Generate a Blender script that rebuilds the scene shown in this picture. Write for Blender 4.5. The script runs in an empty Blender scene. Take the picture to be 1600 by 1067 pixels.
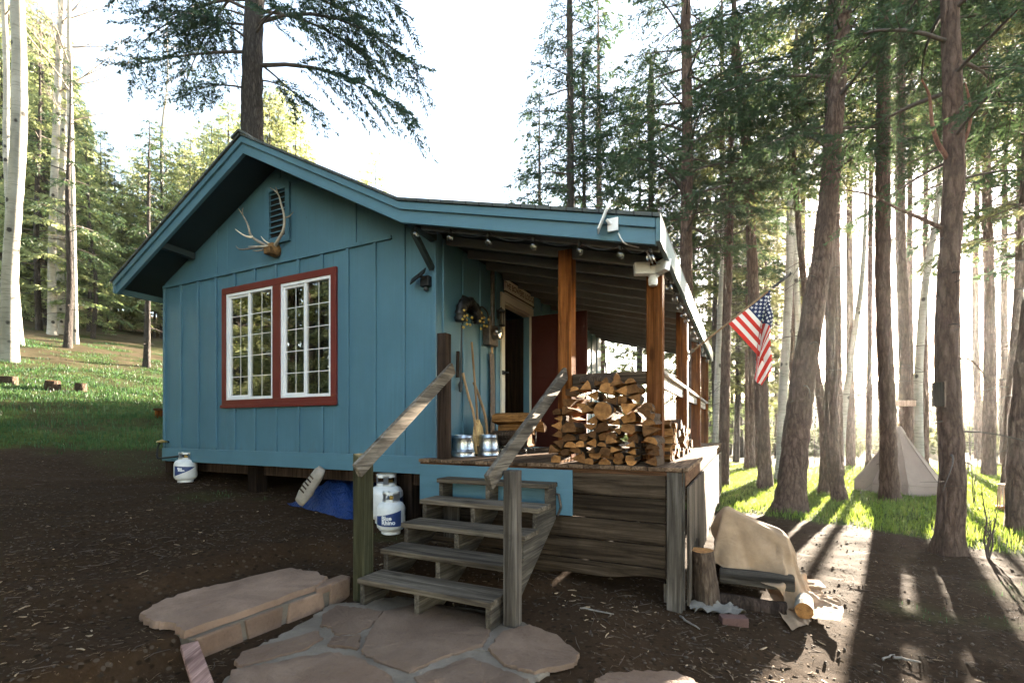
import bpy, math, random
import numpy as np
from mathutils import Vector, Matrix

scene = bpy.context.scene
COL = scene.collection
rng = random.Random(7)
F, CU, HV, EYE = 742.0, 800.0, 668.0, 1.4      # focal length in photo pixels, principal column, horizon row, eye height


def W(u, v, Y):
    """the point of the place seen at photo pixel (u, v) at depth Y"""
    return Vector(((u - CU) / F * Y, Y, EYE + (HV - v) / F * Y))


# ------------------------------------------------------------------ house frame: x along the front wall, y into the house
HC = Vector((-0.82, 5.2, 0.0))
HR = Vector((0.900, -0.436, 0.0))
HT = Vector((0.436, 0.900, 0.0))
HANG = math.atan2(-0.436, 0.900)


def H(r, t, z):
    p = HC + HR * r + HT * t
    return Vector((p.x, p.y, z))


# ------------------------------------------------------------------ value noise and terrain
def _hash(ix, iy):
    h = (ix.astype(np.int64) * 374761393 + iy.astype(np.int64) * 668265263) & 0x7fffffff
    h = ((h ^ (h >> 13)) * 1274126177) & 0x7fffffff
    return ((h ^ (h >> 16)) & 0xffff) / 65535.0


def vnoise(x, y):
    x = np.asarray(x, float); y = np.asarray(y, float)
    ix = np.floor(x); iy = np.floor(y)
    fx = x - ix; fy = y - iy
    fx = fx * fx * (3 - 2 * fx); fy = fy * fy * (3 - 2 * fy)
    a = _hash(ix, iy); b = _hash(ix + 1, iy); c = _hash(ix, iy + 1); d = _hash(ix + 1, iy + 1)
    return (a * (1 - fx) + b * fx) * (1 - fy) + (c * (1 - fx) + d * fx) * fy


def fbm(x, y, o=4):
    s = 0; a = .5; f = 1.0
    for k in range(o):
        s = s + a * vnoise(np.asarray(x) * f + 17.3 * k, np.asarray(y) * f + 9.1 * k); a *= .5; f *= 2.03
    return s / (1 - .5 ** o)


def sstep(a, b, x):
    t = np.clip((np.asarray(x, float) - a) / (b - a), 0, 1)
    return t * t * (3 - 2 * t)


FS = np.array([-60, -30, -3, 0, 1.3, 2.1, 3.4, 4.4, 6.2, 8.45, 11, 16.5, 30, 60, 90, 400.])
FZ = np.array([-.4, -.3, -.25, -.15, -.08, 0, .16, .26, .42, .62, 1.1, 2.42, 5.8, 13, 17, 18.])


def gz(x, y, bump=True):
    x = np.asarray(x, float); y = np.asarray(y, float)
    s = -.77 * x + .63 * y
    f = np.interp(s, FS, FZ)
    # the paved hollow in front of the low stone wall
    d = (x + 1.92) * -.882 + (y - 2.91) * .47
    m = (1 - sstep(.03, .10, d)) * (1 - sstep(3.85, 4.2, y)) * sstep(-3.2, -2.6, x) * (1 - sstep(.55, 1.1, x))
    f = f * (1 - m) + -.012 * m
    al = (x + 1.92) * .47 + (y - 2.91) * .882
    ms = sstep(.03, .10, d) * (1 - sstep(.75, 1.1, d)) * sstep(-.5, -.2, al) * (1 - sstep(1.35, 1.7, al))
    f = f * (1 - ms) + np.minimum(f, .125) * ms
    zr = -.15 - .03 * np.clip(x, 0, 2) - .02 * np.clip(y - 6, 0, 5)
    w = np.maximum(1 - sstep(0, 3, x), m)
    z = w * f + (1 - w) * zr
    dist = np.hypot(x, y)
    z = z - .35 * sstep(14, 45, y) * (1 - w) + 10 * sstep(50, 150, y) * (1 - w)
    if bump:
        near = (1 - m * .85) * (1 - ms * .8)
        z = z + near * ((fbm(x * 1.3, y * 1.3, 3) - .5) * .09 + (fbm(x * 7, y * 7, 2) - .5) * .03 * (1 - sstep(10, 20, dist)))
    return z


def gzf(x, y):
    return float(gz(np.array([x]), np.array([y]))[0])


def grass_mask(x, y, tufts=True):
    x = np.asarray(x, float); y = np.asarray(y, float)
    s = -.77 * x + .63 * y
    n = fbm(x * .9 + 3, y * .9, 3) - .5
    n2 = fbm(x * .25, y * .25, 2) - .5
    # left lawn
    a = sstep(9.9, 10.9, s + n * 2.4) * (1 - sstep(18.5, 22, s + n * 4 + n2 * 6)) * (1 - sstep(-4.5, -3.2, x))
    a = np.maximum(a, .9 * sstep(.02, .2, n) * sstep(18, 20, s) * (1 - sstep(40, 60, s)) * (1 - sstep(-4.5, -3.2, x)))
    a = a * (.45 + .55 * sstep(.34, .5, fbm(x * 1.7 + 11, y * 1.7, 3)))
    # right lawn
    yb = np.interp(x, [3.2, 4.6, 5.4, 6.0, 6.4, 7.2, 9], [10.6, 9.3, 8.3, 7.1, 6.0, 4.9, 3.2])
    b = sstep(-.5, .6, y - yb + n * 1.6) * sstep(2.6, 3.2, x) * (1 - sstep(18, 26, y + n * 8))
    # tufts
    c = 0
    for (tx, ty, tr) in (() if not tufts else ((-5.75, 7.3, .55), (-6.3, 7.9, .8), (-4.0, 6.35, .55), (-3.3, 6.25, .25), (3.6, 4.2, .3), (4.1, 3.9, .25), (5.0, 4.6, .5), (-1.3, 5.0, .25), (4.6, 3.3, .35))):
        c = np.maximum(c, .8 * (1 - sstep(tr * .4, tr, np.hypot(x - tx, y - ty) + n * .5)))
    return np.clip(np.maximum(np.maximum(a, b), c), 0, 1)


# ------------------------------------------------------------------ mesh builder
class MB:
    def __init__(self):
        self.v = []; self.f = []; self.m = []; self.r = []

    def add(self, vs, fs, m=0, rnd=None):
        o = len(self.v); rv = rng.random() if rnd is None else rnd
        self.v.extend([tuple(p) for p in vs])
        for i, f in enumerate(fs):
            self.f.append(tuple(o + k for k in f)); self.m.append(m[i] if isinstance(m, (list, tuple)) else m); self.r.append(rv)
        return self

    def box(self, x0, x1, y0, y1, z0, z1, m=0, mat=None, rnd=None):
        vs = [Vector(p) for p in ((x0, y0, z0), (x1, y0, z0), (x1, y1, z0), (x0, y1, z0), (x0, y0, z1), (x1, y0, z1), (x1, y1, z1), (x0, y1, z1))]
        if mat is not None: vs = [mat @ p for p in vs]
        return self.add(vs, [(0, 3, 2, 1), (4, 5, 6, 7), (0, 1, 5, 4), (1, 2, 6, 5), (2, 3, 7, 6), (3, 0, 4, 7)], m, rnd)

    def beam(self, p0, p1, w, h, up=(0, 0, 1), m=0, rnd=None):
        """a bar from p0 to p1, w wide across, h high along up"""
        p0 = Vector(p0); p1 = Vector(p1); d = (p1 - p0).normalized(); up = Vector(up)
        s = d.cross(up).normalized(); u = s.cross(d)
        vs = []
        for p in (p0, p1):
            for a, b in ((-1, -1), (1, -1), (1, 1), (-1, 1)): vs.append(p + s * (a * w / 2) + u * (b * h / 2))
        return self.add(vs, [(0, 1, 2, 3), (7, 6, 5, 4), (0, 4, 5, 1), (1, 5, 6, 2), (2, 6, 7, 3), (3, 7, 4, 0)], m, rnd)

    def prism(self, poly, a0, a1, axis='y', m=0, rnd=None):
        """polygon in the two other axes, extruded from a0 to a1 along axis"""
        n = len(poly)
        def pt(p, a): return {'y': (p[0], a, p[1]), 'z': (p[0], p[1], a), 'x': (a, p[0], p[1])}[axis]
        vs = [pt(p, a0) for p in poly] + [pt(p, a1) for p in poly]
        area = sum(poly[i][0] * poly[(i + 1) % n][1] - poly[(i + 1) % n][0] * poly[i][1] for i in range(n))
        fs = [tuple(range(n)), tuple(range(2 * n - 1, n - 1, -1))] + [(i, i + n, (i + 1) % n + n, (i + 1) % n) for i in range(n)]
        flip = (area > 0) == (axis != 'y')
        if flip: fs = [tuple(reversed(f)) for f in fs]
        return self.add(vs, fs, m, rnd)

    def tube(self, pts, radii, n=8, m=0, cap=True, rnd=None, jit=0):
        pts = [Vector(p) for p in pts]
        if not isinstance(radii, (list, tuple)): radii = [radii] * len(pts)
        vs = []; ref = None
        for i, p in enumerate(pts):
            d = (pts[min(i + 1, len(pts) - 1)] - pts[max(i - 1, 0)])
            d = d.normalized() if d.length > 1e-9 else Vector((0, 0, 1))
            if ref is None:
                ref = Vector((1, 0, 0)) if abs(d.x) < .8 else Vector((0, 1, 0))
            a = (ref - d * ref.dot(d)).normalized(); ref = a; b = d.cross(a)
            for k in range(n):
                t = 2 * math.pi * k / n; rr = radii[i] * (1 + (rng.uniform(-jit, jit) if jit else 0))
                vs.append(p + a * (rr * math.cos(t)) + b * (rr * math.sin(t)))
        fs = []
        for i in range(len(pts) - 1):
            for k in range(n):
                fs.append((i * n + k, i * n + (k + 1) % n, (i + 1) * n + (k + 1) % n, (i + 1) * n + k))
        if cap:
            fs.append(tuple(range(n - 1, -1, -1))); fs.append(tuple((len(pts) - 1) * n + k for k in range(n)))
        return self.add(vs, fs, m, rnd)

    def lathe(self, prof, n=24, c=(0, 0, 0), m=0, rnd=None, capb=True, capt=True, mat=None):
        c = Vector(c); vs = []
        for (r, z) in prof:
            for k in range(n):
                t = 2 * math.pi * k / n; p = Vector((r * math.cos(t), r * math.sin(t), z))
                vs.append(c + (mat @ p if mat is not None else p))
        fs = [(i * n + k, i * n + (k + 1) % n, (i + 1) * n + (k + 1) % n, (i + 1) * n + k) for i in range(len(prof) - 1) for k in range(n)]
        if capb: fs.append(tuple(range(n - 1, -1, -1)))
        if capt: fs.append(tuple((len(prof) - 1) * n + k for k in range(n)))
        return self.add(vs, fs, m, rnd)

    def grid(self, P, m=0, rnd=None):
        """P[i][j] points"""
        a = len(P); b = len(P[0])
        vs = [p for row in P for p in row]
        return self.add(vs, [(i * b + j, (i + 1) * b + j, (i + 1) * b + j + 1, i * b + j + 1) for i in range(a - 1) for j in range(b - 1)], m, rnd)

    def mesh(self, name, mats):
        me = bpy.data.meshes.new(name)
        me.from_pydata(self.v, [], self.f)
        for k in (mats if isinstance(mats, (list, tuple)) else [mats]): me.materials.append(k)
        me.polygons.foreach_set('material_index', self.m)
        at = me.attributes.new('rnd', 'FLOAT', 'FACE'); at.data.foreach_set('value', self.r)
        me.update()
        return me

    def build(self, name, mats, parent=None, smooth=False, bevel=0, seg=2, loc=None):
        me = self.mesh(name, mats)
        if smooth: me.polygons.foreach_set('use_smooth', [True] * len(me.polygons))
        o = link(name, me, parent)
        if loc is not None: o.location = loc
        if bevel:
            b = o.modifiers.new('bevel', 'BEVEL'); b.width = bevel; b.segments = seg; b.limit_method = 'ANGLE'; b.angle_limit = .6
        if smooth == 'auto':
            smooth_by_angle(me)
        return o


def smooth_by_angle(me, ang=.7):
    me.polygons.foreach_set('use_smooth', [True] * len(me.polygons))
    import bmesh
    bm = bmesh.new(); bm.from_mesh(me)
    for e in bm.edges:
        if len(e.link_faces) == 2 and e.calc_face_angle(0) > ang: e.smooth = False
    bm.to_mesh(me); bm.free()


def link(name, data, parent=None):
    o = bpy.data.objects.new(name, data); COL.objects.link(o)
    if parent is not None: o.parent = parent
    return o


def tag(o, label=None, cat=None, group=None, kind=None):
    if label: o['label'] = label
    if cat: o['category'] = cat
    if group: o['group'] = group
    if kind: o['kind'] = kind
    return o


def empty(name, loc=(0, 0, 0), rz=0, label=None, cat=None, group=None):
    o = bpy.data.objects.new(name, None); COL.objects.link(o)
    o.location = loc; o.rotation_euler = (0, 0, rz); o.empty_display_size = .2
    return tag(o, label, cat, group)


def copy_thing(o, label=None, group=None, parent=None):
    c = o.copy(); COL.objects.link(c)
    if parent is not None: c.parent = parent
    if label: c['label'] = label
    if group: c['group'] = group
    for ch in [q for q in bpy.data.objects if q.parent == o]:
        copy_thing(ch, parent=c)
    return c


def np_mesh(name, verts, faces, mats, midx=None, rnd=None, smooth=False):
    """verts (n,3); faces (m,k) array, or a list of arrays with different k"""
    if not isinstance(faces, list): faces = [faces]
    me = bpy.data.meshes.new(name)
    nf = sum(len(f) for f in faces); nl = sum(f.size for f in faces)
    me.vertices.add(len(verts)); me.vertices.foreach_set('co', np.ascontiguousarray(verts, np.float32).ravel())
    me.loops.add(nl); me.loops.foreach_set('vertex_index', np.concatenate([f.ravel() for f in faces]).astype(np.int32))
    me.polygons.add(nf)
    tot = np.concatenate([np.full(len(f), f.shape[1]) for f in faces]); st = np.concatenate([[0], np.cumsum(tot)[:-1]])
    me.polygons.foreach_set('loop_start', st.astype(np.int32))
    for k in (mats if isinstance(mats, (list, tuple)) else [mats]): me.materials.append(k)
    if midx is not None: me.polygons.foreach_set('material_index', np.asarray(midx, np.int32))
    if smooth is not False:
        me.polygons.foreach_set('use_smooth', np.asarray(smooth if not isinstance(smooth, bool) else np.ones(nf), bool))
    if rnd is not None:
        at = me.attributes.new('rnd', 'FLOAT', 'FACE'); at.data.foreach_set('value', np.asarray(rnd, np.float32))
    me.update(calc_edges=True); me.validate()
    return me
# ------------------------------------------------------------------ materials
class NT:
    def __init__(self, name):
        self.mat = bpy.data.materials.new(name); self.mat.use_nodes = True
        self.t = self.mat.node_tree; self.n = self.t.nodes; self.b = self.n['Principled BSDF']; self.out = self.n['Material Output']

    def node(self, ty, **kw):
        nd = self.n.new(ty)
        for k, v in kw.items():
            if k.startswith('i_'):
                key = k[2:]
                nd.inputs[int(key) if key.isdigit() else key.replace('_', ' ')].default_value = v
            else: setattr(nd, k, v)
        return nd

    def l(self, a, b): self.t.links.new(a, b)

    def coords(self, scale=(1, 1, 1), rnd=True, rot=(0, 0, 0)):
        tc = self.node('ShaderNodeTexCoord'); mp = self.node('ShaderNodeMapping')
        mp.inputs['Scale'].default_value = scale; mp.inputs['Rotation'].default_value = rot
        self.l(tc.outputs['Object'], mp.inputs['Vector'])
        if rnd:
            at = self.rnd(); mu = self.node('ShaderNodeVectorMath', operation='SCALE'); mu.inputs[0].default_value = (31., 17., 23.)
            self.l(at, mu.inputs['Scale']); self.l(mu.outputs[0], mp.inputs['Location'])
        return mp.outputs[0]

    def rnd(self):
        if not hasattr(self, '_r'): self._r = self.node('ShaderNodeAttribute', attribute_name='rnd').outputs['Fac']
        return self._r

    def noise(self, vec, scale=5, detail=4, rough=.55, dist=0):
        nd = self.node('ShaderNodeTexNoise'); nd.inputs['Scale'].default_value = scale; nd.inputs['Detail'].default_value = detail
        nd.inputs['Roughness'].default_value = rough; nd.inputs['Distortion'].default_value = dist
        if vec is not None: self.l(vec, nd.inputs['Vector'])
        return nd.outputs['Fac']

    def ramp(self, fac, stops, interp='LINEAR'):
        nd = self.node('ShaderNodeValToRGB'); cr = nd.color_ramp; cr.interpolation = interp
        while len(cr.elements) < len(stops): cr.elements.new(.5)
        for e, (p, c) in zip(cr.elements, stops):
            e.position = p; e.color = (*c, 1) if len(c) == 3 else c
        self.l(fac, nd.inputs['Fac']); return nd.outputs['Color']

    def mix(self, fac, a, b, mode='MIX'):
        nd = self.node('ShaderNodeMix', data_type='RGBA', blend_type=mode)
        for s, v in ((nd.inputs[0], fac), (nd.inputs[6], a), (nd.inputs[7], b)):
            if isinstance(v, (int, float)): s.default_value = v
            elif isinstance(v, tuple): s.default_value = (*v, 1) if len(v) == 3 else v
            else: self.l(v, s)
        return nd.outputs[2]

    def math(self, op, a, b=0.0, clamp=False):
        nd = self.node('ShaderNodeMath', operation=op, use_clamp=clamp)
        for s, v in ((nd.inputs[0], a), (nd.inputs[1], b)):
            if isinstance(v, (int, float)): s.default_value = v
            else: self.l(v, s)
        return nd.outputs[0]

    def mr(self, v, a, b, c, d):
        nd = self.node('ShaderNodeMapRange'); nd.inputs[1].default_value = a; nd.inputs[2].default_value = b; nd.inputs[3].default_value = c; nd.inputs[4].default_value = d
        self.l(v, nd.inputs[0]); return nd.outputs[0]

    def bump(self, h, strength=.3, dist=.01):
        nd = self.node('ShaderNodeBump'); nd.inputs['Strength'].default_value = strength; nd.inputs['Distance'].default_value = dist
        self.l(h, nd.inputs['Height']); self.l(nd.outputs[0], self.b.inputs['Normal']); return nd.outputs[0]

    def col(self, c):
        if isinstance(c, tuple): self.b.inputs['Base Color'].default_value = (*c, 1)
        else: self.l(c, self.b.inputs['Base Color'])

    def set(self, **kw):
        for k, v in kw.items():
            s = self.b.inputs[k.replace('_', ' ')]
            if isinstance(v, (int, float, tuple)): s.default_value = v
            else: self.l(v, s)
        return self


def m_plain(name, c, rough=.5, metal=0, var=.15, scale=30, bump=.1):
    t = NT(name); n = t.noise(t.coords(), scale, 4)
    t.col(t.mix(t.mr(n, .3, .7, 0, 1), tuple(x * (1 - var) for x in c), tuple(min(1, x * (1 + var)) for x in c)))
    t.set(Roughness=rough, Metallic=metal)
    if bump: t.bump(n, bump, .003)
    return t.mat


def m_wood(name, dark, light, axis, grain=1.0, rough=.75, knots=True, bump=.5, var=.45):
    """weathered or fresh boards, the grain along axis"""
    t = NT(name); sc = [14 * grain] * 3; sc['xyz'.index(axis)] = .9 * grain
    co = t.coords(tuple(sc)); n1 = t.noise(co, 1.6, 6, .62, .7)
    sc2 = [90 * grain] * 3; sc2['xyz'.index(axis)] = 2.2 * grain
    n2 = t.noise(t.coords(tuple(sc2)), 1.0, 4, .6)
    c = t.ramp(n1, [(.32, tuple(x * .8 for x in dark)), (.5, tuple((a + b) / 2 for a, b in zip(dark, light))), (.68, tuple(x * 1.15 for x in light))])
    c = t.mix(t.mr(n2, .35, .62, .55, 0), c, tuple(x * .45 for x in dark))
    n3 = t.noise(t.coords((1, 1, 1)), 2.2, 3)
    c = t.mix(.55, c, t.ramp(n3, [(.3, (.55, .55, .55)), (.7, (1.2, 1.17, 1.12))]), 'MULTIPLY')
    c = t.mix(1.0, c, t.ramp(t.rnd(), [(0, (1 - var,) * 3), (1, (1 + var,) * 3)]), 'MULTIPLY')
    sc3 = [55 * grain] * 3; sc3['xyz'.index(axis)] = .55 * grain; n4 = t.noise(t.coords(tuple(sc3)), 1.0, 3, .6, .3)
    c = t.mix(t.mr(n4, .64, .70, 0, .85), c, tuple(x * .22 for x in dark))
    bl_ = t.noise(t.coords((1, 1, 1)), 6.5, 4, .7); c = t.mix(t.mr(bl_, .55, .75, 0, .45), c, tuple(x * .6 for x in dark))
    if knots:
        sk = [5.] * 3; sk['xyz'.index(axis)] = 1.6
        vo = t.node('ShaderNodeTexVoronoi'); vo.inputs['Scale'].default_value = 1.0; t.l(t.coords(tuple(sk)), vo.inputs['Vector'])
        c = t.mix(t.mr(vo.outputs['Distance'], .06, .16, .8, 0), c, tuple(x * .35 for x in dark))
    t.col(c); t.set(Roughness=min(1, rough + .12), Specular_IOR_Level=.06)
    t.bump(t.math('ADD', n1, t.math('MULTIPLY', n2, .8)), bump, .006)
    return t.mat


def m_paint(name, c, axis='z', rough=.5, wear=.4, grainy=.16, splash=False, spec=.35):
    """outdoor paint over wood: faint grain, chalking, scuffs"""
    t = NT(name); sc = [40.] * 3; sc['xyz'.index(axis)] = 1.6
    g = t.noise(t.coords(tuple(sc), rnd=False), 1.0, 5, .6)
    big = t.noise(t.coords((1, 1, 1), rnd=False), 1.1, 5, .6)
    fine = t.noise(t.coords((1, 1, 1), rnd=False), 55, 3)
    cc = t.mix(t.mr(big, .3, .7, 0, 1), tuple(x * .86 for x in c), tuple(min(1, x * 1.12 + .004) for x in c))
    cc = t.mix(t.mr(g, .35, .7, wear, 0), cc, tuple(x * .74 for x in c))
    cc = t.mix(t.mr(fine, .66, .74, 0, .3), cc, tuple(x * .55 for x in c))
    if splash:
        geo = t.node('ShaderNodeTexCoord'); sx = t.node('ShaderNodeSeparateXYZ'); t.l(geo.outputs['Object'], sx.inputs[0])
        sp = t.noise(t.coords((3, 3, 1.2), rnd=False), 2.2, 6, .7); hgt = t.math('ADD', t.mr(sx.outputs['Z'], .88, 1.5, .62, 0), t.math('MULTIPLY', t.math('SUBTRACT', sp, .5), 1.1))
        cc = t.mix(t.mr(hgt, .35, .75, 0, .5), cc, (.075, .075, .062))
        dr = t.noise(t.coords((16, 16, .35), rnd=False), 1.0, 4, .6); cc = t.mix(t.mr(dr, .60, .72, 0, .35), cc, tuple(x * .62 for x in c))
        pn = t.node('ShaderNodeTexVoronoi'); pn.inputs['Scale'].default_value = 4.5; t.l(t.coords((1, 1, .6), rnd=False), pn.inputs['Vector']); cc = t.mix(t.mr(pn.outputs['Distance'], .018, .03, .7, 0), cc, tuple(x * .35 for x in c))
    t.col(cc); t.set(Roughness=t.mr(g, .3, .7, rough - .08, rough + .12), Specular_IOR_Level=spec)
    t.bump(t.math('ADD', g, t.math('MULTIPLY', fine, .4)), grainy, .006)
    return t.mat


def m_leaf(name, c, trans, tw=.45, var=.5, dry=None):
    t = NT(name); t.n.remove(t.b)
    oi = t.node('ShaderNodeObjectInfo'); r = t.rnd()
    k = t.math('ADD', t.math('MULTIPLY', r, .7), t.math('MULTIPLY', oi.outputs['Random'], .3))
    ca = t.ramp(k, [(0, tuple(x * (1 - var) for x in c)), (1, tuple(x * (1 + var) for x in c))])
    cb = t.ramp(k, [(0, tuple(x * (1 - var * .6) for x in trans)), (1, tuple(x * (1 + var * .6) for x in trans))])
    if dry:
        f_ = t.mr(r, .76, .90, 0, 1); ca = t.mix(f_, ca, dry); cb = t.mix(f_, cb, tuple(x * .9 for x in dry))
    d = t.node('ShaderNodeBsdfDiffuse'); tr = t.node('ShaderNodeBsdfTranslucent'); g = t.node('ShaderNodeBsdfGlossy'); g.inputs['Roughness'].default_value = .45
    t.l(ca, d.inputs['Color']); t.l(cb, tr.inputs['Color'])
    m = t.node('ShaderNodeMixShader'); m.inputs[0].default_value = tw; t.l(d.outputs[0], m.inputs[1]); t.l(tr.outputs[0], m.inputs[2])
    m2 = t.node('ShaderNodeMixShader'); m2.inputs[0].default_value = .025; t.l(m.outputs[0], m2.inputs[1]); t.l(g.outputs[0], m2.inputs[2])
    t.l(m2.outputs[0], t.out.inputs['Surface'])
    return t.mat


def m_bark(name, dark, mid, light, scale=1.0, bump=.9):
    t = NT(name); co = t.coords((10 * scale, 10 * scale, 2.2 * scale))
    n0 = t.noise(co, 1.2, 3)
    ad = t.node('ShaderNodeVectorMath', operation='ADD'); mx = t.node('ShaderNodeVectorMath', operation='SCALE'); mx.inputs['Scale'].default_value = 1.1
    nv = t.node('ShaderNodeTexNoise'); nv.inputs['Scale'].default_value = 1.5; t.l(co, nv.inputs['Vector'])
    t.l(nv.outputs['Color'], mx.inputs[0]); t.l(co, ad.inputs[0]); t.l(mx.outputs[0], ad.inputs[1])
    vo = t.node('ShaderNodeTexVoronoi', feature='DISTANCE_TO_EDGE'); vo.inputs['Scale'].default_value = 1.3; t.l(ad.outputs[0], vo.inputs['Vector'])
    fn = t.noise(t.coords((60, 60, 25)), 1.0, 4, .65)
    e = t.mr(vo.outputs['Distance'], 0, .3, 0, 1)
    st = t.noise(t.coords((22 * scale, 22 * scale, 4.5 * scale)), 1.0, 6, .7, .8)
    h = t.math('ADD', t.math('ADD', t.math('MULTIPLY', e, .28), t.math('MULTIPLY', st, .75)), t.math('MULTIPLY', fn, .35))
    c = t.ramp(h, [(.38, dark), (.66, mid), (.95, light)])
    big = t.noise(t.coords((1, 1, .6)), 1.5, 3)
    c = t.mix(t.mr(big, .4, .65, 0, .5), c, tuple((a * .6 + b * .4) for a, b in zip(dark, light)))
    t.col(c); t.set(Roughness=.9, Specular_IOR_Level=.15); t.bump(h, bump, .05)
    return t.mat


def m_aspen(name):
    t = NT(name)
    band = t.noise(t.coords((3, 3, 26)), 1.0, 4, .6); big = t.noise(t.coords((1.4, 1.4, .7)), 1.6, 4); fine = t.noise(t.coords((20, 20, 60)), 1, 3)
    vo = t.node('ShaderNodeTexVoronoi'); vo.inputs['Scale'].default_value = 1.0; t.l(t.coords((2.4, 2.4, 2.1)), vo.inputs['Vector'])
    c = t.mix(t.mr(big, .3, .7, 0, 1), (.21, .20, .17), (.36, .345, .305))
    c = t.mix(t.mr(band, .52, .66, 0, .75), c, (.15, .14, .115))
    eye = t.mr(t.math('ADD', vo.outputs['Distance'], t.math('MULTIPLY', fine, .1)), .17, .24, 1, 0)
    c = t.mix(eye, c, (.03, .028, .025))
    c = t.mix(t.mr(fine, .62, .75, 0, .5), c, (.3, .27, .22))
    t.col(c); t.set(Roughness=.8, Specular_IOR_Level=.2); t.bump(t.math('ADD', band, fine), .25, .01)
    return t.mat


def m_ground():
    t = NT('ground')
    g = t.node('ShaderNodeAttribute', attribute_name='grass').outputs['Fac']
    far = t.node('ShaderNodeAttribute', attribute_name='far').outputs['Fac']
    co = t.coords((1, 1, 1), rnd=False)
    a = t.noise(co, .8, 6, .65); b = t.noise(co, 14, 6, .7); c2 = t.noise(co, 48, 5, .8); sp = t.noise(co, 38, 2, .5, 1.5)
    dirt = t.ramp(b, [(.25, (0.0177, 0.0101, 0.0052)), (.5, (0.0306, 0.0176, 0.0095)), (.75, (0.0493, 0.0293, 0.0164))])
    dirt = t.mix(t.mr(a, .35, .65, 0, .75), dirt, (0.0267, 0.0160, 0.0088))
    pth = t.noise(co, .35, 4, .6, .5); dirt = t.mix(t.mr(pth, .38, .62, 0, .7), dirt, (0.0415, 0.0242, 0.0131))
    ndl = t.noise(co, 5, 5, .7, 2.0); dirt = t.mix(t.mr(ndl, .56, .68, 0, .6), dirt, (0.0257, 0.0118, 0.0047))
    dirt = t.mix(t.mr(c2, .55, .75, 0, .6), dirt, (0.0690, 0.0419, 0.0236))
    dirt = t.mix(t.mr(c2, .40, .28, 0, .5), dirt, (0.0119, 0.0067, 0.0040))
    pv = t.node('ShaderNodeTexVoronoi'); pv.inputs['Scale'].default_value = 26; t.l(co, pv.inputs['Vector']); pvr = t.node('ShaderNodeSeparateColor'); t.l(pv.outputs['Color'], pvr.inputs[0])
    peb = t.math('MULTIPLY', t.mr(pv.outputs['Distance'], .30, .42, 1, 0), t.mr(pvr.outputs[0], .72, .8, 0, 1), True); dirt = t.mix(t.math('MULTIPLY', peb, .7), dirt, (.075, .056, .040))
    peb2 = t.math('MULTIPLY', t.mr(pv.outputs['Distance'], .30, .5, 1, 0), t.mr(pvr.outputs[1], .7, .8, 0, 1), True); dirt = t.mix(t.math('MULTIPLY', peb2, .7), dirt, (.012, .008, .005))
    dirt = t.mix(t.mr(sp, .70, .76, 0, .75), dirt, (0.1479, 0.0921, 0.0526))
    gr = t.ramp(b, [(.3, (.030, .045, .012)), (.7, (.075, .105, .025))])
    field = t.ramp(a, [(.35, (.085, .072, .035)), (.5, (.16, .125, .075)), (.68, (.060, .075, .025))])
    c = t.mix(t.mr(far, 0, 1, 0, 1), dirt, field)
    c = t.mix(t.math('MULTIPLY', g, t.mr(b, .25, .6, .6, 1), True), c, gr)
    t.col(c); t.set(Roughness=1.0, Specular_IOR_Level=0.045)
    h = t.math('ADD', b, t.math('MULTIPLY', c2, .6)); t.bump(h, .4, .018)
    return t.mat


def m_stone(name, a, b):
    t = NT(name); co = t.coords((1, 1, 1)); n = t.noise(co, 3, 6, .65, .6); f = t.noise(co, 45, 5, .7); bg = t.noise(co, 1.1, 3)
    c = t.ramp(n, [(.3, a), (.7, b)])
    c = t.mix(t.mr(bg, .4, .65, 0, .6), c, tuple(x * .72 for x in a))
    c = t.mix(t.mr(f, .55, .75, 0, .5), c, tuple(x * .5 for x in a))
    c = t.mix(1.0, c, t.ramp(t.rnd(), [(0, (.8, .8, .8)), (1, (1.18, 1.15, 1.12))]), 'MULTIPLY')
    t.col(c); t.set(Roughness=.85, Specular_IOR_Level=.25); sc_ = t.noise(co, 9, 5, .7, 1.5); t.bump(t.math('ADD', t.math('ADD', n, t.math('MULTIPLY', f, .7)), t.math('MULTIPLY', sc_, .8)), .85, .016)
    return t.mat


def m_shingle():
    t = NT('roof_shingle'); br = t.node('ShaderNodeTexBrick'); br.inputs['Scale'].default_value = 1; br.inputs['Brick Width'].default_value = .3; br.inputs['Row Height'].default_value = .14
    br.inputs['Mortar Size'].default_value = .006
    tc = t.node('ShaderNodeTexCoord'); mp = t.node('ShaderNodeMapping'); mp.inputs['Rotation'].default_value = (0, 0, math.pi / 2)
    t.l(tc.outputs['Object'], mp.inputs['Vector']); t.l(mp.outputs[0], br.inputs['Vector'])
    br.inputs['Color1'].default_value = (.05, .06, .06, 1); br.inputs['Color2'].default_value = (.085, .095, .09, 1); br.inputs['Mortar'].default_value = (.02, .02, .02, 1)
    n = t.noise(t.coords(rnd=False), 60, 3)
    t.col(t.mix(.4, br.outputs['Color'], t.ramp(n, [(.3, (.5, .5, .5)), (.7, (1.4, 1.4, 1.4))]), 'MULTIPLY')); t.set(Roughness=.85); t.bump(t.math('ADD', br.outputs['Fac'], n), .5, .01)
    return t.mat


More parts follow.
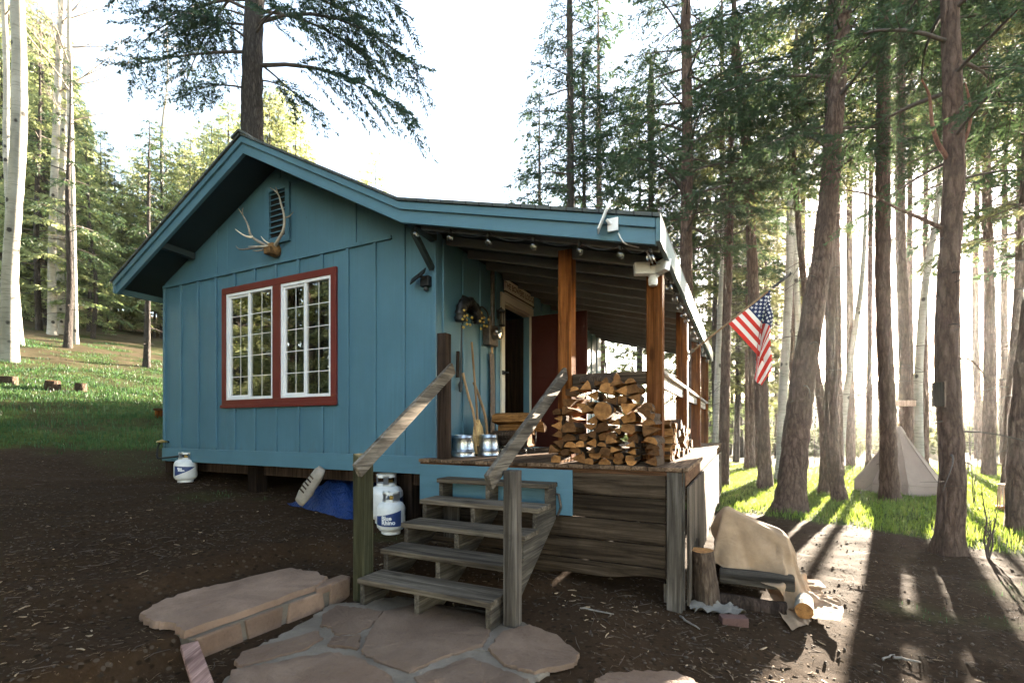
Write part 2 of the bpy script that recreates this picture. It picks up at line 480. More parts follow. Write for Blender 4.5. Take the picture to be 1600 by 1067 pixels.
def m_glass():
    t = NT('window_glass'); t.n.remove(t.b)
    gl = t.node('ShaderNodeBsdfGlossy'); gl.inputs['Roughness'].default_value = .0
    tr = t.node('ShaderNodeBsdfTransparent'); tr.inputs['Color'].default_value = (.82, .86, .86, 1)
    fr = t.node('ShaderNodeFresnel'); fr.inputs['IOR'].default_value = 1.9
    n = t.noise(t.coords(rnd=False), 2.3, 1); bp = t.node('ShaderNodeBump'); bp.inputs['Strength'].default_value = .05; bp.inputs['Distance'].default_value = .02
    t.l(n, bp.inputs['Height']); t.l(bp.outputs[0], gl.inputs['Normal'])
    m = t.node('ShaderNodeMixShader'); t.l(t.math('ADD', fr.outputs[0], .26, True), m.inputs[0]); t.l(tr.outputs[0], m.inputs[1]); t.l(gl.outputs[0], m.inputs[2]); t.l(m.outputs[0], t.out.inputs['Surface'])
    return t.mat


def m_bulb():
    t = NT('bulb_glass'); t.n.remove(t.b)
    gl = t.node('ShaderNodeBsdfGlossy'); gl.inputs['Roughness'].default_value = .05
    tr = t.node('ShaderNodeBsdfTransparent'); tr.inputs['Color'].default_value = (.86, .86, .84, 1)
    lw = t.node('ShaderNodeLayerWeight'); lw.inputs['Blend'].default_value = .35
    m = t.node('ShaderNodeMixShader'); t.l(t.math('ADD', t.math('MULTIPLY', lw.outputs['Facing'], .5), .06), m.inputs[0]); t.l(tr.outputs[0], m.inputs[1]); t.l(gl.outputs[0], m.inputs[2]); t.l(m.outputs[0], t.out.inputs['Surface'])
    return t.mat


def m_cloth(name, c, rough=.85, trans=0, sheen=0, wear=.2, scale=8, crease=0):
    t = NT(name); co = t.coords((1, 1, 1)); n = t.noise(co, scale, 5, .6); w = t.noise(co, 350, 2)
    cr = t.noise(co, 5.5, 3, .6, 1.6); cr = t.math('ABSOLUTE', t.math('SUBTRACT', cr, .5)); cr = t.mr(cr, 0, .12, 0, 1)
    cc = t.mix(t.mr(n, .3, .7, 0, 1), tuple(x * (1 - wear) for x in c), tuple(min(1, x * (1 + wear * .6)) for x in c))
    t.col(cc); t.set(Roughness=rough, Specular_IOR_Level=.25); t.bump(t.math('ADD', t.math('ADD', n, t.math('MULTIPLY', w, .5)), t.math('MULTIPLY', cr, crease)), .2 + .3 * min(1, crease), .006 + .014 * min(1, crease))
    if trans:
        tr = t.node('ShaderNodeBsdfTranslucent'); t.l(cc, tr.inputs['Color']); m = t.node('ShaderNodeMixShader'); m.inputs[0].default_value = trans
        t.l(t.b.outputs[0], m.inputs[1]); t.l(tr.outputs[0], m.inputs[2]); t.l(m.outputs[0], t.out.inputs['Surface'])
    return t.mat


def m_endgrain(name, a, b):
    t = NT(name); co = t.coords((1, 1, 1)); n = t.noise(co, 18, 5, .65); f = t.noise(co, 90, 3)
    c = t.ramp(n, [(.3, a), (.7, b)]); c = t.mix(t.mr(f, .58, .7, 0, .5), c, tuple(x * .5 for x in a))
    c = t.mix(1.0, c, t.ramp(t.rnd(), [(0, (.30, .28, .28)), (.45, (.75, .70, .66)), (.8, (1.15, 1.1, 1.0)), (1, (1.7, 1.6, 1.45))]), 'MULTIPLY')
    t.col(c); t.set(Roughness=.85, Specular_IOR_Level=.2); t.bump(n, .4, .008)
    return t.mat


M = {}
M['blue'] = m_paint('blue_paint', (.072, .168, .228), 'z', splash=True, grainy=.3)
M['blue_x'] = m_paint('blue_trim_paint', (.078, .176, .236), 'x')
M['blue_y'] = m_paint('blue_eave_paint', (.085, .17, .20), 'y')
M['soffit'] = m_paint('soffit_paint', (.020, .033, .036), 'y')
M['rafter'] = m_paint('rafter_paint', (.17, .18, .17), 'x')
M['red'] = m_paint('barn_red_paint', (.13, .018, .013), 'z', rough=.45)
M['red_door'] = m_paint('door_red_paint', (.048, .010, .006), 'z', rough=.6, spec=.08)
M['white'] = m_plain('white_vinyl', (.74, .75, .77), .4, 0, .05, 10, .02)
M['trim_white'] = m_paint('white_trim_paint', (.62, .57, .47), 'z')
M['cedar'] = m_wood('cedar_post', (.085, .025, .006), (.24, .092, .025), 'z', rough=.7)
M['cedar_x'] = m_wood('cedar_edge', (.055, .025, .013), (.15, .078, .042), 'x', rough=.7)
M['deckwood'] = m_wood('deck_board', (.085, .05, .03), (.24, .16, .105), 'y', rough=.7)
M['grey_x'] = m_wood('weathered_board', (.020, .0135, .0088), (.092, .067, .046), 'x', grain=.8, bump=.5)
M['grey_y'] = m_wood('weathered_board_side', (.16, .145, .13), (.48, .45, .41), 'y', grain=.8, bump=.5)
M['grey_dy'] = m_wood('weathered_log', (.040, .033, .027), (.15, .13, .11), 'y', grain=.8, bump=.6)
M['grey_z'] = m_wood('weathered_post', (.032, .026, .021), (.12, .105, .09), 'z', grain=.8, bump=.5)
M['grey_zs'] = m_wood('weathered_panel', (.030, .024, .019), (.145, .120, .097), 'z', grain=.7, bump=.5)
M['stair_x'] = m_wood('stair_board', (.058, .045, .033), (.185, .153, .118), 'x', grain=.8, bump=.45)
M['stair_y'] = m_wood('stair_side', (.064, .053, .042), (.21, .182, .150), 'y', grain=.8, bump=.45)
M['green_z'] = m_wood('treated_post', (.034, .034, .018), (.105, .10, .058), 'z', grain=.8, bump=.4)
M['dark_z'] = m_wood('dark_post', (.018, .012, .009), (.06, .04, .03), 'z', grain=.8, bump=.5)
M['shingle'] = m_shingle()
M['glass'] = m_glass()
M['interior'] = m_wood('interior_wall', (.025, .014, .008), (.06, .035, .02), 'z', knots=False, bump=.1)
M['black'] = m_plain('black_metal', (.012, .012, .013), .45, .3, .2, 40, .05)
M['dark'] = m_plain('shade_black', (.01, .009, .008), .9)
M['steel'] = m_plain('galvanised_steel', (.46, .49, .52), .30, 1, .18, 14, .08)
M['iron'] = m_plain('old_iron', (.10, .085, .075), .55, .8, .35, 25, .2)
M['whitepaint'] = m_plain('white_enamel', (.66, .67, .67), .36, 0, .16, 6, .05)
M['labelblue'] = m_plain('navy_print', (.015, .04, .15), .4, 0, .1, 12, .0)
M['labelwhite'] = m_plain('white_print', (.78, .80, .82), .4, 0, .04, 12, .0)
M['handle'] = m_wood('tool_handle', (.28, .17, .085), (.50, .34, .20), 'z', knots=False, bump=.1, rough=.55)
M['straw'] = m_wood('broom_straw', (.30, .19, .08), (.56, .41, .21), 'z', grain=2.2, knots=False)
M['bark_log'] = m_bark('log_bark', (.022, .014, .010), (.085, .055, .038), (.17, .125, .09), 1.6)
M['split'] = m_wood('split_wood', (.115, .050, .015), (.35, .175, .062), 'y', grain=1.3, knots=False, var=.42, bump=.6)
M['end'] = m_endgrain('log_end', (.10, .043, .013), (.34, .17, .062))
M['bark'] = m_bark('pine_bark', (.022, .014, .010), (.085, .056, .043), (.16, .112, .090))
M['bark_grey'] = m_bark('fir_bark', (.012, .011, .010), (.045, .039, .035), (.095, .083, .075), 1.4)
M['bark_red'] = m_bark('red_limb_bark', (.06, .03, .022), (.15, .075, .055), (.22, .12, .09), 1.5, .5)
M['aspen'] = m_aspen('aspen_bark')
M['twig'] = m_plain('twig_bark', (.055, .042, .035), .9, 0, .3, 20, 0)
M['twig_pale'] = m_plain('pale_twig_bark', (.17, .145, .12), .9, 0, .3, 20, 0)
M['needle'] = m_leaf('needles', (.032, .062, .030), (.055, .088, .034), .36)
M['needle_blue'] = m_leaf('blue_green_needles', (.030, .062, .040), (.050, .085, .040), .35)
M['needle_sun'] = m_leaf('yellow_green_needles', (.20, .23, .11), (.42, .46, .20), .52)  # yellow-green foliage, its colour brightened to imitate sun on the slope
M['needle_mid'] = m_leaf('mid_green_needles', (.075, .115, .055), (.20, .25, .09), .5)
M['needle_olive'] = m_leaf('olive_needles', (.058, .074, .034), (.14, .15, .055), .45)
M['grass'] = m_leaf('grass_blades', (.060, .110, .022), (.185, .25, .035), .55, .5, (.24, .20, .09))
M['grass_cool'] = m_leaf('cool_grass_blades', (.022, .072, .026), (.060, .125, .036), .5, .55, (.17, .14, .07))
M['ground'] = m_ground()
M['sandstone'] = m_stone('sandstone', (.155, .096, .066), (.285, .19, .135))
M['flag'] = m_stone('flagstone', (.135, .084, .056), (.225, .152, .107))
M['mortar'] = m_stone('mortar', (.125, .100, .076), (.225, .185, .145))
M['brick'] = m_stone('brick_red', (.10, .05, .042), (.17, .095, .08))
M['canvas'] = m_cloth('canvas_tarp', (.37, .25, .155), trans=.10, scale=4, crease=.45, wear=.35)
M['tent'] = m_cloth('tent_canvas', (.27, .215, .185), trans=.18, scale=3, wear=.1)
M['rag'] = m_cloth('white_rag', (.20, .175, .145), scale=12)
M['bluetarp'] = m_cloth('blue_poly_tarp', (.005, .026, .12), rough=.45, scale=10, crease=1.5)
M['sack'] = m_cloth('paper_sack', (.30, .265, .225), rough=.6, scale=14)
M['flagred'] = m_cloth('flag_red', (.50, .035, .025), trans=.5, scale=6, wear=.1)
M['flagwhite'] = m_cloth('flag_white', (.70, .68, .66), trans=.5, scale=6, wear=.08)
M['flagblue'] = m_cloth('flag_blue', (.018, .028, .085), trans=.4, scale=6, wear=.1)
M['flagstar'] = m_cloth('flag_star', (.75, .75, .75), trans=.4, scale=6, wear=.05)
M['antler'] = m_endgrain('antler_bone', (.36, .33, .28), (.62, .58, .50))
M['skull'] = m_endgrain('skull_plate', (.12, .065, .025), (.30, .19, .09))
M['yellow'] = m_plain('yellow_tips', (.36, .25, .05), .6, 0, .2, 20, 0)
M['brass'] = m_plain('brass_regulator', (.42, .28, .08), .45, .7, .2, 20, .05)
M['pinkwood'] = m_wood('pink_board', (.16, .09, .075), (.30, .19, .16), 'y', bump=.3)
M['bulb'] = m_bulb()
M['orange'] = m_plain('orange_base', (.50, .13, .05), .6, 0, .2, 20, .1)
M['palewood'] = m_wood('pale_slat', (.32, .22, .17), (.55, .42, .34), 'z', knots=False)
M['tan_chip'] = m_endgrain('wood_chip', (.16, .115, .075), (.40, .31, .22))
M['dry'] = m_plain('dry_litter', (.065, .045, .032), .9, 0, .5, 9, 0)

M['dry_pale'] = m_plain('pale_needles', (.13, .085, .045), .9, 0, .5, 9, 0)
# ------------------------------------------------------------------ the cabin
DK = 1.07                          # porch floor
WL, DEP, WT = -5.14, 6.6, .10      # left wall, depth, wall thickness
cabin = empty('cabin', HC, HANG, 'blue board and batten cabin with covered side porch and red trimmed window', 'cabin')
WX0, WX1, WZ0, WZ1 = -3.672, -1.467, 1.69, 3.375     # window opening with trim
TOP = [(-5.45, 3.60), (-2.53, 4.98), (-.095, 3.67), (2.40, 3.025)]   # roof line
def roof_z(r):
    return float(np.interp(r, [p[0] for p in TOP], [p[1] for p in TOP]))
RT = .10                            # roof thickness
# front wall: panels round the window, gable above, battens, trim band, sill board
b = MB()
zt = roof_z(WL) - RT
def wallpoly(x0, x1, z0):
    xs = [x0] + [x for x in (-2.53, -.095) if x0 < x < x1] + [x1]
    return [(x0, z0), (x1, z0)] + [(x, roof_z(x) - RT - .004) for x in reversed(xs)]
ix0, ix1, iz0, iz1 = WX0 + .07, WX1 - .07, WZ0 + .07, WZ1 - .07
b.prism(wallpoly(WL, ix0, .92), 0, WT); b.prism(wallpoly(ix1, 0, .92), 0, WT)
b.box(ix0, ix1, 0, WT, .92, iz0); b.prism(wallpoly(ix0, ix1, iz1), 0, WT)
nb = 13; sp = (0 - WL - .05) / (nb - 1)
for i in range(nb):
    x = WL + .025 + i * sp
    z1 = 3.565
    if x > -.6: z1 = roof_z(x) - RT - .03
    w = .024
    if WX0 - w < x < WX1 + w:
        b.box(x - w, x + w, -.026, -.0005, 1.085, WZ0 - .017); b.box(x - w, x + w, -.026, -.0005, WZ1 + .002, z1)
    else: b.box(x - w, x + w, -.026, -.0005, 1.085, z1)
b.box(WL, -.62, -.032, -.0008, 3.566, 3.61)
for x in (-3.83, -2.53 + .03, -1.18): b.box(x - .02, x + .02, -.018, -.0005, 3.612 if x != -2.5 else 4.70, roof_z(x) - RT - .03)
b.build('wall', M['blue'], cabin, bevel=.004)
b = MB(); b.box(WL - .01, .012, -.032, -.0005, .885, 1.083); b.box(WL - .01, .012, 0, .04, .885, .918); b.build('sill_board', M['blue_x'], cabin, bevel=.004)
# side wall under the porch with the door opening
D0, D1, DZ1 = 1.60, 2.50, 3.16
b = MB()
b.box(-WT, 0, WT, D0, .92, roof_z(0) - RT - .03); b.box(-WT, 0, D1, DEP, .92, roof_z(0) - RT - .03); b.box(-WT, 0, D0, D1, DZ1, roof_z(0) - RT - .03)
for i in range(16):
    y = .12 + i * .415
    if D0 - .14 < y < D1 + .14: continue
    b.box(.0005, .02, y - .024, y + .024, DK + .01, 3.5)
b.build('wall', M['blue'], cabin, bevel=.004)
b = MB()
b.box(WL, WL + WT, WT, DEP, .92, roof_z(WL) - RT - .03); b.prism(wallpoly(WL, 0, .92), DEP, DEP + WT)
b.build('wall', M['blue'], cabin)
# inside: floor, back wall lining, a few dim pieces of furniture seen through the panes
b = MB(); b.box(WL + WT, -WT, WT, DEP, .92, 1.0); b.box(WL + WT + .01, -WT - .01, 3.6, 3.66, 1.0, 3.4); b.build('interior_lining', M['interior'], cabin)
b = MB()
for sx in (-3.4, -2.5):
    b.box(sx, sx + .55, 1.2, 1.7, 1.42, 1.47)
    for dx in (.03, .48):
        for dy in (1.22, 1.64): b.box(sx + dx, sx + dx + .04, dy, dy + .04, 1.0, 1.42)
b.box(-2.95, -2.55, .9, 1.5, 1.68, 1.72); b.lathe([(.05, 1.72), (.03, 1.9), (.16, 1.92), (.09, 2.12)], 14, (-2.0, .9, 0)); b.box(-2.3, -1.8, .7, 1.2, 1.66, 1.72)
b.build('furniture', M['interior'], cabin)
# window
win = empty('window'); win.parent = cabin
b = MB(); T0 = -.036
b.box(WX0, WX1, T0, -.0015, WZ0, WZ0 + .10); b.box(WX0, WX1, T0, -.0015, WZ1 - .09, WZ1)
mx = (WX0 + WX1) / 2 + .035
for x0, x1 in ((WX0, WX0 + .09), (mx - .075, mx + .075), (WX1 - .09, WX1)): b.box(x0, x1, T0, -.0015, WZ0 + .1, WZ1 - .09)
b.box(WX0 - .02, WX1 + .02, -.05, T0, WZ0 - .015, WZ0 + .03)
b.build('window_frame', M['red'], win, bevel=.004)
for (x0, x1) in ((WX0 + .09, mx - .075), (mx + .075, WX1 - .09)):
    z0, z1 = WZ0 + .10, WZ1 - .09
    b = MB(); fw = .038
    b.box(x0, x0 + fw, -.025, .05, z0, z1); b.box(x1 - fw, x1, -.025, .05, z0, z1)
    b.box(x0 + fw, x1 - fw, -.025, .05, z0, z0 + fw); b.box(x0 + fw, x1 - fw, -.025, .05, z1 - fw, z1)
    xm = (x0 + x1) / 2 - .01
    b.box(xm - .022, xm + .022, -.018, .035, z0 + fw, z1 - fw)
    b.box(x0 + fw, xm - .022, -.006, .03, z0 + fw, z0 + fw + .025); b.box(x0 + fw, xm - .022, -.006, .03, z1 - fw - .03, z1 - fw)
    b.box(x0 + fw, x0 + fw + .025, -.006, .03, z0 + fw + .025, z1 - fw - .03)
    b.build('sash', M['white'], win, bevel=.003)
    b = MB()
    for (a0, a1, y) in ((x0 + fw + .025, xm - .022, .012), (xm + .022, x1 - fw, .002)):
        b.box((a0 + a1) / 2 - .0042, (a0 + a1) / 2 + .0042, y, y + .01, z0 + fw, z1 - fw)
        for k in range(1, 5):
            z = z0 + fw + (z1 - z0 - 2 * fw) * k / 5
            b.box(a0, (a0 + a1) / 2 - .0042, y, y + .01, z - .0042, z + .0042); b.box((a0 + a1) / 2 + .0042, a1, y, y + .01, z - .0042, z + .0042)
    b.build('muntin', M['white'], win)
    for (a0, a1, y) in ((x0 + fw, xm - .02, .013), (xm + .02, x1 - fw, .003)):
        b = MB(); b.add([(a0, y, z0 + fw), (a1, y, z0 + fw), (a1, y, z1 - fw), (a0, y, z1 - fw)], [(0, 1, 2, 3)]); b.build('pane', M['glass'], win)
# gable vent
vent = empty('gable_vent'); vent.parent = cabin
vx0, vx1, vz0, vz1 = -2.75, -2.29, 3.83, 4.60
b = MB()
b.box(vx0, vx0 + .075, -.04, -.001, vz0, vz1); b.box(vx1 - .075, vx1, -.04, -.001, vz0, vz1); b.box(vx0 + .075, vx1 - .075, -.04, -.001, vz0, vz0 + .07); b.box(vx0 + .075, vx1 - .075, -.04, -.001, vz1 - .07, vz1)
b.build('vent_frame', M['blue'], vent, bevel=.003)
b = MB()
for k in range(9):
    z = vz0 + .085 + k * .073
    b.beam((vx0 + .075, -.022, z), (vx1 - .075, -.022, z), .034, .007, (0, -.75, .65))
b.build('louvre', M['blue_x'], vent)
b = MB(); b.box(vx0 + .07, vx1 - .07, -.004, -.002, vz0 + .06, vz1 - .06); b.build('vent_shade_sheet', M['dark'], vent)  # dark sheet on the wall, its colour standing in for shade behind the louvres

# roof
b = MB(); T_0, T_1 = -.455, 6.86
b.prism([p for p in TOP] + [(r, z - RT) for r, z in reversed(TOP)], T_0, T_1)
b2 = MB()
ext = [(-5.50, 3.576)] + TOP[1:3] + [(2.44, 3.014)]
b2.prism([(r, z + .006) for r, z in ext] + [(r, z + .034) for r, z in reversed(ext)], -.55, T_1 + .04)
for y0 in np.arange(-.55, 6.7, .3):
    b2.prism([(-2.66, 4.955), (-2.53, 5.018), (-2.40, 4.948), (-2.40, 4.972), (-2.53, 5.045), (-2.66, 4.98)], y0 - .02, y0 + .275)
roof = b2.build('roof', M['shingle'], cabin)
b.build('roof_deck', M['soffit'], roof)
b = MB(); b.prism([(r, z + .004) for r, z in TOP] + [(r, z - .20) for r, z in reversed(TOP)], -.50, -.4555)
pz = lambda o: [(r, z + o) for r, z in TOP]
b.prism(pz(.002) + [(r, z - .075) for r, z in reversed(TOP)], -.527, -.5004)
b.build('barge_board', M['blue_x'], roof, bevel=.004)
b = MB(); b.box(2.402, 2.44, -.527, T_1, 3.025 - .185, 3.025); b.build('fascia', M['blue_y'], roof, bevel=.004)
b = MB(); b.box(-5.485, -5.452, -.527, T_1, 3.60 - .185, 3.598); b.build('fascia', M['blue_y'], roof, bevel=.004)
for k in range(16):
    y = -.34 + k * .46
    b = MB(); sl = (3.025 - 3.67) / (2.40 + .095); za = 3.67 + sl * .13 - RT - .003; zb = 3.025 - RT - .003 - sl * .0
    b.prism([(.035, za), (2.398, zb), (2.398, zb - .095), (.035, za - .095)], y, y + .042); b.build('rafter', M['rafter'], roof, bevel=.003)
for x in (-4.35, -.03):
    b = MB(); zz = roof_z(x) - RT - .004
    b.beam((x, -.02, zz - .07), (x, -.45, zz - .05), .085, .09); 
    if x > -1: b.beam((x - .01, -.03, zz - .42), (x - .02, -.36, zz - .12), .055, .06)
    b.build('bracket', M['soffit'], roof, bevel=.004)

# door, frame, sign-less lintel
b = MB(); fz = DZ1
b.box(.001, .03, D0 - .10, D0, DK, fz + .11); b.box(.001, .03, D1, D1 + .10, DK, fz + .11); b.box(.001, .03, D0, D1, fz, fz + .11)
b.box(-WT + .001, .0005, D0 - .0, D0 + .025, DK, fz); b.box(-WT + .001, .0005, D0 + .025, D1, fz - .025, fz)
b.box(.03, .05, D0 - .03, D1 + .03, fz + .112, fz + .125)
b.build('door_frame', M['trim_white'], cabin, bevel=.003)
b = MB(); b.box(.035, .93, D1 + .005, D1 + .05, DK + .03, fz - .02)
for z0, z1 in ((DK + .2, DK + .9), (DK + 1.1, fz - .25)):
    for x0, x1 in ((.14, .44), (.52, .82)):
        b.box(x0, x1, D1 - .003, D1 + .0045, z0, z1)
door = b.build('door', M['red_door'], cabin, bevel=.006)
b = MB(); b.lathe([(.0, 0), (.022, .0), (.022, .05), (.03, .06), (.03, .085), (0, .09)], 14, (.86, D1 + .004, DK + .95), mat=Matrix.Rotation(math.pi / 2, 3, 'X')); b.build('handle', M['black'], door)
b = MB(); b.box(.03, .042, D0 - .09, D0 - .015, 2.13, 2.19); b.tube([(.042, D0 - .05, 2.16), (.10, D0 - .05, 2.16), (.11, D0 - .10, 2.155)], .012, 8); b.build('latch', M['black'], cabin)

# porch floor, skirt, posts, rails
deck = empty('porch_deck'); deck.parent = cabin
b = MB(); x = -.09; k = 0
while x < 2.60:
    w = min(.14, 2.615 - x); y0 = -.215 + rng.uniform(-.004, .004)
    if x + w > .03: pass
    b.box(x, x + w - .006, y0 if True else 0, (-.002 - .034 if x + w < .02 else DEP + .28), DK - .035, DK + rng.uniform(-.002, .002)); x += w; k += 1
b.build('floor_boards', M['deckwood'], deck, bevel=.004)
b = MB(); b.box(-.085, 2.545, -.150, -.11, DK - .16, DK - .037); b.box(-.085, 2.585, -.192, -.1515, DK - .075, DK - .037); b.box(2.55, 2.585, -.149, DEP + .25, DK - .16, DK - .037)
b.build('rim_joist', M['cedar_x'], deck, bevel=.004)
b = MB(); b.box(-.075, 1.62, -.213, -.1925, .60, DK - .055); b.build('blue_panel', M['blue_x'], deck, bevel=.004)
zs = [1.000, .80, .595, .405, .215, .07]
for i in range(5):
    b = MB(); z1, z0 = zs[i] - .005, zs[i + 1] + .004
    if i == 4:
        n = 22; xs = [0.05 + (2.43 - .05) * k / n for k in range(n + 1)]
        poly = [(xx, z1) for xx in xs] + [(xx, z0 + .03 - .05 * math.sin((xx - .05) * 1.6) + .012 * math.sin(xx * 9)) for xx in reversed(xs)]
        b.prism(poly, -.188, -.152)
    else: b.box(-.05 if i > 2 else 0.0, 2.43, -.189 + .003 * (i % 2), -.152, z0, z1)
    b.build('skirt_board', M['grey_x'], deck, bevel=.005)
b = MB(); b.box(2.44, 2.56, -.205, -.191, -.15, DK - .04); b.box(2.44, 2.56, -.1505, -.09, -.15, DK - .165); b.box(2.44, 2.56, -.191, -.1505, -.15, DK - .165); b.box(2.565, 2.585, -.20, -.1915, -.1, DK - .04); b.build('corner_post', M['grey_z'], deck, bevel=.006)
b = MB(); b.box(.0, 2.58, DEP + .2, DEP + .23, -.3, DK - .165); b.build('skirt_board', M['grey_x'], deck); b = MB(); b.box(-.02, .01, -.14, .0, .2, DK - .165); b.build('skirt_board', M['grey_x'], deck)  # unseen end and left boards, added to shut light out under the deck
y = -.135; k = 0
while y < DEP + .2:
    w = rng.uniform(.19, .30); zb = rng.uniform(.0, .10) if y > .55 else rng.uniform(.2, .4)
    if y < .0: zb = -.08
    b = MB(); n = 5
    b.prism([(y, DK - .165)] + [(y + (w - .006) * q / n, zb + rng.uniform(-.02, .02)) for q in range(n + 1)] + [(y + w - .006, DK - .165)], 2.588 + rng.uniform(0, .006), 2.612, axis='x')
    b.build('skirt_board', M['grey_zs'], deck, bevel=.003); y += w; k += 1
b = MB(); b.box(2.40, 2.54, -.08, .06, -.1, .06); b.build('footing', M['mortar'], deck)
PR = 2.29
def post(x, y):
    zt = roof_z(x + .07) - RT - .008
    b = MB(); b.box(x - .07, x + .07, y - .07, y + .07, DK + .003, zt); return b.build('post', M['cedar'], cabin, bevel=.006)
post(1.437, .17)
for y in (.17, 2.33, 4.45, 6.55): post(PR, y)
b = MB(); b.box(2.245, 2.335, .25, 2.25, roof_z(2.335) - RT - .135, roof_z(2.335) - RT - .105)
b = MB(); b.box(1.51, 2.217, .12, .165, 1.80, 1.92); b.build('railing', M['grey_x'], cabin, bevel=.005)
b = MB()
for y0, y1 in ((.243, 2.257), (2.403, 4.377), (4.523, 6.477)):
    b.box(PR - .02, PR + .02, y0, y1, 1.79, 1.90); b.box(PR - .065, PR + .065, y0, y1, 1.903, 1.94)
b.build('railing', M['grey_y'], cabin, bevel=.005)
b = MB(); b.box(.105, .215, -.155, -.045, DK + .002, 2.395); b.build('post', M['dark_z'], cabin, bevel=.006)
# crawl space piers
for (x, y) in ((-3.25, .22), (-.6, .3), (-4.9, .3), (-3.2, 3), (-.4, 3), (-4.9, 3), (-1.8, 5.5)):
    p = H(x, y, 0); b = MB(); b.box(x - .09, x + .09, y - .09, y + .09, gzf(p.x, p.y) - .1, .919); b.build('pier', M['dark_z'], cabin, bevel=.006)
b = MB()
for yy in (.25, 1.6, 3.0, 4.6, 6.2): b.box(WL + .05, -.05, yy, yy + .05, .72, .918)
b.box(WL + .02, WL + .05, .0, DEP, .0, .918); b.box(-.04, -.01, .35, DEP, .0, .918); b.box(WL + .05, -.05, 4.2, 4.25, -.2, .7)
b.build('floor_joist', M['dark_z'], cabin)

# ------------------------------------------------------------------ stairs
st = empty('staircase', HC, HANG, 'weathered grey wooden porch stairs of five open treads with two handrails', 'stairs')
RISE, RUN = .17, .27
SX0, SX1 = .30, 1.47
tr = [(DK - RISE * (6 - k), -.215 - RUN * (6 - k) + .06) for k in range(1, 6)]       # (top z, front y), first is the lowest
for z, y in tr:
    b = MB(); b.box(SX0 - .012 + rng.uniform(-.01, .01), SX1 + .012 + rng.uniform(-.006, .01), y, y + .285, z - .042, z); b.build('tread', M['stair_x'], st, bevel=.006)
def stringer(x0, x1, full):
    prof = [(tr[0][1] + .025, -.02)]
    for i, (z, y) in enumerate(tr):
        prof += [(y + .025, z - .044), (y + RUN + .024, z - .044)] if i < 4 else [(y + .025, z - .044), (-.216, z - .044)]
    prof += [(-.216, tr[4][0] - .33), (tr[0][1] + .34, -.02)]
    b = MB(); b.prism(prof, x0, x1, axis='x'); b.build('stringer', M['stair_y'], st, bevel=.004)
for xa in (SX0 + .0, (SX0 + SX1) / 2 - .06, SX1 - .045): stringer(xa, xa + .043, True)
b = MB(); b.box(SX0 + .12, SX0 + .3, -.5, -.47, .35, .72); b.build('brace', M['grey_z'], st, bevel=.004)
gl = H(.19, -1.33, 0)
b = MB(); b.box(.145, .265, -1.40, -1.29, gzf(gl.x, gl.y) - .1, 1.10); b.prism([(.145, 1.10), (.265, 1.10), (.265, 1.13), (.145, 1.19)], -1.40, -1.29); b.build('newel_post', M['green_z'], st, bevel=.006)
b = MB(); b.box(1.50, 1.60, -1.36, -1.26, -.08, 1.10); b.build('newel_post', M['grey_z'], st, bevel=.006)
def rail(p0, p1, w=.04, h=.125):
    b = MB(); b.beam(p0, p1, w, h); return b
rail((.285, -1.50, 1.06), (.235, -.05, 2.03)).build('handrail', M['stair_y'], st, bevel=.006)
rail((1.475, -1.53, 1.03), (1.45, .09, 1.93)).build('handrail', M['stair_y'], st, bevel=.006)
b = MB(); b.tube([(1.43, -.235, .80), (1.50, -.235, .79), (1.52, -.235, .68), (1.49, -.235, .60)], .012, 6); b.build('bracket', M['iron'], st)
# ------------------------------------------------------------------ things on and around the cabin (built in the cabin's frame)
def hthing(name, r, t, z, label, cat, group=None, rz=0):
    o = empty(name, H(r, t, z), HANG + rz, label, cat, group); return o

def text_mesh(body, size, bold=.0):
    cu = bpy.data.curves.new('lettering', 'FONT'); cu.body = body; cu.size = size; cu.align_x = 'CENTER'; cu.align_y = 'CENTER'; cu.offset = bold; cu.resolution_u = 3
    o = bpy.data.objects.new('lettering', cu); COL.objects.link(o)
    dg = bpy.context.evaluated_depsgraph_get(); dg.update(); me = bpy.data.meshes.new_from_object(o.evaluated_get(dg))
    bpy.data.objects.remove(o); bpy.data.curves.remove(cu)
    vs = [v.co.copy() for v in me.vertices]; fs = [tuple(p.vertices) for p in me.polygons]; bpy.data.meshes.remove(me)
    return vs, fs

# antlers on a skull plate
an = hthing('antlers', -2.545, 0, 3.72, 'pair of branching elk antlers on a brown skull plate below the gable vent', 'antlers')
b = MB()
b.lathe([(.02, -.005), (.07, 0), (.085, .04), (.075, .10), (.045, .15), (.0, .17)], 12, (0, -.0, .02), mat=Matrix.Rotation(math.pi / 2, 3, 'X') @ Matrix.Diagonal((1, 1.15, 1)))
b.box(-.06, .06, -.17, -.05, -.06, .03)
b.build('skull_plate', M['skull'], an, smooth='auto', bevel=.01)
def curve(pts, n=8):
    out = []
    for i in range(len(pts) - 1):
        p0 = Vector(pts[max(i - 1, 0)]); p1 = Vector(pts[i]); p2 = Vector(pts[i + 1]); p3 = Vector(pts[min(i + 2, len(pts) - 1)])
        for k in range(n):
            t = k / n
            out.append(.5 * ((2 * p1) + (p2 - p0) * t + (2 * p0 - 5 * p1 + 4 * p2 - p3) * t * t + (3 * p1 - p0 - 3 * p2 + p3) * t ** 3))
    out.append(Vector(pts[-1])); return out
def tine(b, pts, r0, r1):
    c = curve(pts); b.tube(c, [r0 + (r1 - r0) * (i / (len(c) - 1)) ** 1.3 for i in range(len(c))], 8)
